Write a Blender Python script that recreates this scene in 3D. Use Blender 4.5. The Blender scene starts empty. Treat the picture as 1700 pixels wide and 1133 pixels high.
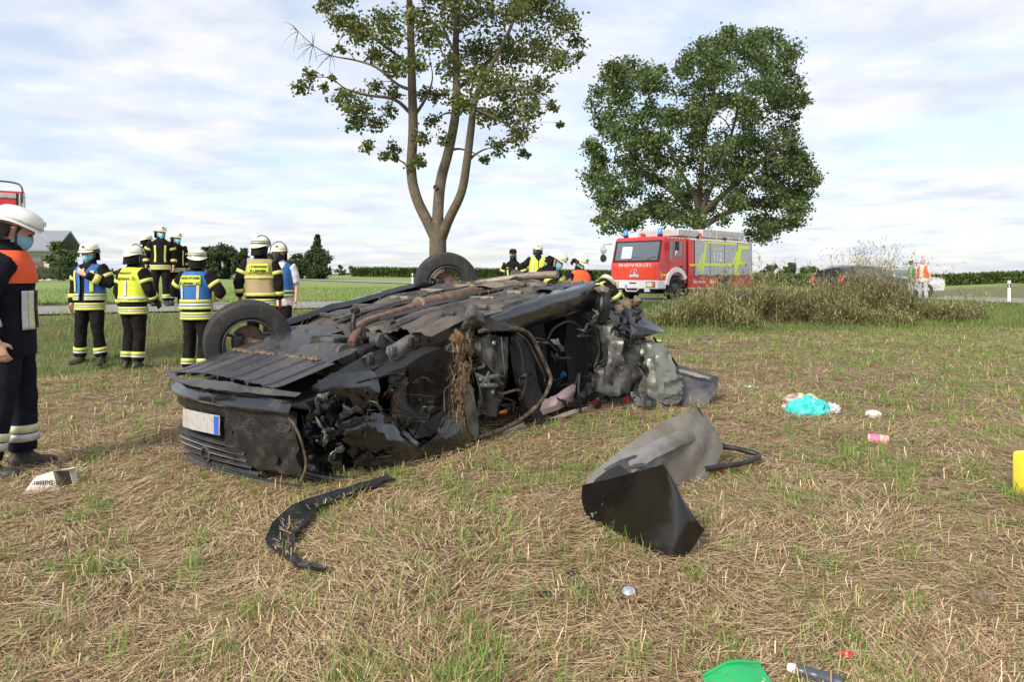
import bpy, bmesh, math, random
import numpy as np
from mathutils import Vector, Matrix, noise

random.seed(7)
rng = np.random.default_rng(7)
R = math.radians
scene = bpy.context.scene
C = scene.collection

# ------------------------------------------------------------------ camera, sky, sun, exposure
cam = bpy.data.objects.new('camera', bpy.data.cameras.new('camera'))
C.objects.link(cam)
cam.location = (0, 0, 1.4)
cam.rotation_euler = (R(90), 0, 0)
cam.data.sensor_width = 36
cam.data.lens = 25.0
cam.data.shift_y = -0.0656
cam.data.clip_start = 0.05
cam.data.clip_end = 6000
scene.camera = cam

SUN_EL, SUN_AZ = R(34), R(212)          # azimuth clockwise from +Y: the sun stands behind the camera, to its left
world = bpy.data.worlds.new('World')
scene.world = world
world.use_nodes = True
nt = world.node_tree
nt.nodes.clear()
def wn(t, **k):
    n = nt.nodes.new(t)
    for a, b in k.items(): setattr(n, a, b)
    return n
w_out = wn('ShaderNodeOutputWorld')
w_bg = wn('ShaderNodeBackground')
w_bg.inputs['Strength'].default_value = 0.13
w_sky = wn('ShaderNodeTexSky', sky_type='NISHITA', sun_disc=False, sun_elevation=SUN_EL, sun_rotation=SUN_AZ)
w_sky.air_density = 1.0; w_sky.dust_density = 1.5; w_sky.ozone_density = 1.5
w_tc = wn('ShaderNodeTexCoord')
w_sep = wn('ShaderNodeSeparateXYZ')
nt.links.new(w_tc.outputs['Generated'], w_sep.inputs[0])
# clouds lie on a flat layer: direction divided by height
w_z = wn('ShaderNodeMath', operation='MAXIMUM'); w_z.inputs[1].default_value = 0.0
nt.links.new(w_sep.outputs['Z'], w_z.inputs[0])
w_za = wn('ShaderNodeMath', operation='ADD'); w_za.inputs[1].default_value = 0.11
nt.links.new(w_z.outputs[0], w_za.inputs[0])
w_dx = wn('ShaderNodeMath', operation='DIVIDE'); w_dy = wn('ShaderNodeMath', operation='DIVIDE')
for d, s in ((w_dx, 'X'), (w_dy, 'Y')):
    nt.links.new(w_sep.outputs[s], d.inputs[0]); nt.links.new(w_za.outputs[0], d.inputs[1])
w_cmb = wn('ShaderNodeCombineXYZ')
nt.links.new(w_dx.outputs[0], w_cmb.inputs[0]); nt.links.new(w_dy.outputs[0], w_cmb.inputs[1])
w_n = wn('ShaderNodeTexNoise'); w_n.inputs['Scale'].default_value = 1.15; w_n.inputs['Detail'].default_value = 9
w_n.inputs['Roughness'].default_value = 0.6; w_n.inputs['Distortion'].default_value = 0.35
nt.links.new(w_cmb.outputs[0], w_n.inputs['Vector'])
w_r = wn('ShaderNodeValToRGB')
w_r.color_ramp.elements[0].position = 0.36; w_r.color_ramp.elements[0].color = (0.4, 0.4, 0.4, 1)
w_r.color_ramp.elements[1].position = 0.60; w_r.color_ramp.elements[1].color = (1, 1, 1, 1)
nt.links.new(w_n.outputs['Fac'], w_r.inputs[0])
w_n2 = wn('ShaderNodeTexNoise'); w_n2.inputs['Scale'].default_value = 2.6; w_n2.inputs['Detail'].default_value = 7
nt.links.new(w_cmb.outputs[0], w_n2.inputs['Vector'])
w_r2 = wn('ShaderNodeValToRGB')                                   # grey and white cloud
w_r2.color_ramp.elements[0].position = 0.36; w_r2.color_ramp.elements[0].color = (3.35, 3.62, 4.2, 1)
w_r2.color_ramp.elements[1].position = 0.62; w_r2.color_ramp.elements[1].color = (4.5, 4.45, 4.52, 1)
nt.links.new(w_n2.outputs['Fac'], w_r2.inputs[0])
w_mix = wn('ShaderNodeMixRGB')
nt.links.new(w_r.outputs['Color'], w_mix.inputs['Fac'])
nt.links.new(w_sky.outputs[0], w_mix.inputs[1]); nt.links.new(w_r2.outputs['Color'], w_mix.inputs[2])
nt.links.new(w_mix.outputs[0], w_bg.inputs['Color'])
nt.links.new(w_bg.outputs[0], w_out.inputs[0])

sun = bpy.data.objects.new('sun', bpy.data.lights.new('sun', 'SUN'))
C.objects.link(sun)
sun.data.energy = 2.7
sun.data.angle = R(14)
sun.data.color = (1, 0.93, 0.82)
sd = Vector((math.sin(SUN_AZ) * math.cos(SUN_EL), math.cos(SUN_AZ) * math.cos(SUN_EL), math.sin(SUN_EL)))
sun.rotation_euler = sd.to_track_quat('Z', 'Y').to_euler()

scene.view_settings.view_transform = 'Standard'
scene.view_settings.look = 'None'
scene.view_settings.gamma = 1
scene.view_settings.exposure = 0.82
scene.render.film_transparent = False
scene.cycles.max_bounces = 6
scene.cycles.transparent_max_bounces = 8

# ------------------------------------------------------------------ materials
MATS = {}
def M(name, col, rough=0.6, metal=0.0, col2=None, scale=6.0, lo=0.4, hi=0.65, bump=0.0, bscale=60.0, coat=0.0,
      island=None, trans=0.0, spec=0.5, detail=5):
    """procedural material: base colour, a second colour (dirt, wear) in noise patches, fine relief; island = ramp per loose piece"""
    if name in MATS: return MATS[name]
    m = bpy.data.materials.new(name); m.use_nodes = True
    n, l = m.node_tree.nodes, m.node_tree.links
    b = n['Principled BSDF']
    b.inputs['Roughness'].default_value = rough; b.inputs['Metallic'].default_value = metal
    b.inputs['Specular IOR Level'].default_value = spec
    b.inputs['Coat Weight'].default_value = coat; b.inputs['Coat Roughness'].default_value = 0.08
    tc = n.new('ShaderNodeTexCoord')
    src = None
    if island:
        g = n.new('ShaderNodeNewGeometry'); rp = n.new('ShaderNodeValToRGB')
        l.new(g.outputs['Random Per Island'], rp.inputs[0])
        while len(rp.color_ramp.elements) < len(island): rp.color_ramp.elements.new(0.5)
        for e, (p, c) in zip(rp.color_ramp.elements, island): e.position = p; e.color = (*c, 1)
        src = rp.outputs['Color']
    else:
        rgb = n.new('ShaderNodeRGB'); rgb.outputs[0].default_value = (*col, 1); src = rgb.outputs[0]
    if col2 is not None:
        t = n.new('ShaderNodeTexNoise'); t.inputs['Scale'].default_value = scale; t.inputs['Detail'].default_value = detail
        t.inputs['Roughness'].default_value = 0.65
        l.new(tc.outputs['Object'], t.inputs['Vector'])
        rp = n.new('ShaderNodeValToRGB'); rp.color_ramp.elements[0].position = lo; rp.color_ramp.elements[1].position = hi
        l.new(t.outputs['Fac'], rp.inputs[0])
        mx = n.new('ShaderNodeMixRGB'); l.new(rp.outputs['Color'], mx.inputs['Fac']); l.new(src, mx.inputs[1])
        mx.inputs[2].default_value = (*col2, 1); src = mx.outputs[0]
        if coat or rough < 0.5:
            mr = n.new('ShaderNodeMapRange'); l.new(rp.outputs['Color'], mr.inputs[0])
            mr.inputs[3].default_value = rough; mr.inputs[4].default_value = 0.85
            l.new(mr.outputs[0], b.inputs['Roughness'])
    l.new(src, b.inputs['Base Color'])
    if bump:
        t = n.new('ShaderNodeTexNoise'); t.inputs['Scale'].default_value = bscale; t.inputs['Detail'].default_value = 6
        l.new(tc.outputs['Object'], t.inputs['Vector'])
        bp = n.new('ShaderNodeBump'); bp.inputs['Strength'].default_value = bump; bp.inputs['Distance'].default_value = 0.02
        l.new(t.outputs['Fac'], bp.inputs['Height']); l.new(bp.outputs[0], b.inputs['Normal'])
    if trans:
        o = n['Material Output']; tr = n.new('ShaderNodeBsdfTranslucent'); ms = n.new('ShaderNodeMixShader')
        l.new(src, tr.inputs['Color']); ms.inputs[0].default_value = trans
        l.new(b.outputs[0], ms.inputs[1]); l.new(tr.outputs[0], ms.inputs[2]); l.new(ms.outputs[0], o.inputs['Surface'])
    MATS[name] = m
    return m

# ------------------------------------------------------------------ mesh helpers
def mesh_obj(name, verts, faces, mat, parent=None, smooth=False, midx=None, sharp=None):
    me = bpy.data.meshes.new(name)
    me.from_pydata([tuple(v) for v in verts], [], [tuple(f) for f in faces])
    for m in (mat if isinstance(mat, (list, tuple)) else [mat]): me.materials.append(m)
    if midx is not None: me.polygons.foreach_set('material_index', midx)
    if smooth: me.polygons.foreach_set('use_smooth', [True] * len(me.polygons))
    me.update()
    o = bpy.data.objects.new(name, me); C.objects.link(o)
    if parent is not None: o.parent = parent
    return o

def np_mesh(name, verts, quads, mat, parent=None, smooth=False):
    """fast path for large face counts: (n,3) points, (m,k) indices"""
    me = bpy.data.meshes.new(name)
    k = quads.shape[1]; nf = len(quads)
    me.vertices.add(len(verts)); me.vertices.foreach_set('co', np.ascontiguousarray(verts, dtype=np.float32).ravel())
    me.loops.add(nf * k); me.loops.foreach_set('vertex_index', np.ascontiguousarray(quads, dtype=np.int32).ravel())
    me.polygons.add(nf); me.polygons.foreach_set('loop_start', np.arange(0, nf * k, k, dtype=np.int32))
    if smooth: me.polygons.foreach_set('use_smooth', np.ones(nf, dtype=bool))
    me.materials.append(mat); me.update(calc_edges=True)
    o = bpy.data.objects.new(name, me); C.objects.link(o)
    if parent is not None: o.parent = parent
    return o

def tag(o, label=None, cat=None, group=None, kind=None):
    if label: o['label'] = label
    if cat: o['category'] = cat
    if group: o['group'] = group
    if kind: o['kind'] = kind
    return o

def empty(name, loc, rz=0.0, label=None, cat=None, group=None):
    o = bpy.data.objects.new(name, None); C.objects.link(o)
    o.location = loc; o.rotation_euler = (0, 0, rz); o.empty_display_size = 0.2
    return tag(o, label, cat, group)

def catmull(pts, n):
    """n points per span through pts"""
    P = [Vector(p) for p in pts]
    if len(P) < 3:
        return [P[0].lerp(P[-1], i / n) for i in range(n + 1)]
    Q = [P[0] * 2 - P[1]] + P + [P[-1] * 2 - P[-2]]
    out = []
    for i in range(1, len(Q) - 2):
        a, b, c, d = Q[i - 1:i + 3]
        for k in range(n):
            t = k / n
            out.append(0.5 * ((2 * b) + (c - a) * t + (2 * a - 5 * b + 4 * c - d) * t * t + (3 * b - a - 3 * c + d) * t ** 3))
    out.append(P[-1])
    return out

class MB:
    def __init__(s): s.v = []; s.f = []; s.m = []
    def add(s, vs, fs, m=0):
        k = len(s.v); s.v += [Vector(v) for v in vs]
        for f in fs: s.f.append(tuple(i + k for i in f)); s.m.append(m)
        return s
    def box(s, a, b, m=0, bev=0.0):
        x0, y0, z0 = a; x1, y1, z1 = b
        if bev <= 0:
            return s.add([(x0, y0, z0), (x1, y0, z0), (x1, y1, z0), (x0, y1, z0), (x0, y0, z1), (x1, y0, z1), (x1, y1, z1), (x0, y1, z1)],
                         [(0, 3, 2, 1), (4, 5, 6, 7), (0, 1, 5, 4), (1, 2, 6, 5), (2, 3, 7, 6), (3, 0, 4, 7)], m)
        bm = bmesh.new()
        bmesh.ops.create_cube(bm, size=1)
        for v in bm.verts:
            v.co = Vector(((x0 + x1) / 2 + v.co.x * (x1 - x0), (y0 + y1) / 2 + v.co.y * (y1 - y0), (z0 + z1) / 2 + v.co.z * (z1 - z0)))
        bmesh.ops.bevel(bm, geom=list(bm.edges), offset=bev, segments=2, affect='EDGES', profile=0.5)
        bm.verts.index_update()
        s.add([v.co.copy() for v in bm.verts], [[v.index for v in f.verts] for f in bm.faces], m)
        bm.free(); return s
    def loft(s, secs, n=12, m=0, caps=True, ref=(1, 0, 0)):
        """secs: list of (centre, rx, ry); rx along ref, ry across; sections stand across the path"""
        cs = [Vector(c[0]) for c in secs]; rows = []
        for i, (c, rx, ry) in enumerate(secs):
            t = (cs[min(i + 1, len(cs) - 1)] - cs[max(i - 1, 0)]).normalized()
            a = Vector(ref); a = a - t * a.dot(t)
            if a.length < 1e-3: a = Vector((0, 1, 0)) - t * t.y
            a.normalize(); b = t.cross(a)
            rows.append([cs[i] + a * (rx * math.cos(2 * math.pi * k / n)) + b * (ry * math.sin(2 * math.pi * k / n)) for k in range(n)])
        vs = [p for r in rows for p in r]; fs = []
        for i in range(len(rows) - 1):
            for k in range(n):
                fs.append((i * n + k, i * n + (k + 1) % n, (i + 1) * n + (k + 1) % n, (i + 1) * n + k))
        if caps:
            fs.append(tuple(reversed(range(n)))); fs.append(tuple((len(rows) - 1) * n + k for k in range(n)))
        return s.add(vs, fs, m)
    def tube(s, pts, r, n=8, m=0, smooth=0, caps=True):
        if smooth: pts = catmull(pts, smooth)
        k = len(pts) - 1
        rr = r if isinstance(r, (list, tuple)) else [r, r]
        def rad(i):
            t = i / k * (len(rr) - 1); j = min(int(t), len(rr) - 2)
            return rr[j] + (rr[j + 1] - rr[j]) * (t - j)
        d = Vector(pts[-1]) - Vector(pts[0])
        ref = (0, 0, 1) if abs(d.z) < 0.8 * max(d.length, 1e-6) else (1, 0, 0)
        return s.loft([(p, rad(i), rad(i)) for i, p in enumerate(pts)], n, m, caps, ref)
    def lathe(s, prof, n=24, axis='z', at=(0, 0, 0), m=0, closed=False):
        """prof: list of (radius, height)"""
        vs = []; at = Vector(at)
        for r, h in prof:
            for k in range(n):
                a = 2 * math.pi * k / n; x, y = r * math.cos(a), r * math.sin(a)
                vs.append(at + Vector({'z': (x, y, h), 'y': (x, h, y), 'x': (h, x, y)}[axis]))
        fs = []
        L = len(prof)
        for i in range(L if closed else L - 1):
            j = (i + 1) % L
            for k in range(n): fs.append((i * n + k, i * n + (k + 1) % n, j * n + (k + 1) % n, j * n + k))
        return s.add(vs, fs, m)
    def prism(s, poly, y0, y1, m=0, axis='y'):
        """poly in (a,b) extruded along the axis"""
        n = len(poly)
        def p(a, b, c): return {'y': (a, c, b), 'x': (c, a, b), 'z': (a, b, c)}[axis]
        vs = [p(a, b, y0) for a, b in poly] + [p(a, b, y1) for a, b in poly]
        fs = [tuple(range(n)), tuple(reversed(range(n, 2 * n)))]
        fs += [(i, i + n, (i + 1) % n + n, (i + 1) % n) for i in range(n)]
        return s.add(vs, fs, m)
    def patch(s, grid, n=6, thick=0.004, crumple=0.0, cs=6.0, ragged=0.0, m=0, seed=0.0, holes=0.0, sharp=False, aniso=(1, 1, 1)):
        """sheet through a grid of control points, with dents, torn edges and a thickness"""
        rows = [catmull(r, n) for r in grid]
        cols = [catmull([r[j] for r in rows], n) for j in range(len(rows[0]))]
        nu, nv = len(cols[0]), len(cols)
        P = [[cols[j][i].copy() for j in range(nv)] for i in range(nu)]
        N = [[None] * nv for _ in range(nu)]
        for i in range(nu):
            for j in range(nv):
                a = P[min(i + 1, nu - 1)][j] - P[max(i - 1, 0)][j]; b = P[i][min(j + 1, nv - 1)] - P[i][max(j - 1, 0)]
                q = a.cross(b); N[i][j] = q.normalized() if q.length > 1e-9 else Vector((0, 0, 1))
        out = []; off = Vector((seed * 3.1, seed * 1.7, seed * 2.3))
        for i in range(nu):
            row = []
            for j in range(nv):
                p = P[i][j]; d = 0
                if crumple:
                    q = Vector((p.x * aniso[0], p.y * aniso[1], p.z * aniso[2])) * cs + off
                    d = crumple * ((1 - 2 * abs(noise.noise(q))) if sharp else noise.noise(q)) + crumple * 0.45 * (abs(noise.noise(q * 2.3)) * 2 - 0.5)
                r = p + N[i][j] * d
                if ragged and (i in (0, nu - 1) or j in (0, nv - 1)):
                    k = noise.noise(p * 23 + off)
                    q = P[min(max(i, 1), nu - 2)][min(max(j, 1), nv - 2)]
                    r = r + (q - p) * (k * ragged * 2) + N[i][j] * (k * ragged * 0.02)
                row.append(r)
            out.append(row)
        vs = [p for r in out for p in r] + [out[i][j] - N[i][j] * thick for i in range(nu) for j in range(nv)]
        K = nu * nv; fs = []
        keep = {}
        for i in range(nu - 1):
            for j in range(nv - 1):
                keep[(i, j)] = not (holes and noise.noise(P[i][j] * 7 + off * 2) > 1 - holes)
        for (i, j), k in keep.items():
            if not k: continue
            a, b, c, d = i * nv + j, i * nv + j + 1, (i + 1) * nv + j + 1, (i + 1) * nv + j
            fs.append((a, b, c, d)); fs.append((d + K, c + K, b + K, a + K))
            for (e, f, nb) in ((a, b, (i - 1, j)), (b, c, (i, j + 1)), (c, d, (i + 1, j)), (d, a, (i, j - 1))):
                if not keep.get(nb, False): fs.append((e, e + K, f + K, f))
        return s.add(vs, fs, m)
    def build(s, name, mat, parent=None, smooth=False, base=None):
        vs = s.v if base is None else [v - Vector(base) for v in s.v]
        return mesh_obj(name, vs, s.f, mat, parent, smooth, s.m if isinstance(mat, (list, tuple)) else None)

def auto_smooth(o, ang=40):
    me = o.data
    me.polygons.foreach_set('use_smooth', [True] * len(me.polygons))
    me.set_sharp_from_angle(angle=R(ang))
    return o

def text_mesh(txt, size, bold=0.0, mirror=False):
    """flat lettering as triangles, centred on the origin in x, baseline at y = 0"""
    cu = bpy.data.curves.new('lettering', 'FONT'); cu.body = txt; cu.size = size; cu.align_x = 'CENTER'; cu.offset = bold
    cu.resolution_u = 2
    o = bpy.data.objects.new('lettering', cu); C.objects.link(o)
    dg = bpy.context.evaluated_depsgraph_get()
    me = bpy.data.meshes.new_from_object(o.evaluated_get(dg))
    vs = [Vector(((-v.co.x if mirror else v.co.x), v.co.y, 0)) for v in me.vertices]
    fs = [tuple(p.vertices) for p in me.polygons]
    bpy.data.objects.remove(o); bpy.data.curves.remove(cu); bpy.data.meshes.remove(me)
    return vs, fs

def at(px, py, Y):
    """a point measured in the photograph, at distance Y in front of the camera"""
    return Vector(((px - 850) / 1180 * Y, Y, 1.4 - (py - 455) / 1180 * Y))

def sstep(a, b, x):
    t = np.clip((np.asarray(x, dtype=float) - a) / (b - a), 0, 1)
    return t * t * (3 - 2 * t)
# ================================================================== terrain
RA = np.array((-6.1, 16.0)); RU = np.array((0.70, 0.714)); RN = np.array((0.714, -0.70))
MA = np.array((22.0, 33.5)); MU = np.array((-0.666, 0.746)); MN = np.array((0.746, 0.666))   # main road
def _sq(x, y):
    dx, dy = x - RA[0], y - RA[1]
    return dx * RU[0] + dy * RU[1], dx * RN[0] + dy * RN[1]
def road_z(s): return np.interp(s, [-30, -12, 0, 18, 30], [0.8, 0.78, 0.63, 0.31, 0.2])
def far_z(x): return np.clip(0.35 - 0.013 * x, -1.5, 0.7)
def gz(x, y):
    x = np.asarray(x, float); y = np.asarray(y, float)
    s, q = _sq(x, y)
    foot = np.interp(s, [-5, 2, 7.6, 14.7, 30], [4.2, 4.6, 7.0, 11.5, 20.0])
    zr = road_z(s)
    fx = far_z(x)
    near = zr * (1 - sstep(1.4, 1.0 * foot, q)) + np.minimum(fx, 0.0) * sstep(20, 32, y) * sstep(1.4, foot, q)
    t = sstep(3.0, 12.0, -q)
    behind = zr * (1 - t) + fx * t - 0.12 * sstep(3.0, 4.5, -q) * (1 - t)
    return np.where(q > 0, near, behind)
def bumps(x, y):
    return np.array([0.022 * noise.noise(Vector((a * 1.3, b * 1.3, 0))) + 0.012 * noise.noise(Vector((a * 5, b * 5, 3))) for a, b in zip(np.ravel(x), np.ravel(y))]).reshape(np.shape(x))
def G(x, y): return float(gz(x, y))

# one sheet, split where the field, the roadside bank and the meadow meet
def axis(stops):
    out = []
    for (a, b, st) in stops: out += list(np.arange(a, b, st))
    return np.array(out)
gx = axis([(-1800, -300, 150), (-300, -60, 20), (-60, -14, 1.5), (-14, -5, 0.3), (-5, 6, 0.12), (6, 16, 0.3), (16, 60, 1.5), (60, 300, 20), (300, 1801, 150)])
gy = axis([(-12, 1.5, 1.5), (1.5, 8, 0.12), (8, 22, 0.3), (22, 50, 0.8), (50, 120, 5), (120, 400, 20), (400, 3200, 200)])
XX, YY = np.meshgrid(gx, gy)
ZZ = gz(XX, YY)
nearm = (np.abs(XX) < 16) & (YY < 22)
ZZ[nearm] += bumps(XX[nearm], YY[nearm])
SS, QQ = _sq(XX, YY)
def zone(x, y):
    s, q = _sq(x, y)
    foot = np.interp(s, [-5, 2, 7.6, 14.7, 30], [4.2, 4.6, 7.0, 11.5, 20.0])
    wob = 0.25 * np.sin(x * 1.7) + 0.2 * np.sin(x * 3.9 + 1)
    return np.where(q > foot * 1.0 + wob, 0, np.where(q > 0.9, 1, 2))
ny_, nx_ = XX.shape
cx = (XX[:-1, :-1] + XX[1:, 1:]) / 2; cy = (YY[:-1, :-1] + YY[1:, 1:]) / 2
zn = zone(cx, cy)
idx = np.arange(nx_ * ny_).reshape(ny_, nx_)
quads = np.stack([idx[:-1, :-1], idx[:-1, 1:], idx[1:, 1:], idx[1:, :-1]], -1)
allv = np.stack([XX, YY, ZZ], -1).reshape(-1, 3)

m_soil = M('stubble soil', (0.10, 0.064, 0.038), 0.95, col2=(0.25, 0.17, 0.095), scale=2.4, lo=0.38, hi=0.62, bump=0.9, bscale=45, detail=9)
m_bank = M('bank earth and grass', (0.10, 0.125, 0.035), 0.95, col2=(0.17, 0.14, 0.06), scale=1.5, lo=0.4, hi=0.65, bump=0.8, bscale=30, detail=8)
m_meadow = M('mown meadow', (0.150, 0.235, 0.045), 0.95, col2=(0.215, 0.255, 0.075), scale=0.35, lo=0.35, hi=0.7, bump=0.6, bscale=25, detail=9)
for k, (nm, mt) in enumerate((('stubble_field', m_soil), ('roadside_bank', m_bank), ('meadow', m_meadow))):
    q = quads[zn == k]
    used = np.unique(q); remap = np.zeros(len(allv), int); remap[used] = np.arange(len(used))
    o = np_mesh(nm, allv[used], remap[q], mt, smooth=True)
    tag(o, ['harvested stubble field strewn with straw in the foreground', 'overgrown grass bank sloping up to the road', 'mown green meadow beyond the road'][k],
        ['field', 'bank', 'meadow'][k], kind='structure')

# asphalt of the side road, and the main road crossing behind
m_asph = M('asphalt', (0.23, 0.22, 0.205), 0.9, col2=(0.30, 0.285, 0.26), scale=3, lo=0.35, hi=0.7, bump=0.3, bscale=200)
def strip(name, A, U, N, s0, s1, q0, q1, ds, mat, lift, wob=0.0):
    n = int((s1 - s0) / ds) + 1
    vs = []
    for i in range(n + 1):
        s = s0 + (s1 - s0) * i / n
        for j in range(4):
            q = q0 + (q1 - q0) * j / 3 + (wob * noise.noise(Vector((s * 0.8, j, 0))) if j in (0, 3) else 0)
            x, y = A[0] + U[0] * s + N[0] * q, A[1] + U[1] * s + N[1] * q
            vs.append((x, y, G(x, y) + lift))
    fs = [(i * 4 + j, i * 4 + j + 1, i * 4 + j + 5, i * 4 + j + 4) for i in range(n) for j in range(3)]
    return mesh_obj(name, vs, fs, mat, smooth=True)
tag(strip('side_road', RA, RU, RN, -24, 31, -3.2, 1.25, 0.5, m_asph, 0.03, 0.12), 'narrow grey asphalt side road the fire engine stands on', 'road', kind='structure')
tag(strip('main_road', MA, MU, MN, -60, 120, -2.8, 2.8, 1.0, m_asph, 0.06), 'grey main road crossing behind the fire engine', 'road', kind='structure')
m_line = M('road paint', (0.78, 0.77, 0.74), 0.7)
for q in (-2.55, 2.45):
    o = strip('edge_line', MA, MU, MN, -60, 120, q, q + 0.16, 1.0, m_line, 0.085)
    tag(o, 'white edge line painted along the %s side of the main road' % ('near' if q < 0 else 'far'), 'road marking', kind='structure')

# ================================================================== straw, stubble grass, bank grass (uncountable)
def blades(n, px, py, pz, length, width, yaw, pitch, bend, segs=2):
    """n ribbons of segs quads; yaw direction, pitch up from the ground, bend = droop; returns verts, quads"""
    dirx, diry = np.cos(yaw), np.sin(yaw)
    sx, sy = -diry, dirx
    V = np.zeros((n, (segs + 1) * 2, 3))
    cx_, cy_, cz_ = px.copy(), py.copy(), pz.copy()
    p = pitch.copy()
    for k in range(segs + 1):
        w = width * (1 - 0.85 * (k / segs) ** 1.5) * 0.5 if bend is not None else width * 0.5
        V[:, 2 * k] = np.stack([cx_ - sx * w, cy_ - sy * w, cz_], -1)
        V[:, 2 * k + 1] = np.stack([cx_ + sx * w, cy_ + sy * w, cz_], -1)
        st = length / segs
        cx_ = cx_ + dirx * np.cos(p) * st; cy_ = cy_ + diry * np.cos(p) * st; cz_ = cz_ + np.sin(p) * st
        if bend is not None: p = p - bend / segs
    base = (np.arange(n) * (segs + 1) * 2)[:, None]
    qs = []
    for k in range(segs): qs.append(base + np.array([2 * k, 2 * k + 1, 2 * k + 3, 2 * k + 2])[None])
    return V.reshape(-1, 3), np.concatenate(qs, 0)

def fnoise(x, y, s, seed=0):
    return np.array([noise.noise(Vector((a * s + seed, b * s - seed, seed * 0.7))) for a, b in zip(x, y)])

def sample_view(n, d0, d1, power=1.0, margin=1.12):
    """points on the ground spread over what the camera sees, denser when nearer"""
    u = rng.random(n)
    d = 1 / (1 / d0 + (1 / d1 - 1 / d0) * u) if power == 1 else d0 * (d1 / d0) ** u
    x = (rng.random(n) * 2 - 1) * 0.735 * margin * d
    return x, d

m_straw = M('straw', (0.5, 0.4, 0.25), 0.75, island=[(0, (0.14, 0.08, 0.04)), (0.3, (0.33, 0.215, 0.115)), (0.7, (0.54, 0.395, 0.225)), (1, (0.78, 0.64, 0.42))], spec=0.3, trans=0.15)
m_grass = M('young grass', (0.2, 0.3, 0.06), 0.55, island=[(0, (0.11, 0.20, 0.035)), (0.5, (0.20, 0.32, 0.06)), (1, (0.36, 0.43, 0.13))], spec=0.3, trans=0.35)
m_bgrass = M('bank grass', (0.2, 0.3, 0.06), 0.6, island=[(0, (0.085, 0.16, 0.03)), (0.55, (0.16, 0.25, 0.05)), (0.85, (0.27, 0.30, 0.10)), (1, (0.44, 0.36, 0.19))], spec=0.3, trans=0.35)

def keep_zone(x, y, k): return zone(x, y) == k
# loose straw lying about
x, y = sample_view(350000, 2.2, 20, power=2)
k = keep_zone(x, y, 0) & (y > 1.5)
dens = fnoise(x, y, 0.9, 2) + 0.6 * fnoise(x, y, 3.1, 5)
k &= (rng.random(len(x)) < np.clip(0.74 + dens * 0.6, 0.3, 1.0))
x, y = x[k], y[k]; n = len(x)
swirl = fnoise(x, y, 0.7, 11) * 6 + rng.normal(0, 0.75, n)
lift = rng.normal(0.02, 0.09, n)
L = rng.uniform(0.03, 0.14, n) * (0.9 + 0.05 * y); W = rng.uniform(0.0013, 0.0034, n) * (0.75 + 0.16 * y)
V, Q = blades(n, x, y, gz(x, y) + rng.random(n) * 0.03 + 0.012, L, W, swirl, lift, None, 1)
V[:, 2] += np.repeat(rng.normal(0, 0.004, n), 4)
o = np_mesh('loose_straw', V, Q, m_straw); tag(o, 'loose cut straw scattered over the stubble field', 'straw', kind='stuff')
# standing stubble in short tufts
x, y = sample_view(1500, 2.2, 18, power=2); k = keep_zone(x, y, 0); x, y = x[k], y[k]
xs = np.repeat(x, 5) + rng.normal(0, 0.018, len(x) * 5); ys = np.repeat(y, 5) + rng.normal(0, 0.018, len(x) * 5); n = len(xs)
V, Q = blades(n, xs, ys, gz(xs, ys), rng.uniform(0.04, 0.12, n), rng.uniform(0.003, 0.005, n) * (0.7 + 0.1 * ys), rng.random(n) * 6.28, rng.uniform(0.5, 1.5, n), None, 1)
o = np_mesh('stubble_stalks', V, Q, m_straw); tag(o, 'short dry stalks standing in the stubble field', 'stubble', kind='stuff')
# volunteer grass in tufts
def car_clear(x, y):
    u = 0.6 * (x + 1.3) + 0.8 * (y - 4.5); v = -0.8 * (x + 1.3) + 0.6 * (y - 4.5)
    return ~((u > 0.1) & (u < 4.2) & (v > 0.12) & (v < 1.75))
x, y = sample_view(60000, 2.2, 20, power=2)
k = keep_zone(x, y, 0) & car_clear(x, y)
g = 0.45 * fnoise(x, y, 0.8, 21) + 1.0 * fnoise(x, y, 4.3, 31) + 0.5 * fnoise(x, y, 11.0, 37) + 0.045 * (y - 5.5) + 0.09 * np.clip(x - 2, 0, 6)
k &= rng.random(len(x)) < np.clip(0.12 + g * 0.9, 0.05, 1)
x, y = x[k], y[k]
nb = 7
big = rng.uniform(0.4, 1.0, len(x)) * np.where(rng.random(len(x)) < 0.1, 1.5, 1.0)
xs = np.repeat(x, nb) + rng.normal(0, 0.020, len(x) * nb); ys = np.repeat(y, nb) + rng.normal(0, 0.020, len(x) * nb); n = len(xs)
bb = np.repeat(big, nb)
V, Q = blades(n, xs, ys, gz(xs, ys) - 0.005, bb * rng.uniform(0.05, 0.15, n), rng.uniform(0.0035, 0.0065, n) * (0.8 + 0.075 * ys), rng.random(n) * 6.28,
              rng.uniform(0.75, 1.5, n), rng.uniform(0.2, 1.5, n), 2)
o = np_mesh('volunteer_grass', V, Q, m_grass); tag(o, 'tufts of young green grass growing through the straw', 'grass', kind='stuff')
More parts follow.
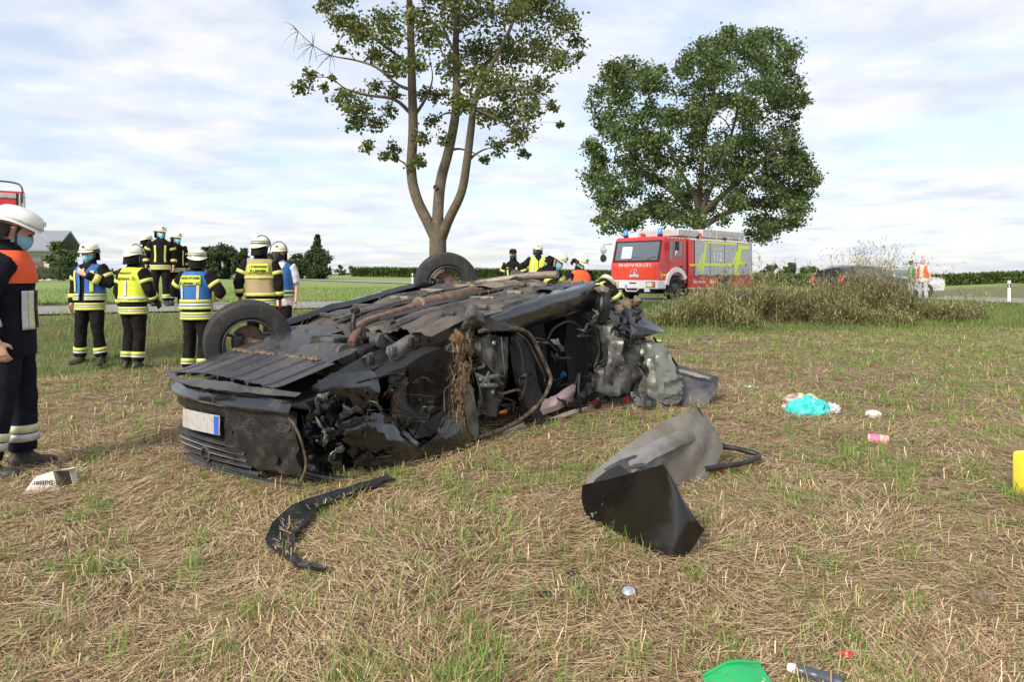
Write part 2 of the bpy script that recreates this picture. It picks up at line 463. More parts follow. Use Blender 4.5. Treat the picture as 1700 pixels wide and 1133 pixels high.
# bank grass: long and tangled
n0 = 270000
s_ = rng.uniform(-16, 34, n0); q_ = rng.uniform(1.0, 20.5, n0)
x = RA[0] + RU[0] * s_ + RN[0] * q_; y = RA[1] + RU[1] * s_ + RN[1] * q_
foot = np.interp(s_, [-5, 2, 7.6, 14.7, 30], [4.2, 4.6, 7.0, 11.5, 20.0])
k = (q_ < foot + 0.6 * rng.random(n0) + 0.1) & (np.abs(x) < 0.8 * y + 1.0) & (y > 8) & ((x - MA[0]) * MN[0] + (y - MA[1]) * MN[1] < -3.1)
x, y = x[k], y[k]; n = len(x); sq = _sq(x, y)[1]
hh = rng.uniform(0.10, 0.36, n) * np.clip(0.45 + 0.6 * fnoise(x, y, 0.8, 41) + 0.35, 0.35, 1.3) * np.where(sq < 1.9, 0.5, 1)
V, Q = blades(n, x, y, gz(x, y) - 0.01, hh, rng.uniform(0.006, 0.012, n), rng.random(n) * 6.28, rng.uniform(0.6, 1.5, n), rng.uniform(0.2, 1.8, n), 2)
o = np_mesh('bank_grass', V, Q, m_bgrass); tag(o, 'long tangled grass on the bank below the road', 'grass', kind='stuff')
# meadow grass beyond the road, only as deep as single blades show
n0 = 42000
s_ = rng.uniform(-14, 40, n0); q_ = -3.2 - rng.random(n0) ** 1.6 * 22
x = RA[0] + RU[0] * s_ + RN[0] * q_; y = RA[1] + RU[1] * s_ + RN[1] * q_
mq = (x - MA[0]) * MN[0] + (y - MA[1]) * MN[1]
k = (np.abs(x) < 0.8 * y) & (np.abs(mq) > 3.0)
x, y = x[k], y[k]; n = len(x)
V, Q = blades(n, x, y, gz(x, y) - 0.01, rng.uniform(0.06, 0.2, n), rng.uniform(0.012, 0.024, n), rng.random(n) * 6.28, rng.uniform(0.8, 1.5, n), rng.uniform(0.1, 1.2, n), 2)
m_mgrass = M('meadow grass', (0.2, 0.3, 0.06), 0.6, island=[(0, (0.13, 0.205, 0.035)), (0.6, (0.20, 0.275, 0.055)), (1, (0.30, 0.33, 0.11))], spec=0.3, trans=0.35)
o = np_mesh('meadow_grass', V, Q, m_mgrass); tag(o, 'short green grass of the meadow beyond the road', 'grass', kind='stuff')

# maize beyond the meadow: leaves on rows of stalks
m_maize = M('maize leaves', (0.1, 0.16, 0.04), 0.6, island=[(0, (0.055, 0.10, 0.024)), (0.6, (0.10, 0.16, 0.04)), (1, (0.20, 0.22, 0.085))], spec=0.3, trans=0.3)
def maize(name, x0, x1, y0, y1, nst, h, label):
    x = rng.uniform(x0, x1, nst); y = y0 + (y1 - y0) * rng.random(nst) ** 2
    nl = 7
    xs = np.repeat(x, nl); ys = np.repeat(y, nl); n = len(xs)
    zz = np.repeat(gz(x, y), nl) + np.tile(np.linspace(0.05, 0.72, nl), nst) * h
    hgt = np.repeat(rng.uniform(0.85, 1.08, nst), nl)
    V, Q = blades(n, xs, ys, zz * 1.0, rng.uniform(0.25, 0.38, n) * h * hgt, rng.uniform(0.18, 0.36, n), rng.random(n) * 6.28, rng.uniform(0.7, 1.5, n), rng.uniform(0.6, 1.9, n), 2)
    tag(np_mesh(name, V, Q, m_maize), label, 'maize', kind='stuff')
maize('maize_field', -34, 30, 150, 172, 5000, 2.3, 'field of tall green maize far beyond the meadow')
maize('maize_field', 24, 150, 86, 104, 7500, 1.65, 'field of green maize far off on the right behind the bushes')
# ================================================================== trees
m_bark = M('grey brown bark', (0.085, 0.075, 0.06), 0.9, col2=(0.145, 0.11, 0.06), scale=5, lo=0.4, hi=0.65, bump=1.0, bscale=18, detail=9)
m_twig = M('twig bark', (0.17, 0.13, 0.09), 0.9)
m_leafA = M('maple leaves', (0.1, 0.13, 0.03), 0.55, island=[(0, (0.05, 0.085, 0.02)), (0.45, (0.10, 0.145, 0.034)), (0.8, (0.17, 0.19, 0.05)), (1, (0.26, 0.21, 0.065))], trans=0.35, spec=0.35)
m_leafB = M('ash leaves', (0.06, 0.1, 0.025), 0.55, island=[(0, (0.045, 0.085, 0.028)), (0.5, (0.085, 0.135, 0.045)), (0.9, (0.15, 0.19, 0.065)), (1, (0.22, 0.215, 0.08))], trans=0.3, spec=0.3)
m_leafC = M('far leaves', (0.05, 0.08, 0.03), 0.6, island=[(0, (0.028, 0.048, 0.02)), (0.6, (0.055, 0.082, 0.03)), (1, (0.10, 0.125, 0.045))], trans=0.25, spec=0.3)

def leaf_cloud(centres, radii, counts, size, squash=0.8, shell=0.0, clump=0.35):
    """leaf-sized folded faces gathered in small clumps inside many balls"""
    P = []; 
    for c, r, n in zip(centres, radii, counts):
        nc = max(2, int(n / 7))
        d = rng.normal(size=(nc, 3)); d /= np.linalg.norm(d, axis=1)[:, None]
        rad = r * (shell + (1 - shell) * rng.random(nc) ** 0.45)
        cc = np.array(c)[None] + d * rad[:, None] * np.array([1, 1, squash])
        k = rng.integers(0, nc, n)
        P.append(cc[k] + rng.normal(0, clump * min(r, 0.6), (n, 3)) * np.array([1, 1, 0.7]))
    P = np.concatenate(P); n = len(P)
    a = rng.normal(size=(n, 3)); a[:, 2] -= 0.35; a /= np.linalg.norm(a, axis=1)[:, None]
    b = rng.normal(size=(n, 3)); b -= a * (a * b).sum(1)[:, None]; b /= np.linalg.norm(b, axis=1)[:, None]
    c = np.cross(a, b)
    s = (size * rng.uniform(0.6, 1.25, n))[:, None]
    V = np.stack([P, P + a * s * 0.5 + b * s * 0.38 + c * s * 0.10, P + a * s, P + a * s * 0.5 - b * s * 0.38 + c * s * 0.10], 1)
    Q = (np.arange(n) * 4)[:, None] + np.arange(4)[None]
    return V.reshape(-1, 3), Q

def wob(pts, amp, seed):
    return [Vector(p) + Vector((noise.noise(Vector((i * 0.9, seed, 0))), noise.noise(Vector((seed, i * 0.9, 5))), noise.noise(Vector((i * 0.9, 3, seed))))) * amp * (0 if i == 0 else 1) for i, p in enumerate(pts)]

def connect(mb, nodes, target, r0, r1, seed, droop=0.1):
    """a limb from the best node of the skeleton to a leaf clump; the limb's points join the skeleton"""
    best = min(nodes, key=lambda q: (q[0] - target).length + max(0, q[0].z - target.z) * 1.0)
    a = best[0]; d = target - a
    pts = wob([a, a + d * 0.3 + Vector((0, 0, 0.12 * d.length)), a + d * 0.65 + Vector((0, 0, 0.12 * d.length)), target], 0.06 * d.length, seed)
    r0 = min(best[1] * 0.6, r0)
    mb.tube(pts, [r0, r0 * 0.7, r0 * 0.45, r1], n=5, smooth=3)
    for k, t in ((1, 0.7), (2, 0.45)): nodes.append((Vector(pts[k]), max(r0 * t, 0.012)))
    nodes.append((Vector(target), max(r1, 0.01)))

# --- the maple whose foot the car lies before; three stems
TY = 17.0
base = at(728, 455, TY); base.z = G(base.x, base.y)
t1 = empty('maple_tree', base, label='sparse maple with three grey stems standing behind the overturned car', cat='tree')
def W1(px, py, dy=0): return at(px, py, TY + dy) - base
tr = MB()
foot = Vector((0, 0, 0))
tr.tube([foot + Vector((0, 0, -0.15)), foot + Vector((0, 0, 0.25)), W1(727, 420), W1(727, 385)], [0.36, 0.25, 0.205, 0.20], n=16, smooth=4)
stems = [[W1(726, 400), W1(712, 372), W1(692, 330), W1(683, 285), W1(686, 215, -.2), W1(684, 140, -.3), W1(682, 60, -.4), W1(678, -30, -.4), W1(672, -130, -.3)],
         [W1(728, 400), W1(727, 355), W1(732, 300, .3), W1(745, 250, .5), W1(756, 190, .6), W1(758, 130, .7), W1(757, 60, .8), W1(765, -40, .8), W1(770, -150, .7)],
         [W1(732, 398), W1(745, 365, -.3), W1(766, 320, -.6), W1(775, 270, -.8), W1(782, 215, -1), W1(790, 160, -1.1), W1(815, 110, -1.2), W1(850, 40, -1.3), W1(880, -60, -1.2)]]
rad = [[0.15, 0.135, 0.125, 0.12, 0.115, 0.10, 0.085, 0.06, 0.03], [0.15, 0.135, 0.13, 0.12, 0.11, 0.095, 0.08, 0.05, 0.03], [0.13, 0.115, 0.10, 0.095, 0.085, 0.07, 0.05, 0.035, 0.02]]
for p, r in zip(stems, rad): tr.tube(p, r, n=12, smooth=5)
auto_smooth(tr.build('trunk', m_bark, t1), 60)
limbs = MB(); nodes = []
for p, r in zip(stems, rad):
    for q, rr in list(zip(p, r))[3:]: nodes.append((q, rr))
spec = [([W1(684, 190), W1(655, 165, -.3), W1(610, 158, -.6), W1(575, 148, -.9), W1(550, 130, -1), W1(525, 128, -1.1)], 0.05),
        ([W1(684, 150), W1(660, 140, .4), W1(625, 112, .8), W1(590, 100, 1), W1(550, 92, 1.1), W1(520, 75, 1.2), W1(495, 52, 1.2)], 0.045),
        ([W1(684, 110), W1(650, 85, -.6), W1(610, 55, -1), W1(580, 30, -1.2), W1(540, 0, -1.3)], 0.045),
        ([W1(686, 195), W1(706, 165, .4), W1(718, 130, .6), W1(712, 90, .8)], 0.05),
        ([W1(757, 150, .7), W1(785, 125, 1.2), W1(830, 85, 1.6), W1(890, 50, 2), W1(930, 20, 2)], 0.06),
        ([W1(790, 165, -1), W1(830, 150, -1.6), W1(880, 150, -2), W1(915, 175, -2.2)], 0.04),
        ([W1(757, 90, .7), W1(740, 60, 1.2), W1(715, 30, 1.5), W1(700, -20, 1.6)], 0.05),
        ([W1(788, 180, -1), W1(820, 195, -1.4), W1(850, 215, -1.5), W1(868, 245, -1.6)], 0.035)]
for k, (p, r) in enumerate(spec):
    limbs.tube(p, [r, r * 0.7, r * 0.35, 0.008], n=7, smooth=4)
    for i, q in enumerate(p[1:]): nodes.append((q, r * 0.6))
for k in range(26):     # bare twigs at the left edge
    p = spec[1][0][random.choice((4, 5, 6))]
    e = p + Vector((random.uniform(-.45, .15), random.uniform(-.3, .3), random.uniform(-.5, .35)))
    limbs.tube([p, p.lerp(e, .5) + Vector((0, 0, .06)), e], [0.009, 0.003], n=4)
blobs1 = [(498, 142, 17), (518, 127, 16), (540, 148, 8), (552, 128, 6), (578, 165, 24), (600, 192, 26), (625, 212, 20), (592, 205, 16), (605, 238, 12), (638, 258, 9), (655, 244, 14), (560, 30, 22),
    (590, 42, 26), (600, 58, 26), (640, 28, 28), (650, 62, 22), (622, 98, 22), (650, 112, 22), (618, 140, 18), (660, 150, 18), (640, 182, 18), (702, 160, 18), (722, 200, 18), (705, 230, 16), (742, 235, 14),
    (690, 102, 22), (720, 52, 32), (760, 28, 36), (800, 20, 36), (850, 18, 40), (900, 18, 38), (938, 42, 32), (958, 72, 20), (963, 98, 10), (930, 100, 26), (890, 82, 36), (840, 82, 40), (790, 82, 40),
    (752, 112, 30), (800, 132, 34), (850, 142, 34), (888, 142, 26), (882, 182, 24), (842, 190, 26), (862, 222, 22), (802, 192, 24), (822, 240, 18), (868, 250, 11), (912, 176, 10), (930, 206, 5), (806, 268, 9),
    (768, 170, 22), (735, 150, 20), (690, 30, 26), (700, 272, 8), (560, 75, 9), (535, 10, 14), (660, 260, 6), (690, 268, 10)]
for k in range(46):
    blobs1.append((random.uniform(560, 950), random.uniform(-230, -10), random.uniform(20, 38)))
cen, rd, ct = [], [], []
for k, (px, py, r) in enumerate(blobs1):
    span = 2.3 if r > 18 else 1.2
    for rep in range(2 if r > 20 else 1):
        c = W1(px + random.uniform(-6, 6), py + random.uniform(-6, 6), random.uniform(-span, span))
        cen.append(tuple(c)); rr = r / 1180 * TY * random.uniform(0.8, 1.05); rd.append(rr); ct.append(int(70 + 1900 * rr * rr * (0.66 if r > 20 else 1)))
        connect(limbs, nodes, c, 0.04, 0.006, k + rep * 0.37)
tag(limbs.build('branches', m_bark, t1, smooth=True), kind='stuff')
V, Q = leaf_cloud(cen, rd, ct, 0.092, clump=0.26)
tag(np_mesh('crown', V, Q, m_leafA, t1), kind='stuff')
V, Q = leaf_cloud([tuple(W1(683, 273, -.1)), tuple(W1(664, 92, -.7))], [0.13, 0.12], [60, 14], 0.1)
tag(np_mesh('epicormic_shoots', V, Q, m_leafA, t1), kind='stuff')
for (px, py, dy) in ((723, 311, .15), (754, 184, .5), (685, 225, -.35)):   # knot holes
    kn = MB(); kn.lathe([(0.055, 0.0), (0.06, -0.03), (0.035, -0.045), (0.02, 0.02)], n=10, axis='y', at=W1(px, py, dy - 0.10))
    auto_smooth(kn.build('knot', m_bark, t1))

# --- the dense ash behind the fire engine
BY = 38.5
base2 = at(1160, 455, BY); base2.z = G(base2.x, base2.y)
t2 = empty('ash_tree', base2, label='dense dark green ash tree behind the fire engine', cat='tree')
def W2(px, py, dy=0): return at(px, py, BY + dy) - base2
tr = MB()
tr.tube([Vector((0, 0, -0.2)), Vector((0, 0, 0.5)), W2(1160, 400), W2(1160, 365)], [0.5, 0.38, 0.33, 0.30], n=14, smooth=4)
st = [[W2(1160, 370), W2(1155, 330), W2(1130, 285, .5), W2(1105, 235, 1), W2(1085, 180, 1.2), W2(1065, 130, 1.3)],
      [W2(1160, 370), W2(1172, 330), W2(1195, 280, -.6), W2(1215, 220, -1), W2(1232, 150, -1.2), W2(1250, 85, -1.3)],
      [W2(1160, 365), W2(1163, 310, .8), W2(1168, 240, 1.4), W2(1180, 170, 1.8), W2(1200, 100, 2)],
      [W2(1158, 380), W2(1120, 350, -.8), W2(1070, 345, -1.6), W2(1030, 360, -2)],
      [W2(1162, 378), W2(1210, 352, .6), W2(1260, 335, 1), W2(1310, 320, 1.4)],
      [W2(1157, 360), W2(1118, 320, 1.2), W2(1070, 290, 2), W2(1020, 265, 2.6)],
      [W2(1165, 355), W2(1215, 310, -1.4), W2(1265, 265, -2.2), W2(1310, 235, -2.6)]]
nodes = []
for p in st:
    r = [0.19, 0.14, 0.105, 0.075, 0.05, 0.03][:len(p)]
    tr.tube(p, r, n=9, smooth=4)
    for q, rr in list(zip(p, r))[1:]: nodes.append((q, rr))
auto_smooth(tr.build('trunk', m_bark, t2), 60)
poly2 = [(985, 150), (1010, 105), (1040, 98), (1075, 118), (1095, 108), (1130, 108), (1140, 88), (1165, 72), (1190, 62), (1215, 42), (1250, 54), (1280, 48), (1303, 62), (1318, 88), (1318, 112), (1333, 132), (1343, 155), (1330, 190),
    (1325, 230), (1338, 265), (1356, 300), (1345, 330), (1335, 352), (1326, 370), (1290, 386), (1270, 404), (1250, 398), (1205, 372), (1130, 366), (1060, 362), (1040, 380), (1000, 386), (982, 374), (986, 330), (977, 280), (972, 240), (986, 210)]
def inside(poly, x, y):
    c = False
    for i in range(len(poly)):
        (x0, y0), (x1, y1) = poly[i - 1], poly[i]
        if (y0 > y) != (y1 > y) and x < (x1 - x0) * (y - y0) / (y1 - y0) + x0: c = not c
    return c
limbs = MB(); cen, rd, ct = [], [], []
pts = [((a[0] * 0.94 + 1165 * 0.06), (a[1] * 0.95 + 240 * 0.05)) for a in poly2]
k = 0
while k < 330:
    px, py = random.uniform(965, 1360), random.uniform(38, 405)
    if k < len(pts): px, py = pts[k]
    elif not inside(poly2, px, py): continue
    edge = max(abs(px - 1165) / 195, abs(py - 225) / 190)
    span = 5.0 * math.sqrt(max(0.06, 1 - min(edge, 1) ** 2))
    c = W2(px, py, random.uniform(-span, span))
    r = random.uniform(0.34, 0.70) * (0.68 if k < len(pts) else 1)
    cen.append(tuple(c)); rd.append(r); ct.append(int(125 + 400 * r * r))
    connect(limbs, nodes, c, 0.045, 0.01, k * 0.7)
    k += 1
tag(limbs.build('branches', m_bark, t2, smooth=True), kind='stuff')
V, Q = leaf_cloud(cen, rd, ct, 0.17, clump=0.40)
tag(np_mesh('crown', V, Q, m_leafB, t2), kind='stuff')

# --- trees and shrubs on the horizon
def far_tree(name, label, px0, px1, ptop, pbase, Y, mat=None, group=None, n=None, conifer=False, size=None, nb=None):
    b = at((px0 + px1) / 2, pbase, Y)
    o = empty(name, b, label=label, cat='tree', group=group)
    w = (px1 - px0) / 1180 * Y / 2; h = (pbase - ptop) / 1180 * Y
    t = MB(); t.tube([(0, 0, -0.3), (0.05 * w, 0, h * 0.4), (0, 0, h * 0.85)], [0.05 * h + 0.05, 0.03 * h, 0.01 * h], n=7, smooth=3)
    nb = nb or max(8, int(14 * w / max(h, 1)) + 16); cen, rd, ct = [], [], []
    for k in range(nb):
        if conifer:
            z = h * random.uniform(0.08, 0.97); rr = w * (1.02 - z / h); a = random.uniform(0, 6.28)
            c = (rr * 0.8 * math.cos(a), rr * 0.8 * math.sin(a), z); r = 0.10 * h * (1.15 - z / h)
        else:
            a = random.uniform(0, 6.28); q = random.random() ** 0.5; z = random.uniform(0.12, 0.9)
            prof = math.sin(math.pi * min(1, z * 0.85 + 0.18)) ** 0.6
            c = (w * 0.85 * q * prof * math.cos(a), w * 0.7 * q * prof * math.sin(a), h * z); r = min(w, h) * random.uniform(0.2, 0.34)
            t.tube([(0, 0, h * min(z * 0.5, .5)), (c[0] * .6, c[1] * .6, c[2] * .85), c], [0.012 * h, 0.004 * h], n=4)
        cen.append(c); rd.append(r); ct.append(n or 110)
    t.build('trunk', m_twig, o)
    V, Q = leaf_cloud(cen, rd, [int(c * 2) for c in ct], size or 0.04 * h + 0.1, clump=0.3)
    tag(np_mesh('crown', V, Q, mat or m_leafC, o), kind='stuff')
    return o
GL = 'trees behind the left meadow'
far_tree('garden_tree', 'small leafy tree in front of the house on the left', 78, 128, 398, 462, 70, m_leafB, n=150)
row = [(330, 372, 400, 466, 92, 'slender pale tree at the left end of the wood behind the meadow', 70), (350, 400, 404, 466, 95, 'round dark tree second from the left in the wood behind the meadow', 150),
       (385, 420, 410, 466, 93, 'low dark tree between the tan vest and the round dark tree', 140), (474, 512, 418, 466, 90, 'low bushy tree right of the man in the blue sleeveless vest', 150),
       (492, 555, 412, 466, 96, 'broad dark shrub at the right end of the wood', 150)]
for (a, b, c, d, Y, lab, n) in row: far_tree('broadleaf_tree', lab, a, b, c, d, Y, group=GL, n=n)
far_tree('spruce_tree', 'pointed conifer rising out of the wood behind the meadow', 508, 546, 390, 466, 99, group=GL, conifer=True, n=60, nb=60)
far_tree('broadleaf_tree', 'dark tree hidden behind the tan vest and the blue vest', 420, 478, 410, 466, 97, group=GL, n=150)
GR = 'trees on the right horizon'
rr = [(1258, 1300, 438, 467, 'low dark tree just right of the fire engine on the horizon'), (1292, 1330, 436, 467, 'second horizon tree right of the fire engine'), (1325, 1364, 442, 467, 'third horizon tree right of the fire engine'),
      (1378, 1400, 448, 467, 'small lone horizon tree left of the tall weed bush'), (1588, 1640, 456, 469, 'low horizon tree left of the red roof'), (1664, 1704, 452, 470, 'dark horizon tree at the right edge of the photo'), (1500, 1530, 450, 468, 'horizon tree behind the bystander in green')]
for (a, b, c, d, lab) in rr: far_tree('horizon_tree', lab, a, b, c, d, 290, group=GR, n=90, size=0.55)
cen, rd, ct = [], [], []                                             # woods too far off to tell trees apart
for px in np.arange(-100, 1900, 5.0):
    Y = 420; hgt = (3.2 + 2.8 * abs(noise.noise(Vector((px * 0.02, 3, 1)))) + (1.0 if px < 900 else 0))
    zb = 1.4 - (468 - 455) / 1180 * Y if px > 900 else 1.4 - (461 - 455) / 1180 * Y
    for q in range(3):
        cen.append(((px - 850) / 1180 * Y, Y + random.uniform(-3, 3), zb + hgt * random.uniform(0.15, 1))); rd.append(1.6); ct.append(26)
V, Q = leaf_cloud(cen, rd, ct, 1.0, clump=0.6)
tag(np_mesh('distant_woods', V, Q, m_leafC), 'line of distant woods along the horizon', 'woods', kind='stuff')
for k, (px, w, h) in enumerate([(565, 14, 14), (585, 18, 12), (606, 14, 10), (632, 18, 13), (648, 12, 9), (1030, 14, 16), (820, 26, 11), (1420, 20, 14)]):
    far_tree('horizon_tree', ['tiny horizon tree first right of the wood', 'tiny horizon tree second right of the wood', 'tiny horizon tree third right of the wood', 'tiny horizon tree fourth right of the wood', 'tiny horizon tree fifth right of the wood',
        'tiny horizon tree left of the fire engine cab', 'tiny horizon tree beside the rear wheel of the car', 'horizon tree behind the tall weed bush'][k], px - w / 2, px + w / 2, 453 - h, 464, 330, group='small trees on the horizon', n=70, size=0.6, nb=9)

# clipped hedge by the house
hd = empty('garden_hedge', at(78, 463, 62), label='clipped dark hedge along the garden of the house', cat='hedge')
cen = [(random.uniform(-1.9, 2.0), random.uniform(-.5, .5), random.uniform(0.05, 0.95)) for _ in range(90)]
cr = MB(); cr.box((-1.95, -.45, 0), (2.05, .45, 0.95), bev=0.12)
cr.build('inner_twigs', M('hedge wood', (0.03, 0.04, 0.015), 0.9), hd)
V, Q = leaf_cloud(cen, [0.28] * 90, [60] * 90, 0.13, clump=0.3)
tag(np_mesh('foliage', V, Q, m_leafC, hd), kind='stuff')

# weeds: tall dry bushes on the bank
m_weed = M('dry weed', (0.3, 0.26, 0.14), 0.8, island=[(0, (0.07, 0.10, 0.03)), (0.35, (0.18, 0.21, 0.07)), (0.7, (0.36, 0.31, 0.15)), (1, (0.55, 0.45, 0.28))], spec=0.2, trans=0.3)
m_weedstem = M('weed stems', (0.26, 0.20, 0.12), 0.8)
def weed(px, py_base, Y, rx, h, nst, label):
    nst = int(nst * 1.9)
    b = at(px, py_base, Y); b.z = G(b.x, b.y)
    o = empty('weed_bush', b, label=label, cat='bush', group='dry weed bushes on the bank')
    nc = 9; ca, cb_ = rng.normal(0, rx * 0.55, nc), rng.normal(0, rx * 0.35, nc); hc = rng.uniform(0.35, 0.95, nc); hc[0] = 1.1; ca[0] = cb_[0] = 0
    kk = rng.integers(0, nc, nst)                                       # single plants, each a spray of stems
    x = ca[kk] + rng.normal(0, 0.24, nst); y = cb_[kk] + rng.normal(0, 0.22, nst)
    hh = h * hc[kk] * (1 - 0.4 * np.clip((x / rx) ** 2, 0, 1)) * rng.uniform(0.45, 1.05, nst) * 0.8
    yaw = rng.random(nst) * 6.28; pit = rng.uniform(0.85, 1.5, nst); bend = rng.uniform(-0.3, 0.9, nst); hh = np.minimum(hh * 2.15, 2.3)
    z0 = gz(x + b.x, y + b.y) - b.z
    V, Q = blades(nst, x, y, z0, hh, np.full(nst, 0.011), yaw, pit, bend, 4)
    tag(np_mesh('stems', V, Q, m_weedstem, o), kind='stuff')
    seg = V.reshape(nst, 5, 2, 3).mean(2)                              # centre line
    per = 62
    t = rng.uniform(0.05, 1.0, (nst, per)) ** 1.6 * 3.999; i = t.astype(int); f = (t - i)[..., None]
    r_ = np.arange(nst)[:, None]
    P = (seg[r_, i] * (1 - f) + seg[r_, i + 1] * f).reshape(-1, 3)
    n = len(P); P = P + rng.normal(0, 0.065, (n, 3))
    V, Q = blades(n, P[:, 0], P[:, 1], P[:, 2], rng.uniform(0.05, 0.16, n), rng.uniform(0.012, 0.030, n), rng.random(n) * 6.28, rng.uniform(-0.7, 1.3, n), rng.uniform(0, 0.8, n), 1)
    tag(np_mesh('leaves', V, Q, m_weed, o), kind='stuff')
for a in [(1170, 548, 18.2, 1.15, 0.75, 170, 'low straggling weed bush below the front wheel of the fire engine'), (1270, 545, 19.6, 1.5, 1.25, 230, 'wide dry weed bush below the middle of the fire engine'),
          (1345, 543, 20.0, 1.1, 1.0, 140, 'dry weed bush left of the tallest bush'), (1440, 540, 20.6, 1.35, 1.75, 260, 'tallest dry weed bush, beside the parked car'), (1500, 540, 21.0, 1.3, 1.2, 170, 'dry weed bush sloping off right of the tallest bush'),
          (1395, 547, 19.2, 1.0, 0.62, 120, 'low grey weed bush in front of the tallest bush')]: weed(*a)
# ================================================================== fire engine on the side road
m_red = M('fire red paint', (0.58, 0.020, 0.024), 0.3, coat=0.6, col2=(0.42, 0.03, 0.03), scale=2.5, lo=0.55, hi=0.9)
m_day = M('day glow red', (0.85, 0.075, 0.03), 0.4, coat=0.3)
m_white = M('white paint', (0.78, 0.78, 0.75), 0.4, col2=(0.5, 0.48, 0.43), scale=5, lo=0.55, hi=0.9)
m_shut = M('aluminium shutter', (0.50, 0.52, 0.56), 0.45, metal=0.35)
m_alu = M('bare aluminium', (0.62, 0.62, 0.60), 0.42, metal=0.6, col2=(0.45, 0.44, 0.42), scale=6)
m_lime = M('lime reflective film', (0.62, 0.80, 0.04), 0.5)
m_yell = M('yellow stripe', (0.85, 0.62, 0.05), 0.5)
m_blk = M('black plastic', (0.016, 0.016, 0.017), 0.55)
m_rub = M('tyre rubber', (0.022, 0.022, 0.022), 0.8, col2=(0.075, 0.066, 0.055), scale=9, lo=0.5, hi=0.8, bump=0.2)
m_glass = M('dark glass', (0.10, 0.12, 0.13), 0.06, coat=1.0, spec=0.9)
m_blue = M('blue beacon', (0.05, 0.28, 0.75), 0.15, coat=0.6)
m_amber = M('amber lamp', (0.75, 0.22, 0.04), 0.2, coat=0.5)
m_lamp = M('lamp glass', (0.75, 0.75, 0.72), 0.12, coat=0.7)
m_chrome = M('chrome', (0.75, 0.75, 0.76), 0.15, metal=1.0)
m_steel = M('dark steel', (0.09, 0.09, 0.095), 0.5, metal=0.5)

TB = Vector((5.81, 28.0, 0)); TB.z = 0.345
truck = empty('fire_engine', TB, math.atan2(0.69, 0.72), label='red fire engine with grey roller shutters parked on the side road beneath the ash tree', cat='fire engine')
b = MB()
arch = [(1.15 + 0.66 * math.cos(a), 0.52 + 0.66 * math.sin(a)) for a in np.linspace(0.2, math.pi - 0.2, 12)]
prof = [(0.0, 0.62), (0.0, 1.42), (0.05, 1.52), (0.30, 2.42), (0.42, 2.56), (1.90, 2.58), (1.90, 0.66)] + arch
b.prism(prof, 0.0, 2.4)
body = auto_smooth(b.build('cab', m_red, truck), 30)
# windscreen, raised frame, wipers
def slant(x0, z0, x1, z1, y0, y1, off):
    n = Vector((-(z1 - z0), 0, x1 - x0)).normalized() * off
    return [Vector((x0, y0, z0)) + n, Vector((x0, y1, z0)) + n, Vector((x1, y1, z1)) + n, Vector((x1, y0, z1)) + n]
def slab(mb, q, th, m=0):
    n = (q[1] - q[0]).cross(q[3] - q[0]).normalized() * th
    return mb.add(q + [p - n for p in q], [(0, 1, 2, 3), (7, 6, 5, 4), (0, 4, 5, 1), (1, 5, 6, 2), (2, 6, 7, 3), (3, 7, 4, 0)], m)
ws = MB(); slab(ws, slant(0.085, 1.60, 0.285, 2.34, 0.14, 2.26, 0.016), 0.01)
wo = ws.build('windscreen', m_glass, truck)
fr = MB()
for (y0, y1, x0, z0, x1, z1) in ((0.06, 0.14, 0.06, 1.54, 0.30, 2.41), (2.26, 2.34, 0.06, 1.54, 0.30, 2.41), (0.06, 2.34, 0.063, 1.545, 0.078, 1.60), (0.06, 2.34, 0.288, 2.35, 0.303, 2.405)):
    slab(fr, slant(x0, z0, x1, z1, y0, y1, 0.024), 0.02)
fr.build('windscreen_seal', m_blk, wo)
for yy, l in ((0.75, 0.75), (1.65, 0.75)):
    w = MB(); w.tube([(0.05, yy, 1.57), (0.095, yy - 0.35, 1.72), (0.10, yy - l, 1.70)], 0.016, n=5); w.build('wiper', m_blk, wo)
# interior behind the glass is unseen; the paper stands against the screen
sh = MB(); slab(sh, slant(0.105, 1.68, 0.235, 2.16, 1.45, 1.95, 0.024), 0.003); sh.build('notice_sheet', m_white, wo)
# grille: slats
gr = MB(); gr.box((-0.012, 0.22, 0.86), (0.0, 2.18, 1.34)); go = gr.build('grille', m_day, truck)
for k in range(8):
    s = MB(); s.box((-0.035, 0.25, 0.88 + k * 0.057), (-0.012, 2.15, 0.915 + k * 0.057), bev=0.006); s.build('grille_slat', m_day, go)
fpan = MB(); fpan.box((-0.014, 0.05, 1.36), (-0.002, 2.35, 1.50)); fpan.build('front_panel', m_day, truck)
vs, fs = text_mesh('FEUERWEHR', 0.22, 0.0, mirror=True)
t = MB(); t.add([(-0.022, 1.2 - v.x * 1.32, 1.35 + v.y * 0.85) for v in vs], fs); t.build('front_lettering', m_white, truck)
em = MB(); em.lathe([(0.15, -0.055), (0.17, -0.05), (0.17, -0.035), (0.15, -0.035)], n=28, axis='x', at=(0, 1.2, 1.10), closed=True)
for a in (90, 210, 330):
    c = Vector((-0.05, 1.2, 1.10)); d = Vector((0, math.cos(R(a)), math.sin(R(a)))); p = Vector((0, -d.z, d.y)) * 0.028
    em.add([c + p, c + d * 0.155, c - p, c + Vector((-0.02, 0, 0))], [(0, 1, 3), (1, 2, 3), (2, 0, 3)])
em.build('star_emblem', m_chrome, truck)
em = MB(); em.box((-0.045, 0.98, 0.93), (-0.036, 1.42, 1.04)); em.build('winch_badge', M('badge blue white', (0.55, 0.62, 0.8), 0.4), truck)
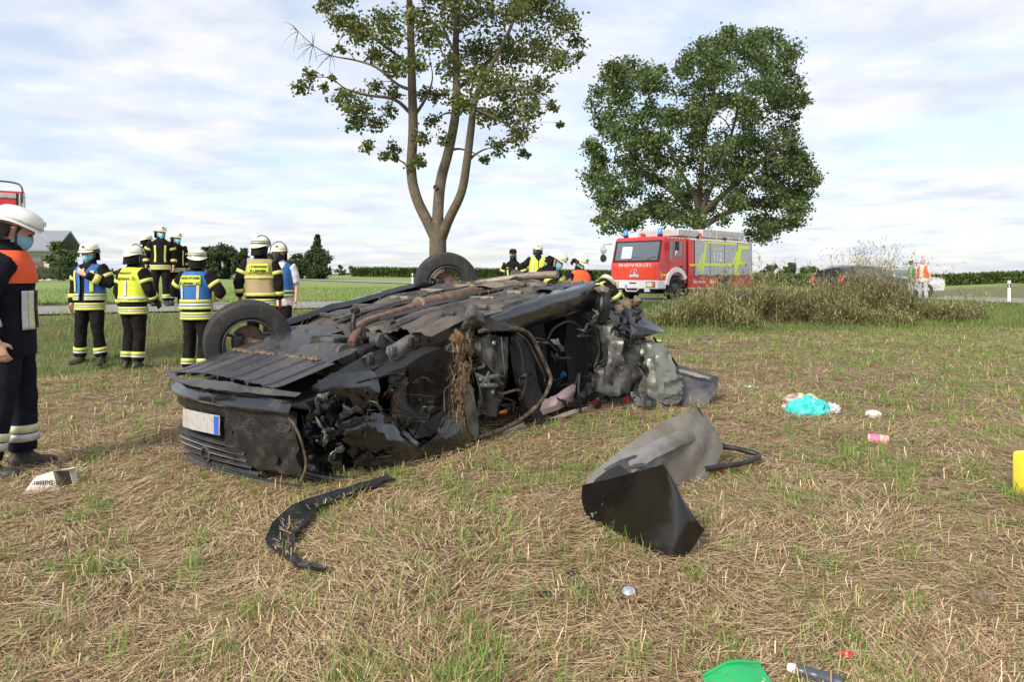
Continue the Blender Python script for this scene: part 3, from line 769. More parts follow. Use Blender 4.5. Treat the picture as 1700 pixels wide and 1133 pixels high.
# bumper, lamps, plate
bu = MB(); bu.box((-0.16, -0.02, 0.46), (0.42, 2.42, 0.80), bev=0.035); bo = bu.build('bumper', m_white, truck)
for y in (0.12, 1.92):
    l = MB(); l.box((-0.18, y, 0.535), (-0.155, y + 0.38, 0.725), bev=0.008); lo = l.build('headlight', m_lamp, truck)
    l = MB(); l.box((-0.184, y + (0.0 if y < 1 else 0.26), 0.54), (-0.152, y + (0.12 if y < 1 else 0.38), 0.72)); l.build('turn_signal', m_amber, lo)
    l = MB(); l.box((-0.175, y - 0.02, 0.515), (-0.157, y + 0.40, 0.745)); l.build('headlight_surround', m_blk, lo)
for (y0, y1, z0, z1, mt, nm) in ((0.95, 1.55, 0.50, 0.61, m_white, 'number_plate'), (1.02, 1.35, 0.66, 0.71, m_blk, 'bumper_slot')):
    l = MB(); l.box((-0.172, y0, z0), (-0.158, y1, z1)); l.build(nm, mt, bo)
l = MB(); l.box((-0.176, 1.46, 0.50), (-0.170, 1.55, 0.61)); l.build('plate_band', m_blue, bo)
l = MB(); l.tube([(-0.10, 0.9, 0.47), (-0.14, 1.0, 0.36), (-0.14, 1.5, 0.36), (-0.10, 1.6, 0.47)], 0.025, n=6); l.build('tow_bar', m_white, truck)
l = MB(); l.box((-0.17, 0.38, 0.34), (-0.09, 0.62, 0.46), bev=0.01); l.build('fog_lamp', m_lamp, truck)
l = MB(); l.tube([(-0.17, 2.1, 0.62), (-0.36, 2.14, 0.60)], [0.14, 0.15], n=14); l.build('hose_coupling', m_day, truck)
# chassis
l = MB(); l.box((0.1, 0.25, 0.40), (7.2, 2.15, 0.70), bev=0.02); l.box((0.4, 0.5, 0.26), (1.0, 1.9, 0.42)); l.box((2.6, 0.3, 0.28), (4.0, 2.1, 0.42)); l.build('chassis', m_blk, truck)
# mudguard and wheels
def arc_band(cx, cz, r0, r1, y0, y1, a0, a1, n=14):
    mb = MB(); vs = []
    for i in range(n + 1):
        a = a0 + (a1 - a0) * i / n
        for (r, y) in ((r0, y0), (r1, y0), (r1, y1), (r0, y1)): vs.append((cx + r * math.cos(a), y, cz + r * math.sin(a)))
    fs = [(i * 4 + j, i * 4 + (j + 1) % 4, i * 4 + 4 + (j + 1) % 4, i * 4 + 4 + j) for i in range(n) for j in range(4)] + [(3, 2, 1, 0), tuple(n * 4 + j for j in range(4))]
    return mb.add(vs, fs)
for y0, y1 in ((-0.07, 0.25), (2.15, 2.47)):
    auto_smooth(arc_band(1.15, 0.52, 0.62, 0.80, y0, y1, R(28), R(172)).build('mudguard', m_white, truck), 50)
l = MB(); l.box((1.78, 0.0, 0.36), (1.83, 0.3, 0.95)); l.build('mud_flap', m_blk, truck)
def truck_wheel(x, y, dy):
    w = MB(); w.lathe([(0.30, 0.0), (0.46, -0.01), (0.515, 0.03), (0.53, 0.08), (0.53, 0.22), (0.515, 0.27), (0.46, 0.30), (0.30, 0.30)], n=36, axis='y', at=(x, y, 0.52))
    wh = empty('wheel', (0, 0, 0)); wh.parent = truck
    auto_smooth(w.build('tyre', m_rub, wh), 35)
    h = MB(); f = 0.02 if dy < 0 else 0.28; s = 1 if dy < 0 else -1
    h.lathe([(0.31, f), (0.29, f + s * .02), (0.26, f + s * .09), (0.17, f + s * .03), (0.15, f - s * .02), (0.11, f - s * .03), (0.0, f - s * .03)], n=28, axis='y', at=(x, y, 0.52))
    for k in range(10):
        a = 2 * math.pi * k / 10; h.tube([(x + .20 * math.cos(a), y + f + s * .06, .52 + .20 * math.sin(a)), (x + .20 * math.cos(a), y + f + s * .01, .52 + .20 * math.sin(a))], 0.014, n=6)
    auto_smooth(h.build('rim', m_steel, wh), 35)
for x in (1.15, 5.1):
    truck_wheel(x, 0.02, -1); truck_wheel(x, 2.08, 1)
# door: frame, panes, handle, mirror, lettering
d = MB(); d.box((0.62, -0.018, 1.0), (1.62, -0.002, 2.46), bev=0.006); do = d.build('door', m_red, truck)
for (poly, nm) in (([(0.64, 1.62), (0.64, 2.36), (0.88, 2.36), (0.88, 1.55)], 'quarter_pane'), ([(0.98, 1.76), (0.94, 2.36), (1.52, 2.36), (1.52, 1.76)], 'door_pane')):
    g = MB(); g.prism(poly, -0.030, -0.014); go_ = g.build(nm, m_glass, do)
g = MB(); g.box((1.42, -0.05, 1.33), (1.58, -0.016, 1.38), bev=0.01); g.build('door_handle', m_blk, do)
for (txt, sz, x, z) in (('6', 0.22, 1.12, 1.05), ('FREIWILLIGE', 0.06, 1.12, 1.30)):
    vs, fs = text_mesh(txt, sz); g = MB(); g.add([(x + v.x, -0.0235, z + v.y) for v in vs], fs); g.build('door_lettering', m_white, do)
g = MB(); g.tube([(0.50, -0.02, 1.56), (0.72, -0.20, 1.70), (0.86, -0.24, 2.05)], 0.018, n=6, smooth=4); ga = g.build('mirror_arm', m_red, truck)
g = MB(); g.box((0.82, -0.34, 1.98), (0.88, -0.16, 2.36), bev=0.02); g.build('mirror', m_blk, truck)
g = MB(); g.tube([(0.1, 2.42, 2.3), (-0.16, 2.66, 2.28), (-0.2, 2.68, 1.85)], 0.016, n=6); g.build('mirror_arm', m_blk, truck)
for (z0, z1) in ((1.86, 2.26), (1.60, 1.82)):
    g = MB(); g.lathe([(0.0, -0.03), (0.15, -0.025), (0.17, 0.0), (0.15, 0.04), (0.0, 0.05)], n=18, axis='x', at=(-0.18, 2.68, (z0 + z1) / 2)); g.build('mirror', m_chrome if z0 > 1.8 else m_blk, truck)
# stripes on the cab
g = MB(); g.box((0.15, -0.006, 0.97), (0.58, 0.0, 1.06)); g.add([(0.02, -0.006, 1.18), (0.09, -0.006, 1.18), (0.16, -0.006, 0.86), (0.09, -0.006, 0.86)], [(0, 1, 2, 3)]); g.build('yellow_stripe', m_yell, truck)
# beacons, horn, roof edge dashes
for (x, y) in ((0.55, 0.35), (0.55, 2.05)):
    g = MB(); g.lathe([(0.10, 2.57), (0.11, 2.62), (0.11, 2.64)], n=16, at=(x, y, 0)); g.tube([(x, y, 2.55), (x, y, 2.66)], 0.10, n=14); bo_ = g.build('beacon_base', m_blk, truck)
    g = MB(); g.lathe([(0.095, 2.65), (0.10, 2.70), (0.09, 2.86), (0.06, 2.89), (0.0, 2.9)], n=16, at=(x, y, 0)); auto_smooth(g.build('beacon', m_blue, truck), 50)
g = MB(); g.tube([(0.5, 1.2, 2.65), (0.75, 1.2, 2.65)], [0.09, 0.03], n=12); g.tube([(0.7, 1.2, 2.65), (0.7, 1.2, 2.56)], 0.025, n=6); g.build('siren_horn', m_red, truck)
for k in range(5):
    g = MB(); g.box((0.55 + k * 0.26, -0.010, 2.49), (0.68 + k * 0.26, -0.002, 2.53)); g.build('edge_dash', m_white, truck)
# gap and body
g = MB(); g.box((1.90, 0.12, 0.66), (2.10, 2.28, 2.5)); g.build('crew_gap', m_blk, truck)
g = MB(); g.box((2.10, 0.0, 0.93), (7.45, 2.4, 2.52), bev=0.015); bd = g.build('equipment_body', m_red, truck)
edges = [2.52, 3.75, 4.95, 6.05, 7.38]
for k in range(4):
    x0, x1 = edges[k] + 0.02, edges[k + 1] - 0.02
    s = MB(); s.box((x0, -0.012, 0.97), (x1, 0.0, 2.46)); so = s.build('shutter', m_shut, truck)
    nsl = 20; hgt = 1.47 / nsl
    s0 = None
    for q in range(nsl):
        if s0 is None:
            s = MB(); s.box((0, -0.012, 0.004), (x1 - x0 - 0.02, 0.0, hgt - 0.005), bev=0.003); s0 = s.build('slat', m_shut, so)
            s0.location = (x0 + 0.01, -0.012, 0.98)
        else:
            c = s0.copy(); C.objects.link(c); c.parent = so; c.location = (x0 + 0.01, -0.012, 0.98 + q * hgt)
    s = MB(); s.tube([(x0 + 0.2, -0.035, 1.0), (x1 - 0.2, -0.035, 1.0)], 0.014, n=6); s.build('shutter_bar', m_blk, so)
    for xx in (x0 - 0.03, x1 + 0.0):
        s = MB(); s.box((xx, -0.020, 0.95), (xx + 0.03, -0.001, 2.48)); s.build('shutter_rail', m_steel, so)
def film(polys, nm='reflective_stripe', mt=None):
    g = MB()
    for p in polys: g.prism(p, -0.031, -0.026)
    return g.build(nm, mt or m_lime, truck)
film([[(3.42, 2.44), (6.0, 2.44), (6.0, 2.36), (3.42, 2.36)]])
film([[(3.36, 2.44), (3.50, 2.44), (3.14, 1.05), (3.02, 1.05)]])
film([[(3.12, 1.95), (3.17, 1.95), (2.93, 1.18), (2.86, 1.18)]]); film([[(3.02, 1.75), (3.06, 1.75), (2.84, 1.28), (2.78, 1.28)]]); film([[(2.92, 1.62), (2.95, 1.62), (2.76, 1.36), (2.72, 1.36)]])
film([[(3.18, 1.50), (5.82, 1.50), (5.82, 1.40), (3.18, 1.40)]]); film([[(2.1, 1.47), (2.74, 1.47), (2.74, 1.38), (2.1, 1.38)]], mt=m_yell)
film([[(6.16, 2.34), (7.2, 2.34), (7.1, 2.18), (6.42, 2.18), (6.30, 1.62), (6.92, 1.62), (6.86, 1.46), (6.10, 1.46), (5.98, 0.98), (5.80, 0.98), (5.86, 1.46)]])
film([[(5.98, 2.05), (6.06, 2.05), (5.72, 1.40), (5.64, 1.40)]]); film([[(5.80, 1.75), (5.86, 1.75), (5.62, 1.42), (5.56, 1.42)]])
for (txt, sz, x, z, mt) in (('112', 0.52, 4.32, 1.62, m_white), ('NOTRUF', 0.19, 4.32, 2.08, m_white)):
    vs, fs = text_mesh(txt, sz, 0.012 if sz > .3 else 0); g = MB(); g.add([(x + v.x, -0.0335, z + v.y) for v in vs], fs); g.build('emergency_number', mt, truck)
g = MB(); g.box((2.10, 0.02, 0.42), (4.35, 0.10, 0.93)); g.box((4.35, 0.02, 0.84), (5.85, 0.10, 0.93)); g.box((5.85, 0.02, 0.42), (7.45, 0.10, 0.93)); sk = g.build('skirt', m_red, truck)
for (txt, x) in (('Feuerwehr', 2.95), ('Leipheim', 4.95)):
    vs, fs = text_mesh(txt, 0.22, 0.004); g = MB(); g.add([(x + (v.x if x < 4 else v.x * .7 - .9), 0.0155 if x < 4 or True else 0, 0.66 + v.y) for v in vs], fs)
    g.build('skirt_lettering', m_white, sk)
d0 = None
for z, x0, nn in ((2.475, 2.2, 26), (0.43, 2.15, 10)):
    for k in range(nn):
        g = MB(); g.box((x0 + k * 0.2, -0.036 if z > 1 else 0.010, z), (x0 + k * 0.2 + 0.11, 0.018, z + 0.045)); g.build('edge_dash', m_white, truck)
# roof: boxes, ladder, rail
g = MB(); g.box((1.55, 0.15, 2.62), (3.1, 2.2, 2.90), bev=0.03); g.build('roof_box', m_alu, truck)
g = MB(); g.box((3.5, 0.2, 2.62), (7.1, 0.9, 2.98), bev=0.03); g.build('roof_box', m_alu, truck)
lad = empty('roof_ladder', (0, 0, 0)); lad.parent = truck
for y in (1.2, 1.75):
    g = MB(); g.box((2.4, y, 2.86), (7.5, y + 0.05, 2.97)); g.build('ladder_rail', m_alu, lad)
for k in range(16):
    g = MB(); g.tube([(2.55 + k * 0.32, 1.22, 2.91), (2.55 + k * 0.32, 1.78, 2.91)], 0.018, n=6); g.build('rung', m_alu, lad)
g = MB(); g.box((2.2, 0.05, 2.52), (7.4, 2.35, 2.58)); g.build('roof_deck', m_alu, truck)
g = MB()
g.tube([(4.4, 0.06, 2.80), (7.42, 0.06, 2.80)], 0.022, n=6)
for x in (4.4, 5.4, 6.4, 7.4): g.tube([(x, 0.06, 2.55), (x, 0.06, 2.80)], 0.018, n=5)
g.build('roof_rail', m_alu, truck)
for (x, m_) in ((2.75, m_lamp), (4.95, m_lamp), (7.1, m_lamp)):
    g = MB(); g.tube([(x, 0.05, 2.60), (x, -0.05, 2.60)], [0.05, 0.07], n=10); g.build('work_lamp', m_blk, truck)
g = MB(); g.box((3.22, 0.15, 2.58), (3.34, 0.4, 2.80)); g.build('extinguisher_box', m_day, truck)

# red wheel chock on the asphalt below the fire engine
ck = MB(); p = at(1150, 503, 28.4); p.z = G(p.x, p.y) + 0.03
ck.prism([(-0.16, 0), (0.18, 0), (0.16, 0.06), (-0.05, 0.20), (-0.12, 0.18)], -0.1, 0.1)
o = ck.build('wheel_chock', m_day); o.location = p; tag(o, 'small red chock lying on the road behind the front wheel of the fire engine', 'wheel chock')

# ------------------------------------------------------------------ second fire engine, cut by the left edge
t0 = at(42, 455, 15.2); gz0 = G(t0.x - 1.0, t0.y + 1) + 0.02
t2e = empty('fire_engine', (t0.x, t0.y, gz0), R(39), label='rear corner of a red fire engine cut off by the left photo edge', cat='fire engine')
g = MB(); g.box((-2.5, 0.0, 0.55), (0.0, 5.6, 2.55), bev=0.03); g.build('equipment_body', m_red, t2e)
for (z0, z1, mt, nm) in ((1.95, 2.32, m_red, 'upper_panel'), (2.40, 2.50, m_alu, 'top_strip'), (1.62, 1.92, m_white, 'raised_shutter'), (0.62, 0.95, m_white, 'lower_panel')):
    g = MB(); g.box((-2.40, -0.02, z0), (-0.16, 0.0, z1)); g.build(nm, mt, t2e)
g = MB(); g.box((-2.35, -0.012, 0.95), (-0.2, -0.001, 1.62)); g.build('open_locker', m_blk, t2e)
for x in (-0.03, -0.10):
    g = MB(); g.tube([(x, -0.09, 0.6), (x, -0.09, 2.5)], 0.016, n=6); g.build('ladder_rail', m_alu, t2e)
g = MB(); g.box((-0.07, -0.03, 0.6), (0.005, 0.02, 2.45)); g.build('edge_marking', m_alu, t2e)
g = MB(); g.tube([(-0.75, -0.05, 2.55), (-0.72, -0.05, 2.72), (-0.2, -0.05, 2.72), (-0.06, -0.09, 2.6), (-0.06, -0.09, 2.3)], 0.018, n=6, smooth=4); g.build('grab_rail', m_steel, t2e)
g = MB(); g.box((-0.16, -0.035, 2.1), (-0.08, -0.02, 2.5)); g.build('tail_light', m_blk, t2e)
for x in (-2.3, -0.3):
    w = MB(); w.lathe([(0.2, -.14), (0.44, -.14), (0.48, -.1), (0.48, .1), (0.44, .14), (0.2, .14)], n=26, axis='x', at=(x, 1.2, 0.47), closed=True); auto_smooth(w.build('wheel', m_rub, t2e))

# ------------------------------------------------------------------ cars, posts, house, mast
def make_car(loc, rz, paint, label, wagon=True):
    c = empty('parked_car', loc, rz, label=label, cat='car')
    prof = [(-2.1, .32), (-2.15, .62), (-2.05, .88), (-1.1, .98), (-.45, 1.42), (1.2, 1.46), (1.95, 1.2), (2.1, .9), (2.15, .5), (2.1, .3)]
    b = MB(); secs = []
    ys = [(-.86, .0), (-.80, .05), (0, .08), (.80, .05), (.86, .0)]
    n = len(prof); vs = []
    for y, dz in ys:
        for (x, z) in prof:
            k = max(0, (z - .95) / .5) * .16 * (1 if y > 0 else -1) * (0 if y == 0 else 1)
            vs.append((x, y - k, z + (dz if z > .6 else 0)))
    fs = [(i * n + j, i * n + (j + 1) % n, (i + 1) * n + (j + 1) % n, (i + 1) * n + j) for i in range(4) for j in range(n)] + [tuple(reversed(range(n))), tuple(4 * n + j for j in range(n))]
    b.add(vs, fs); auto_smooth(b.build('body', paint, c), 45)
    for sgn in (-1, 1):
        for (poly, nm) in (([(-.95, 1.0), (-.45, 1.34), (.1, 1.38), (.1, 1.0)], 'front_side_window'), ([(.2, 1.0), (.2, 1.38), (1.05, 1.38), (1.5, 1.05)], 'rear_side_window')):
            g = MB(); g.add([(x, sgn * (.872 - max(0, (z - .95) / .5) * .16), z) for x, z in poly], [(0, 1, 2, 3)]); g.build(nm, m_glass, c)
        g = MB(); g.box((2.06, sgn * .78 - .1, .72), (2.17, sgn * .78 + .06, 1.0), bev=.02); g.build('tail_light', M('tail light', (.75, .03, .02), .2, coat=.6), c)
        for x in (-1.3, 1.35):
            w = MB(); w.lathe([(.18, -.1), (.31, -.1), (.33, -.06), (.33, .06), (.31, .1), (.18, .1)], n=22, axis='y', at=(x, sgn * .78, .33), closed=True); w.lathe([(0, 0), (.2, sgn * .09), (.19, sgn * .05)], n=18, axis='y', at=(x, sgn * .78, .33)); auto_smooth(w.build('wheel', m_rub, c))
    g = MB(); g.add([(1.30, -.62, 1.47), (1.30, .62, 1.47), (1.97, .68, 1.24), (1.97, -.68, 1.24)], [(0, 1, 2, 3)]); g.build('rear_window', m_glass, c)
    return c
p = at(1428, 455, 33.0); make_car((p.x, p.y, G(p.x, p.y) + .06), R(205), M('black car paint', (.02, .02, .022), .25, coat=.8), 'dark car with red tail light half hidden behind the tallest weed bush')
p = at(1485, 455, 37.5); make_car((p.x, p.y, G(p.x, p.y) + .06), R(160), M('silver car paint', (.45, .46, .47), .3, metal=.5, coat=.6), 'silver car behind the weed bushes near the bystanders')
def post(px, py, Y, label):
    b = at(px, py, Y); o = empty('reflector_post', (b.x, b.y, G(b.x, b.y)), R(-10), label=label, cat='post', group='reflector posts along the main road')
    g = MB(); g.prism([(-.06, -.05), (.06, -.05), (.0, .06)], -.1, .98, axis='z'); g.build('post', m_white, o)
    g = MB(); g.prism([(-.064, -.054), (.064, -.054), (.0, .064)], .66, .84, axis='z'); go_ = g.build('black_band', m_blk, o)
    g = MB(); g.box((-.02, -.060, .69), (.02, -.053, .80)); g.build('reflector', m_lamp, o)
post(685, 475, 60, 'white roadside reflector post left of the rear wheel of the overturned car')
post(1674, 500, 31.5, 'white roadside reflector post near the right photo edge')
hp = at(58, 463, 78); hs = empty('house', (hp.x, hp.y, hp.z), R(12), label='pale house with grey roof and balcony at the left behind the garden tree', cat='house')
m_wall = M('pale render', (.62, .60, .54), .9, col2=(.5, .48, .43), scale=.8)
g = MB(); g.box((-3.2, 0, -.5), (1.6, 7, 3.3)); wl = g.build('wall', m_wall, hs)
m_roof = M('grey roof tiles', (.22, .23, .26), .8, bump=.4, bscale=12)
g = MB(); g.prism([(-.8, 3.0), (3.5, 5.3), (7.8, 3.0), (7.8, 3.2), (3.5, 5.5), (-.8, 3.2)], -3.8, 2.3, axis='x'); g.build('roof', m_roof, hs)
g = MB(); g.box((-3.2, -.9, 1.05), (1.3, 0, 1.2)); bl = g.build('balcony', M('balcony wood', (.16, .09, .06), .8), hs)
for k in range(16):
    g = MB(); g.box((-3.1 + k * .28, -.9, 1.2), (-2.95 + k * .28, -.86, 1.85)); g.build('baluster', M('balcony wood', (.16, .09, .06), .8), bl)
for (x, z, w, h) in ((-2.6, 1.35, .9, 1.3), (-.6, 1.35, 1.4, 1.4), (-2.4, -.1, 1, 1), (-.3, -.1, 1, 1)):
    g = MB(); g.box((x - .06, -.035, z - .06), (x + w + .06, 0, z + h + .06)); wi = g.build('window', m_white, hs)
    g = MB(); g.box((x, -.05, z), (x + w, -.03, z + h)); g.build('pane', m_glass, wi)
rp = at(1664, 469, 300); rh = empty('farm_house', (rp.x, rp.y, rp.z), 0, label='far off farm building with a red roof on the right horizon', cat='house')
g = MB(); g.box((-4.2, 0, -1), (4.2, 8, 1.2)); g.build('wall', m_wall, rh)
g = MB(); g.prism([(-4.8, 1.0), (-3.8, 3.4), (3.8, 3.4), (4.8, 1.0)], -.6, 8.6, axis='y'); g.build('roof', M('red roof tiles', (.52, .13, .08), .85), rh)
mp = at(1521, 466, 150); ms = empty('line_pole', (mp.x, mp.y, mp.z), 0, label='thin pole with a crossbar behind the bystanders', cat='pole')
g = MB(); g.tube([(0, 0, -.5), (0, 0, 3.8)], .07, n=6); g.build('mast', m_steel, ms)
g = MB(); g.box((-.9, -.06, 3.6), (.9, .06, 3.72)); g.build('crossbar', m_steel, ms)
# ================================================================== people
m_skin = M('skin', (0.58, 0.36, 0.26), 0.55, col2=(0.52, 0.29, 0.21), scale=14)
m_hair = M('dark hair', (0.045, 0.03, 0.02), 0.7)
m_navy = M('navy turnout cloth', (0.0075, 0.009, 0.015), 0.9, spec=0.15, col2=(0.014, 0.015, 0.021), scale=9, bump=0.25, bscale=120)
m_blackc = M('black turnout cloth', (0.0075, 0.007, 0.007), 0.9, spec=0.15, col2=(0.018, 0.016, 0.014), scale=8, bump=0.25, bscale=120)
m_orange = M('orange yoke cloth', (0.78, 0.105, 0.025), 0.8, bump=0.15, bscale=140)
m_limeband = M('lime reflective band', (0.58, 0.61, 0.11), 0.5, col2=(0.46, 0.49, 0.16), scale=20)
m_silver = M('silver reflective band', (0.60, 0.61, 0.59), 0.45, metal=0.2, col2=(0.48, 0.49, 0.46), scale=30)
m_cream = M('cream reflective band', (0.66, 0.63, 0.38), 0.5, col2=(0.55, 0.53, 0.33), scale=20)
m_bluevest = M('blue vest cloth', (0.028, 0.135, 0.40), 0.75, col2=(0.022, 0.10, 0.32), scale=10, bump=0.2, bscale=100)
m_limevest = M('lime vest cloth', (0.62, 0.74, 0.045), 0.7, bump=0.2, bscale=100)
m_tan = M('tan vest cloth', (0.36, 0.28, 0.145), 0.8, bump=0.2, bscale=100)
m_shell = M('cream helmet shell', (0.74, 0.76, 0.56), 0.35, coat=0.4, col2=(0.62, 0.62, 0.45), scale=9, lo=0.5, hi=0.9)
m_shellw = M('white helmet shell', (0.78, 0.78, 0.70), 0.35, coat=0.4, col2=(0.6, 0.59, 0.5), scale=9, lo=0.5, hi=0.9)
m_mask = M('light blue mask', (0.22, 0.52, 0.62), 0.8, bump=0.1, bscale=150)
m_maskk = M('black mask', (0.015, 0.015, 0.018), 0.8)
m_boot = M('boot leather', (0.022, 0.020, 0.018), 0.6, col2=(0.085, 0.07, 0.05), scale=12, lo=0.45, hi=0.7)
m_red_glove = M('red glove', (0.5, 0.05, 0.05), 0.7)
m_glove = M('dark glove', (0.02, 0.02, 0.02), 0.8)
m_eye = M('eye', (0.02, 0.015, 0.012), 0.2)

def remeshed(mb, name, mat, parent, voxel, smooth=5, wrinkle=0.0, wscale=9.0, seed=0.0):
    """join overlapping lofts into one continuous skin, relax it and let the cloth fall in folds"""
    tmp = mb.build('tmp', mat if not isinstance(mat, list) else mat[0])
    r = tmp.modifiers.new('r', 'REMESH'); r.mode = 'VOXEL'; r.voxel_size = voxel; r.adaptivity = 0
    if smooth:
        s = tmp.modifiers.new('s', 'SMOOTH'); s.factor = 0.5; s.iterations = smooth
    dg = bpy.context.evaluated_depsgraph_get()
    me = bpy.data.meshes.new_from_object(tmp.evaluated_get(dg)); me.name = name
    old = tmp.data; bpy.data.objects.remove(tmp); bpy.data.meshes.remove(old)
    n = len(me.vertices)
    if wrinkle:
        co = np.empty(n * 3); me.vertices.foreach_get('co', co); co = co.reshape(-1, 3)
        no = np.empty(n * 3); me.vertices.foreach_get('normal', no); no = no.reshape(-1, 3)
        d = np.array([(1 - abs(noise.noise(Vector((c[0] * wscale + seed, c[1] * wscale, c[2] * wscale * 0.75)))) * 2.4) * 0.6 + 0.4 * noise.noise(Vector((c[0] * 22 + seed, c[1] * 22, c[2] * 14))) for c in co])
        co = co + no * (d * wrinkle)[:, None]
        me.vertices.foreach_set('co', co.ravel())
    me.polygons.foreach_set('use_smooth', np.ones(len(me.polygons), dtype=bool))
    me.materials.clear()
    for m in (mat if isinstance(mat, list) else [mat]): me.materials.append(m)
    me.update()
    o = bpy.data.objects.new(name, me); C.objects.link(o); o.parent = parent
    return o

def band(mb, a, b, ra, rb, t0, t1, grow=0.006, n=20, ref=(1, 0, 0), flat=1.0, m=0):
    """reflective band round a limb from a to b"""
    a, b = Vector(a), Vector(b)
    secs = [(a.lerp(b, t), (ra + (rb - ra) * t + g), (ra + (rb - ra) * t + g) * flat) for t, g in ((t0, -0.004), (t0, grow), ((t0 + t1) / 2, grow + 0.001), (t1, grow), (t1, -0.004))]
    # ring sections share the limb's direction
    d = (b - a).normalized()
    r = Vector(ref); r = r - d * r.dot(d); r.normalize(); q = d.cross(r)
    vs = []
    for c, rx, ry in secs:
        for k in range(n): vs.append(c + r * rx * math.cos(2 * math.pi * k / n) + q * ry * math.sin(2 * math.pi * k / n))
    fs = [(i * n + k, i * n + (k + 1) % n, (i + 1) * n + (k + 1) % n, (i + 1) * n + k) for i in range(len(secs) - 1) for k in range(n)]
    return mb.add(vs, fs, m)

def hand_mesh(mb, wrist, direc, palm_n, side, curl=0.45, s=1.0):
    """palm, four unequal fingers bent at the knuckles, thumb from the side of the palm"""
    d = Vector(direc).normalized(); n = Vector(palm_n); n = (n - d * n.dot(d)).normalized(); x = d.cross(n) * side
    w = Vector(wrist)
    mb.loft([(w - d * 0.02, 0.027 * s, 0.020 * s), (w + d * 0.03 * s, 0.038 * s, 0.018 * s), (w + d * 0.075 * s, 0.043 * s, 0.015 * s), (w + d * 0.098 * s, 0.040 * s, 0.011 * s)], 10, ref=x)
    for k, (off, ln) in enumerate(((-0.031, 0.068), (-0.010, 0.078), (0.011, 0.073), (0.030, 0.056))):
        p = w + d * 0.088 * s + x * off * s; pts = [p]; a = 0.12
        for q, f in enumerate((0.45, 0.32, 0.23)):
            a += curl * (0.55 + 0.25 * q); p = p + (d * math.cos(a) + n * math.sin(a)) * ln * f * s; pts.append(p)
        mb.tube(pts, [0.0098 * s, 0.0092 * s, 0.0085 * s, 0.007 * s], n=7)
    p = w + d * 0.03 * s - x * 0.034 * s; t = (-x * 0.75 + d * 0.7 + n * 0.35).normalized()
    mb.tube([p, p + t * 0.034 * s, p + t * 0.034 * s + (d * 0.8 + n * 0.5).normalized() * 0.032 * s], [0.013 * s, 0.011 * s, 0.008 * s], n=7)

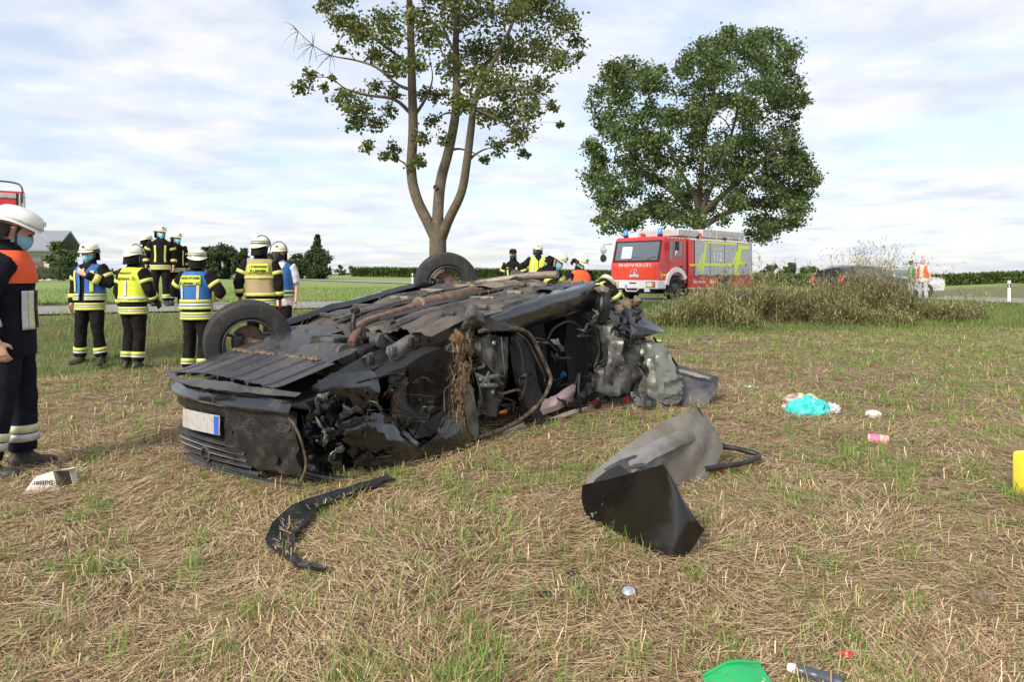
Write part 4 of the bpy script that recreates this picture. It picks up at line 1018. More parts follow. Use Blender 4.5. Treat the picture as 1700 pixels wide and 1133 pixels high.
def person(loc, rz, label, P):
    """P: pose and dress. Local frame: the figure faces -Y, stands on z = 0."""
    root = empty('person', loc, rz, label=label, cat='person', group=P.get('group'))
    sc = P.get('scale', 1.0); root.scale = (sc, sc, sc)
    vox = P.get('vox', 0.022)
    lean = P.get('lean', 0.0); drop = P.get('drop', 0.0); side = P.get('side', 0.0)
    hipz = 0.93 - drop
    def sp(z, extra=0.0):                                     # a point on the spine at upright height z (0.9 .. 1.55)
        t = z - 0.93; a = lean * min(1.0, 0.35 + 0.65 * t / 0.55) if lean else 0
        return Vector((side * t, -math.sin(a) * t, hipz + math.cos(a) * t))
    up = (sp(1.5) - sp(1.3)).normalized(); fw = Vector((1, 0, 0)).cross(up) * -1; fw = Vector((0, -up.z, up.y)) if lean else Vector((0, -1, 0))
    bulk = P.get('bulk', 1.0)
    torso = [(0.80, 0.205, 0.155), (0.90, 0.205, 0.155), (1.00, 0.195, 0.150), (1.10, 0.185, 0.142), (1.22, 0.190, 0.142), (1.33, 0.205, 0.145), (1.41, 0.195, 0.130), (1.47, 0.145, 0.105), (1.505, 0.085, 0.085), (1.545, 0.075, 0.078)]
    if P.get('drop', 0) > 0.2: torso = torso[1:]
    secs = [(sp(z), rx * bulk, ry * bulk) for z, rx, ry in torso]
    rad = lambda z: (np.interp(z, [t[0] for t in torso], [t[1] for t in torso]) * bulk, np.interp(z, [t[0] for t in torso], [t[2] for t in torso]) * bulk)
    def tp(ang, z, off=0.0):                                  # a point on the torso: ang 0 = front, + = figure's left
        rx, ry = rad(z); rx += off; ry += off
        c = sp(z); return c + Vector((math.sin(ang) * rx, 0, 0)) + fw * (math.cos(ang) * ry)
    sh = {s: sp(1.425) + Vector((s * 0.185 * bulk, 0, 0)) for s in (-1, 1)}      # s=+1: +x side
    elb = {s: Vector(P.get('elbow', {}).get(s, (sh[s].x + s * 0.075, sh[s].y + 0.03, sh[s].z - 0.275))) for s in (-1, 1)}
    wri = {s: Vector(P.get('wrist', {}).get(s, (elb[s].x - s * 0.0, elb[s].y - 0.07, elb[s].z - 0.245))) for s in (-1, 1)}
    st = P.get('stance', 0.12)
    hip = {s: Vector((s * 0.095, sp(0.93).y, hipz)) for s in (-1, 1)}
    ank = {s: Vector(P.get('ankle', {}).get(s, (s * st, 0.02, 0.10))) for s in (-1, 1)}
    kne = {s: Vector(P.get('knee', {}).get(s, ((hip[s].x + ank[s].x) / 2, (hip[s].y + ank[s].y) / 2 - 0.03, (hip[s].z + ank[s].z) / 2 + 0.01))) for s in (-1, 1)}
    cloth = P.get('cloth', m_blackc); seed = sum(ord(c) for c in label) % 97
    # --- body: head, neck, arms, hands in one skin
    hp = sp(1.545) + up * 0.10 + fw * P.get('headfw', 0.02)
    yaw = P.get('yaw', 0.0); pitch = P.get('pitch', 0.0)
    Rm = Matrix.Rotation(yaw, 3, 'Z') @ Matrix.Rotation(pitch, 3, 'X')           # pitch > 0 looks down
    H = lambda x, y, z: hp + Rm @ Vector((x, y, z))
    bmb = MB()
    bmb.loft([(sp(1.40), 0.07, 0.07), (sp(1.50), 0.062, 0.062), (hp + Vector((0, 0.012, -0.06)), 0.058, 0.06), (H(0, 0.01, 0.0), 0.055, 0.058)], 12)
    bmb.loft([(H(0, -0.035, -0.122), 0.030, 0.030), (H(0, -0.030, -0.10), 0.052, 0.052), (H(0, -0.012, -0.06), 0.066, 0.078), (H(0, 0, -0.01), 0.073, 0.093), (H(0, 0.006, 0.04), 0.076, 0.098), (H(0, 0.008, 0.085), 0.068, 0.088), (H(0, 0.01, 0.112), 0.040, 0.055), (H(0, 0.01, 0.12), 0.01, 0.015)], 16, ref=Rm @ Vector((1, 0, 0)))
    bmb.loft([(H(0, -0.088, 0.012), 0.009, 0.010), (H(0, -0.104, -0.018), 0.012, 0.014), (H(0, -0.108, -0.038), 0.016, 0.013), (H(0, -0.092, -0.048), 0.012, 0.008)], 8, ref=Rm @ Vector((1, 0, 0)))
    bmb.loft([(H(-0.045, -0.088, 0.022), 0.008, 0.01), (H(0, -0.096, 0.026), 0.011, 0.010), (H(0.045, -0.088, 0.022), 0.008, 0.01)], 8, ref=(0, 0, 1))        # brow
    bmb.loft([(H(-0.026, -0.082, -0.076), 0.006, 0.008), (H(0, -0.092, -0.076), 0.011, 0.010), (H(0.026, -0.082, -0.076), 0.006, 0.008)], 8, ref=(0, 0, 1))     # lips
    for s in (-1, 1):
        bmb.loft([(H(s * 0.072, 0.0, -0.035), 0.006, 0.012), (H(s * 0.082, 0.010, -0.005), 0.008, 0.020), (H(s * 0.080, 0.014, 0.022), 0.006, 0.014)], 8, ref=Rm @ Vector((1, 0, 0)))
        bmb.loft([(sh[s], 0.05, 0.05), (elb[s], 0.042, 0.042)], 10); bmb.loft([(elb[s], 0.042, 0.042), (wri[s], 0.028, 0.026)], 10)
        bmb.loft([(sp(1.40), 0.06, 0.06), (sh[s], 0.05, 0.05)], 10)
        d = (wri[s] - elb[s]).normalized(); hd = P.get('handdir', {}).get(s, tuple(d))
        hand_mesh(bmb, wri[s], hd, P.get('palm', {}).get(s, (-s, -0.2, 0)), s, P.get('curl', 0.45), 1.08)
    hv = P.get('handvox', 0.0115)
    body = remeshed(bmb, 'body', [m_skin, P.get('glove', m_skin)], root, hv, 2)
    if 'glove' in P:
        mi = [0] * len(body.data.polygons)
        for i, p in enumerate(body.data.polygons):
            for s in (-1, 1):
                if (p.center - wri[s]).dot((wri[s] - elb[s]).normalized()) > -0.03 and (p.center - wri[s]).length < 0.25: mi[i] = 1
        body.data.polygons.foreach_set('material_index', mi)
    for s in (-1, 1):
        e = MB(); c = H(s * 0.031, -0.0865, 0.006); e.lathe([(0, -0.010), (0.008, -0.007), (0.0115, 0), (0.008, 0.007), (0, 0.010)], n=10, axis='y', at=c); e.build('eye', m_eye, root, smooth=True)
    hr = MB(); hr.loft([(H(0, 0.03, -0.06), 0.060, 0.066), (H(0, 0.022, -0.02), 0.079, 0.088), (H(0, 0.018, 0.04), 0.083, 0.096), (H(0, 0.016, 0.09), 0.073, 0.088), (H(0, 0.014, 0.122), 0.035, 0.045)], 16, ref=Rm @ Vector((1, 0, 0)))
    ho = hr.build('hair', P.get('hair', m_hair), root, smooth=True)
    if P.get('facecover', 'blue') != 'none':
        k = MB(); g = []
        for z, w, f in ((0.000, 0.050, -0.105), (-0.022, 0.066, -0.118), (-0.050, 0.070, -0.122), (-0.085, 0.064, -0.112), (-0.128, 0.040, -0.080)):
            g.append([H(x * w / 0.07, f + 0.105 * (abs(x) / 0.078) ** 2.2, z - 0.004 * math.cos(x * 40)) for x in (-0.078, -0.052, -0.026, 0, 0.026, 0.052, 0.078)])
        k.patch(g, 2, 0.002); mk = auto_smooth(k.build('face_mask', m_mask if P.get('facecover', 'blue') == 'blue' else m_maskk, root), 60)
        for s in (-1, 1):
            e = MB(); e.tube([H(s * 0.072, -0.02, -0.02), H(s * 0.083, 0.02, 0.02)], 0.0016, n=4); e.tube([H(s * 0.068, -0.02, -0.09), H(s * 0.082, 0.02, -0.03)], 0.0016, n=4); e.build('ear_loop', m_white, mk)
    # --- jacket
    top = P.get('top', 'jacket')
    if top != 'bare':
        j = MB(); j.loft(secs, 22)
        short = top == 'tshirt'
        for s in (-1, 1):
            we = elb[s].lerp(wri[s], 0.94)
            j.loft([(sp(1.40) + Vector((s * 0.06, 0, 0)), 0.10, 0.10), (sh[s], 0.092 * bulk, 0.098 * bulk), (sh[s].lerp(elb[s], 0.45), 0.082 * bulk, 0.085 * bulk), (sh[s].lerp(elb[s], 0.95), 0.070, 0.072)], 14)
            if not short: j.loft([(sh[s].lerp(elb[s], 0.9), 0.070, 0.072), (elb[s], 0.072, 0.072), (elb[s].lerp(we, 0.5), 0.062, 0.062), (we, 0.055, 0.054)], 14)
        jk = remeshed(j, 'jacket' if not short else 'shirt', P.get('topmat', cloth), root, vox, 4, P.get('wr', 0.011), 8, seed)
        if P.get('collar', True) and not short:
            c = MB(); c.loft([(sp(1.50), 0.088, 0.088), (sp(1.535) + up * 0.02, 0.080, 0.082), (sp(1.55) + up * 0.035, 0.075, 0.078)], 18, caps=False); c.build('collar', cloth, jk, smooth=True)
        for zb, hb, mt in P.get('hembands', ()):
            g = []
            b_ = MB(); n = 28
            rows = []
            for (z, o) in ((zb, 0.0), (zb, 0.016), (zb + hb / 2, 0.017), (zb + hb, 0.016), (zb + hb, 0.0)): rows.append([tp(2 * math.pi * k / n, z, o) for k in range(n)])
            b_.add([p for r_ in rows for p in r_], [(i * n + k, i * n + (k + 1) % n, (i + 1) * n + (k + 1) % n, (i + 1) * n + k) for i in range(4) for k in range(n)])
            b_.build('hem_band', mt, jk, smooth=True)
        for (t0, t1, mt) in P.get('upperbands', ()):
            for s in (-1, 1):
                b_ = MB(); band(b_, sh[s], elb[s], 0.092 * bulk, 0.072, t0, t1, 0.011); b_.build('sleeve_band', mt, jk, smooth=True)
        for (t0, t1, mt) in P.get('forebands', ()):
            for s in (-1, 1):
                b_ = MB(); band(b_, elb[s], wri[s], 0.072, 0.053, t0, t1, 0.011); b_.build('cuff_band', mt, jk, smooth=True)
        for (ang, z0, z1, w, mt) in P.get('strips', ()):
            b_ = MB(); g = [[tp(ang + q * w, z0 + (z1 - z0) * i / 6, 0.017) for q in (-1, -.33, .33, 1)] for i in range(7)]
            b_.patch(g, 2, 0.003); b_.build('chest_strip', mt, jk, smooth=True)
        if P.get('yoke'):
            y_ = MB(); zz = (1.29, 1.34, 1.40, 1.45, 1.485, 1.51)
            n = 26; rows = [[tp(2 * math.pi * k / n, z, 0.018) for k in range(n)] for z in zz]
            y_.add([p for r_ in rows for p in r_], [(i * n + k, i * n + (k + 1) % n, (i + 1) * n + (k + 1) % n, (i + 1) * n + k) for i in range(len(zz) - 1) for k in range(n)])
            y_.build('orange_yoke', m_orange, jk, smooth=True)
    # --- vest
    if P.get('vest'):
        vm = P['vest']; zz = (P.get('vestz', 0.96), 1.04, 1.12, 1.22, 1.31, 1.38, 1.43, 1.465, 1.49); n = 36; off = 0.026
        gap = P.get('vestgap', 0.0)
        v_ = MB(); g = []
        for z in zz:
            a0 = gap if z < 1.40 else gap + (z - 1.40) * 6
            g.append([tp(a0 + (2 * math.pi - 2 * a0) * k / n, z, off + 0.004 * math.sin(k * 1.3 + z * 9)) for k in range(n + 1)])
        v_.patch(g, 1, 0.004, crumple=0.008, cs=9, seed=seed); vo = auto_smooth(v_.build('vest', vm, root), 70)
        for zb, hb, mt in P.get('vestbands', ()):
            b_ = MB(); n2 = 32; g = [[tp(gap + .02 + (2 * math.pi - 2 * gap - .04) * k / n2, z, off + 0.012) for k in range(n2 + 1)] for z in (zb, zb + hb / 2, zb + hb)]
            b_.patch(g, 1, 0.003); b_.build('vest_band', mt, vo, smooth=True)
        for (ang, z0, z1, w, mt) in P.get('veststrips', ()):
            b_ = MB(); g = [[tp(ang + q * w, z0 + (z1 - z0) * i / 6, off + 0.011) for q in (-1, -.33, .33, 1)] for i in range(7)]
            b_.patch(g, 2, 0.003); b_.build('vest_strip', mt, vo, smooth=True)
        for (txts, z0, z1, hw, mt) in P.get('plate', ()):
            if mt is not None:
                b_ = MB(); g = [[tp(math.pi + a, z, off + 0.013) for a in np.linspace(-hw, hw, 13)] for z in np.linspace(z0, z1, 5)]
                b_.patch(g, 1, 0.003); b_.build('name_panel', mt, vo, smooth=True)
            for (txt, zt, size, wmax) in txts:
                vs, fs = text_mesh(txt, size, 0.002)
                w0 = max(abs(v.x) for v in vs); k_ = wmax / w0
                t = MB(); t.add([tp(math.pi + v.x * k_, zt + v.y, off + 0.0215) for v in vs], [tuple(reversed(f)) for f in fs]); t.build('lettering', m_blk, vo)
    # --- trousers and boots
    if P.get('legs', True):
        t = MB()
        t.loft([(sp(1.04), 0.155, 0.125), (Vector((0, hip[1].y, hipz + 0.02)), 0.175, 0.140), (Vector((0, hip[1].y, hipz - 0.06)), 0.165, 0.135), (Vector((0, hip[1].y - .005, hipz - 0.12)), 0.10, 0.09)], 18)
        for s in (-1, 1):
            t.loft([(hip[s] + Vector((0, 0, 0.02)), 0.092, 0.115), (hip[s].lerp(kne[s], 0.35), 0.098, 0.112), (hip[s].lerp(kne[s], 0.85), 0.082, 0.09), (kne[s], 0.078, 0.085)], 14)
            t.loft([(hip[s].lerp(kne[s], 0.88), 0.080, 0.088), (kne[s], 0.078, 0.086), (kne[s].lerp(ank[s], 0.5), 0.078, 0.084), (kne[s].lerp(ank[s], 0.93), 0.080, 0.084)], 14)
        tr = remeshed(t, 'trousers', P.get('legmat', cloth), root, vox, 4, P.get('wr', 0.011), 8, seed + 7)
        for (t0, t1, mt) in P.get('legbands', ()):
            for s in (-1, 1):
                b_ = MB(); band(b_, kne[s], ank[s], 0.080, 0.082, t0, t1, 0.012, flat=1.06); b_.build('leg_band', mt, tr, smooth=True)
        for s in (-1, 1):
            f = MB(); a = ank[s]; fa = P.get('toe', {}).get(s, s * 0.25); fd = Vector((math.sin(fa), -math.cos(fa), 0)); fx = Vector((fd.y, -fd.x, 0))
            z0 = a.z - 0.10
            f.loft([(a + Vector((0, 0.01, 0.10)), 0.062, 0.066), (a + Vector((0, 0.005, 0.0)), 0.056, 0.064), (a + fd * 0.02 - Vector((0, 0, 0.045)), 0.052, 0.085)], 14, ref=fx)
            def fp(t_, z): 
                q = a + fd * t_; q.z = z0 + z; return q
            f.loft([(fp(-0.085, 0.045), 0.030, 0.040), (fp(-0.06, 0.05), 0.046, 0.050), (fp(0.02, 0.052), 0.049, 0.052), (fp(0.09, 0.042), 0.054, 0.042), (fp(0.16, 0.036), 0.052, 0.036), (fp(0.195, 0.030), 0.036, 0.028), (fp(0.208, 0.026), 0.012, 0.012)], 14, ref=fx)
            remeshed(f, 'boot', m_boot, root, min(vox, 0.014), 3)
    # --- helmet or cap
    hm = P.get('helmet', 'cream')
    if hm in ('cream', 'white', 'striped'):
        s_ = MB(); n = 30; rows = []
        for (e, k) in ((0.0, 1.10), (0.04, 1.03), (0.10, 1.0), (0.35, 0.985), (0.65, 0.93), (0.88, 0.80), (1.05, 0.63), (1.22, 0.42), (1.38, 0.20)):
            row = []
            for q in range(n):
                a = 2 * math.pi * q / n; cx_, sy_ = math.cos(a), math.sin(a)
                fr_ = max(0, -sy_); bk = max(0, sy_)
                rr = k if e > 0.05 else k * (1 + 0.20 * fr_ ** 3 + 0.10 * bk ** 2)
                z = 0.045 + 0.118 * math.sin(e) / math.sin(1.38) - (0.016 * fr_ ** 2 + 0.045 * bk ** 2) * max(0, 1 - e * 3)
                row.append(H(0.122 * rr * cx_, 0.012 + 0.148 * rr * sy_, z))
            rows.append(row)
        s_.add([p for r_ in rows for p in r_], [(i * n + k, i * n + (k + 1) % n, (i + 1) * n + (k + 1) % n, (i + 1) * n + k) for i in range(len(rows) - 1) for k in range(n)] + [tuple((len(rows) - 1) * n + k for k in range(n)), tuple(reversed(range(n)))])
        he = auto_smooth(s_.build('helmet', m_shellw if hm == 'white' else m_shell, root), 50)
        def dome(a, e, off=0.004):
            ks = np.interp(e, [0.1, 0.35, 0.65, 0.88, 1.05, 1.22, 1.38], [1.0, 0.985, 0.93, 0.80, 0.63, 0.42, 0.20]); k2 = ks
            return H((0.122 * k2 + off) * math.cos(a), 0.012 + (0.148 * k2 + off) * math.sin(a), 0.045 + 0.118 * math.sin(e) / math.sin(1.38) + off * math.sin(e))
        b_ = MB(); g = [[dome(a, e) for a in np.linspace(0, 2 * math.pi, 33)] for e in (0.14, 0.20, 0.27)]
        b_.patch(g, 1, 0.002); b_.build('helmet_band', m_silver if hm != 'striped' else m_blk, he, smooth=True)
        if hm == 'striped':
            b_ = MB(); g = [[dome(a, e) for a in np.linspace(0, 2 * math.pi, 33)] for e in (0.42, 0.46, 0.50)]; b_.patch(g, 1, 0.002); b_.build('helmet_band', m_blk, he, smooth=True)
        b_ = MB(); g = [[dome(-math.pi / 2 + q * 0.16, e, 0.006) for q in (-1, 0, 1)] for e in (0.42, 0.56, 0.70)]; b_.patch(g, 2, 0.002); b_.build('helmet_badge', m_blk, he)
        ng = MB(); g = [[H(0.118 * math.cos(a), 0.012 + 0.150 * math.sin(a) * (1 + 0.1 * t), 0.03 - 0.115 * t - 0.025 * math.sin(a)) for a in np.linspace(0.12, math.pi - 0.12, 9)] for t in (0, 0.5, 1)]
        ng.patch(g, 2, 0.004); auto_smooth(ng.build('neck_guard', m_blackc, he), 70)
        for s in (-1, 1):
            b_ = MB(); b_.tube([H(s * 0.112, -0.005, 0.04), H(s * 0.088, -0.02, -0.03), H(s * 0.055, -0.055, -0.115)], 0.007, n=5, smooth=3); b_.build('chin_strap', m_blk, he)
        if P.get('visor'):
            b_ = MB(); b_.tube([H(0.133 * math.cos(a), -0.035 + 0.02 * math.sin(a), 0.045 + 0.145 * math.sin(a)) for a in np.linspace(0, math.pi, 14)], 0.0075, n=6); b_.build('visor_frame', m_blk, he)
        if P.get('lamp'):
            s = P['lamp']; b_ = MB(); b_.tube([H(s * 0.138, 0.02, 0.055), H(s * 0.138, -0.085, 0.05)], [0.018, 0.021], n=10); b_.build('helmet_lamp', m_blk, he)
    elif hm == 'cap':
        s_ = MB(); s_.loft([(H(0, 0.012, 0.035), 0.086, 0.104), (H(0, 0.012, 0.08), 0.088, 0.106), (H(0, 0.012, 0.125), 0.078, 0.094), (H(0, 0.012, 0.145), 0.04, 0.05)], 20, ref=Rm @ Vector((1, 0, 0)))
        he = auto_smooth(s_.build('cap', m_blackc, root), 60)
        b_ = MB(); b_.patch([[H(x, -0.075 - 0.0 * x, 0.05), H(x * 0.95, -0.125 + 2 * x * x, 0.045), H(x * 0.8, -0.165 + 6 * x * x, 0.036)] for x in (-0.07, -0.035, 0, 0.035, 0.07)], 2, 0.004); b_.build('cap_peak', m_blackc, he, smooth=True)
    return root

def stand(px, py_feet, Y=None, z=None):
    b = at(px, py_feet, Y); return (b.x, b.y, G(b.x, b.y) if z is None else z)
FD = dict(hembands=((0.82, 0.035, m_limeband), (0.862, 0.022, m_silver), (0.89, 0.035, m_limeband)), upperbands=((0.42, 0.60, m_limeband),), forebands=((0.45, 0.68, m_limeband),), legbands=((0.60, 0.72, m_limeband), (0.735, 0.79, m_silver)), strips=((0.5, 0.98, 1.36, 0.11, m_limeband), (-0.5, 0.98, 1.36, 0.11, m_limeband)))

# near man cut by the left edge, in profile, looking down to the right
person((-3.52, 4.98, G(-3.52, 4.98)), R(112), 'nearest firefighter in navy jacket with orange shoulders, cut by the left photo edge',
       dict(cloth=m_navy, helmet='white', pitch=0.42, yaw=0.12, vox=0.013, wr=0.008, yoke=True, lamp=1, headfw=0.04, handvox=0.0075, scale=1.035, bulk=0.98,
            strips=((0.42, 0.98, 1.24, 0.15, m_cream), (0.72, 0.98, 1.24, 0.13, m_silver), (-0.42, 0.98, 1.24, 0.15, m_cream), (-0.72, 0.98, 1.24, 0.13, m_silver)), legbands=((0.50, 0.62, m_cream), (0.64, 0.76, m_silver)), forebands=((.5, .7, m_silver),),
            ankle={-1: (-0.13, 0.10, 0.10), 1: (0.12, -0.05, 0.10)}, toe={-1: -0.2, 1: 0.3}, elbow={1: (0.27, 0.12, 1.16), -1: (-0.27, 0.1, 1.16)}, wrist={1: (0.25, 0.05, 0.92), -1: (-0.25, 0.02, 0.92)}))
person(stand(150, 602, 10.5, G(-6.2, 10.5)), R(-6), 'firefighter in blue vest holding a hand to his chest, facing the camera',
       dict(FD, vest=m_bluevest, vestgap=0.16, vestbands=((0.965, 0.03, m_limeband), (1.0, 0.02, m_silver), (1.03, 0.03, m_limeband)), veststrips=((0.62, 1.08, 1.40, 0.12, m_limeband), (-0.62, 1.08, 1.40, 0.12, m_limeband)), strips=(),
            elbow={1: (0.34, 0.0, 1.19)}, wrist={1: (0.09, -0.24, 1.34)}, handdir={1: (-0.8, 0.0, 0.5)}, palm={1: (0, 1, 0)}, lamp=1, stance=0.17, yaw=0.05, pitch=0.1))
person(stand(222, 615, 10.35, G(-5.5, 10.3)), R(160), 'firefighter in lime yellow vest seen from behind, between two blue vests',
       dict(FD, vest=m_limevest, vestz=1.0, vestbands=((1.03, 0.045, m_silver),), veststrips=((math.pi + 0.15, 1.08, 1.30, 0.10, m_silver),), plate=(((('KOMMANDANT', 1.40, 0.045, 0.55), ('Leipheim 3', 1.315, 0.07, 0.7)), 1.3, 1.45, 0.6, None),), strips=(),
            visor=True, glove=m_glove, elbow={-1: (-0.27, -0.02, 1.17)}, wrist={-1: (-0.25, -0.17, 1.0)}, facecover='none', stance=0.10))
zr_ = lambda x, y: G(x, y) + 0.03
person(stand(267, 505, 16.0, zr_(-7.9, 16.0)), R(22), 'tall firefighter on the road in black jacket with blue mask, looking right',
       dict(FD, yaw=0.45, elbow={-1: (-0.29, 0.05, 1.16)}, scale=1.0))
person(stand(293, 505, 16.6, zr_(-7.8, 16.6)), R(50), 'firefighter on the road half hidden behind the tall one, looking right', dict(FD, yaw=0.2, scale=0.94))
person(stand(243, 505, 17.2, zr_(-8.9, 17.2)), R(150), 'firefighter on the road whose helmet shows left of the tall one', dict(FD, facecover='none', scale=0.93))
person(stand(326, 612, 9.6, G(-4.27, 9.6)), R(172), 'firefighter in blue vest with lime name panel, seen from behind beside the front wheel',
       dict(FD, vest=m_bluevest, vestbands=((0.965, 0.04, m_limeband), (1.015, 0.035, m_silver), (1.06, 0.04, m_limeband)), veststrips=((math.pi - 0.55, 1.10, 1.30, 0.085, m_cream), (math.pi + 0.55, 1.10, 1.30, 0.085, m_cream)),
            plate=(((('FAHRZEUGFÜHRER', 1.385, 0.048, 0.62), ('FF LEIPHEIM 11/1', 1.31, 0.052, 0.62)), 1.295, 1.435, 0.70, m_lime),), strips=(), helmet='striped', yaw=0.55, scale=0.96,
            elbow={1: (0.36, -0.02, 1.2), -1: (-0.36, -0.02, 1.2)}, wrist={1: (0.2, -0.22, 1.12), -1: (-0.2, -0.22, 1.12)}))
person(stand(433, 600, 10.2, G(-3.6, 10.2) + 0.12), R(186), 'commander in tan vest with black jacket sleeves, seen from behind',
       dict(FD, vest=m_tan, vestbands=((0.965, 0.045, m_limeband), (1.21, 0.04, m_limeband)), plate=(((('2. KOMMANDANT', 1.365, 0.05, 0.55), ('FF LEIPHEIM', 1.305, 0.05, 0.45)), 1.29, 1.42, 0.66, m_lime),), strips=(), helmet='striped', visor=True, glove=m_red_glove, yaw=-0.3,
            elbow={1: (0.30, 0.04, 1.18)}, wrist={1: (0.29, 0.0, 0.94)}))
person(stand(464, 580, 11.4, G(-3.7, 11.4) + 0.08), R(8), 'man in blue sleeveless vest and white shirt with black mask, facing the camera',
       dict(vest=m_bluevest, vestgap=0.22, vestbands=((0.965, 0.03, m_limeband), (1.03, 0.03, m_limeband)), top='tshirt', topmat=M('white shirt', (0.7, 0.7, 0.72), 0.85), facecover='black', helmet='cream', visor=True, yaw=-0.12))
person(stand(852, 560, 16.5, G(0.0, 16.5)), R(-12), 'firefighter in black cap and black mask standing behind the wreck', dict(FD, helmet='cap', facecover='black', yaw=0.3, hair=m_hair))
person(stand(893, 560, 17.5, G(0.6, 17.5) + 0.05), R(4), 'helper in lime safety vest with hands on hips behind the wreck',
       dict(vest=m_limevest, vestgap=0.05, vestbands=((1.10, 0.045, m_silver), (1.0, 0.045, m_silver)), veststrips=((0.55, 1.15, 1.42, 0.1, m_silver), (-0.55, 1.15, 1.42, 0.1, m_silver)), top='tshirt', topmat=m_blackc, facecover='black',
            elbow={1: (0.42, 0.08, 1.2), -1: (-0.42, 0.08, 1.2)}, wrist={1: (0.22, -0.03, 1.02), -1: (-0.22, -0.03, 1.02)}, handdir={1: (-0.7, -0.6, -0.2), -1: (0.7, -0.6, -0.2)}))
person(stand(890, 560, 11.0, G(0.4, 11.0) + 0.05), R(66), 'firefighter bending forward over the rear of the wreck',
       dict(FD, lean=0.46, drop=0.0, pitch=0.55, elbow={-1: (-0.27, -0.42, 1.12), 1: (0.27, -0.42, 1.12)}, wrist={-1: (-0.18, -0.56, 0.92), 1: (0.18, -0.56, 0.92)}, strips=((math.pi, 1.0, 1.4, 0.1, m_limeband),), glove=m_glove))
person(stand(962, 560, 11.9, G(1.1, 11.9)), R(30), 'firefighter with orange shoulders and yellow helmet looking down at the wreck',
       dict(cloth=m_navy, yoke=True, pitch=0.55, yaw=0.15, helmet='cream', lamp=-1, strips=((0.42, 1.05, 1.24, 0.16, m_cream), (-0.42, 1.05, 1.24, 0.16, m_cream)), forebands=((0.4, 0.62, m_silver),), elbow={-1: (-0.30, 0.0, 1.18), 1: (0.30, 0.0, 1.18)}, wrist={-1: (-0.26, -0.2, 1.04), 1: (0.26, -0.2, 1.04)}, scale=0.97))
person(stand(978, 560, 10.4, G(1.15, 10.4)), R(150), 'firefighter stooping low at the rear end of the wreck, back to the camera',
       dict(FD, drop=0.06, lean=1.0, pitch=0.9, facecover='none', hembands=((0.95, 0.05, m_limeband), (1.22, 0.05, m_limeband)), upperbands=((0.3, 0.5, m_limeband),), strips=((math.pi - 0.5, 1.0, 1.42, 0.12, m_limeband), (math.pi + 0.5, 1.0, 1.42, 0.12, m_limeband)),
            elbow={1: (0.32, -0.52, 0.92), -1: (-0.32, -0.52, 0.92)}, wrist={1: (0.24, -0.62, 0.68), -1: (-0.24, -0.62, 0.68)}, knee={1: (0.16, -0.14, 0.50), -1: (-0.16, -0.14, 0.50)}, ankle={1: (0.17, 0.0, 0.10), -1: (-0.17, 0.0, 0.10)}, glove=m_glove))
NB = dict(handvox=0.014, helmet='none', facecover='none', top='tshirt', collar=False)
person(stand(1513, 505, 31, zr_(17.4, 31)), R(60), 'bystander with long dark hair in a green shirt beyond the weed bushes', dict(NB, topmat=M('green shirt', (0.13, 0.30, 0.17), 0.85), legmat=M('light trousers', (0.45, 0.46, 0.5), 0.9), vox=0.025))
person(stand(1532, 505, 30.4, zr_(17.6, 30.4)), R(-50), 'bystander in an orange safety vest over pale clothes on the right', dict(NB, topmat=M('pale shirt', (0.6, 0.55, 0.52), 0.85), vest=m_orange, vestgap=0.35, vestz=1.0, legmat=M('light trousers', (0.45, 0.46, 0.5), 0.9), hair=M('grey hair', (0.4, 0.36, 0.33), 0.8), vox=0.025, scale=1.04))
person(stand(1480, 505, 40.5, zr_(21.6, 40.5)), R(10), 'bystander whose head shows behind the silver car', dict(NB, topmat=M('grey shirt', (0.3, 0.32, 0.34), 0.85), vox=0.03, scale=0.98))
# ================================================================== the overturned car
m_cpaint = M('black car lacquer', (0.006, 0.0065, 0.009), 0.2, coat=0.8, col2=(0.06, 0.05, 0.039), scale=5.5, lo=0.52, hi=0.8, bump=0.08, bscale=30)
m_cmatt = M('scuffed black plastic', (0.011, 0.011, 0.012), 0.4, col2=(0.06, 0.049, 0.038), scale=9, lo=0.5, hi=0.85, bump=0.3, bscale=70)
m_tray = M('grey undertray plastic', (0.034, 0.035, 0.039), 0.36, col2=(0.095, 0.083, 0.07), scale=3.5, lo=0.46, hi=0.75, bump=0.12, bscale=80)
m_floor = M('dusty floor pan', (0.045, 0.041, 0.037), 0.5, col2=(0.14, 0.115, 0.09), scale=3.2, lo=0.38, hi=0.68, bump=0.35, bscale=50)
m_rust = M('rusty exhaust', (0.13, 0.065, 0.045), 0.75, col2=(0.20, 0.155, 0.12), scale=9, lo=0.45, hi=0.7, bump=0.3)
m_metal = M('torn bare metal', (0.125, 0.125, 0.115), 0.36, metal=0.45, col2=(0.022, 0.021, 0.019), scale=4, lo=0.38, hi=0.58, bump=0.25, bscale=40)
m_pale = M('pale primer panel', (0.19, 0.205, 0.18), 0.34, metal=0.35, col2=(0.055, 0.05, 0.042), scale=4.0, lo=0.46, hi=0.70, bump=0.2, bscale=40)
m_liner = M('dusty arch liner', (0.175, 0.162, 0.145), 0.75, col2=(0.10, 0.085, 0.068), scale=6, lo=0.42, hi=0.68, bump=0.3)
m_linerb = M('brown arch patch', (0.070, 0.040, 0.026), 0.8, col2=(0.035, 0.025, 0.02), scale=9)
m_dark = M('cabin black', (0.010, 0.010, 0.011), 0.85)
m_seat = M('seat cloth', (0.020, 0.020, 0.023), 0.9, bump=0.2)
m_mud = M('clinging mud', (0.13, 0.078, 0.040), 0.95, col2=(0.21, 0.135, 0.07), scale=20, bump=0.9, bscale=60)
m_clod = M('earth clod', (0.16, 0.115, 0.078), 0.95, col2=(0.25, 0.19, 0.13), scale=16, bump=0.9, bscale=60)
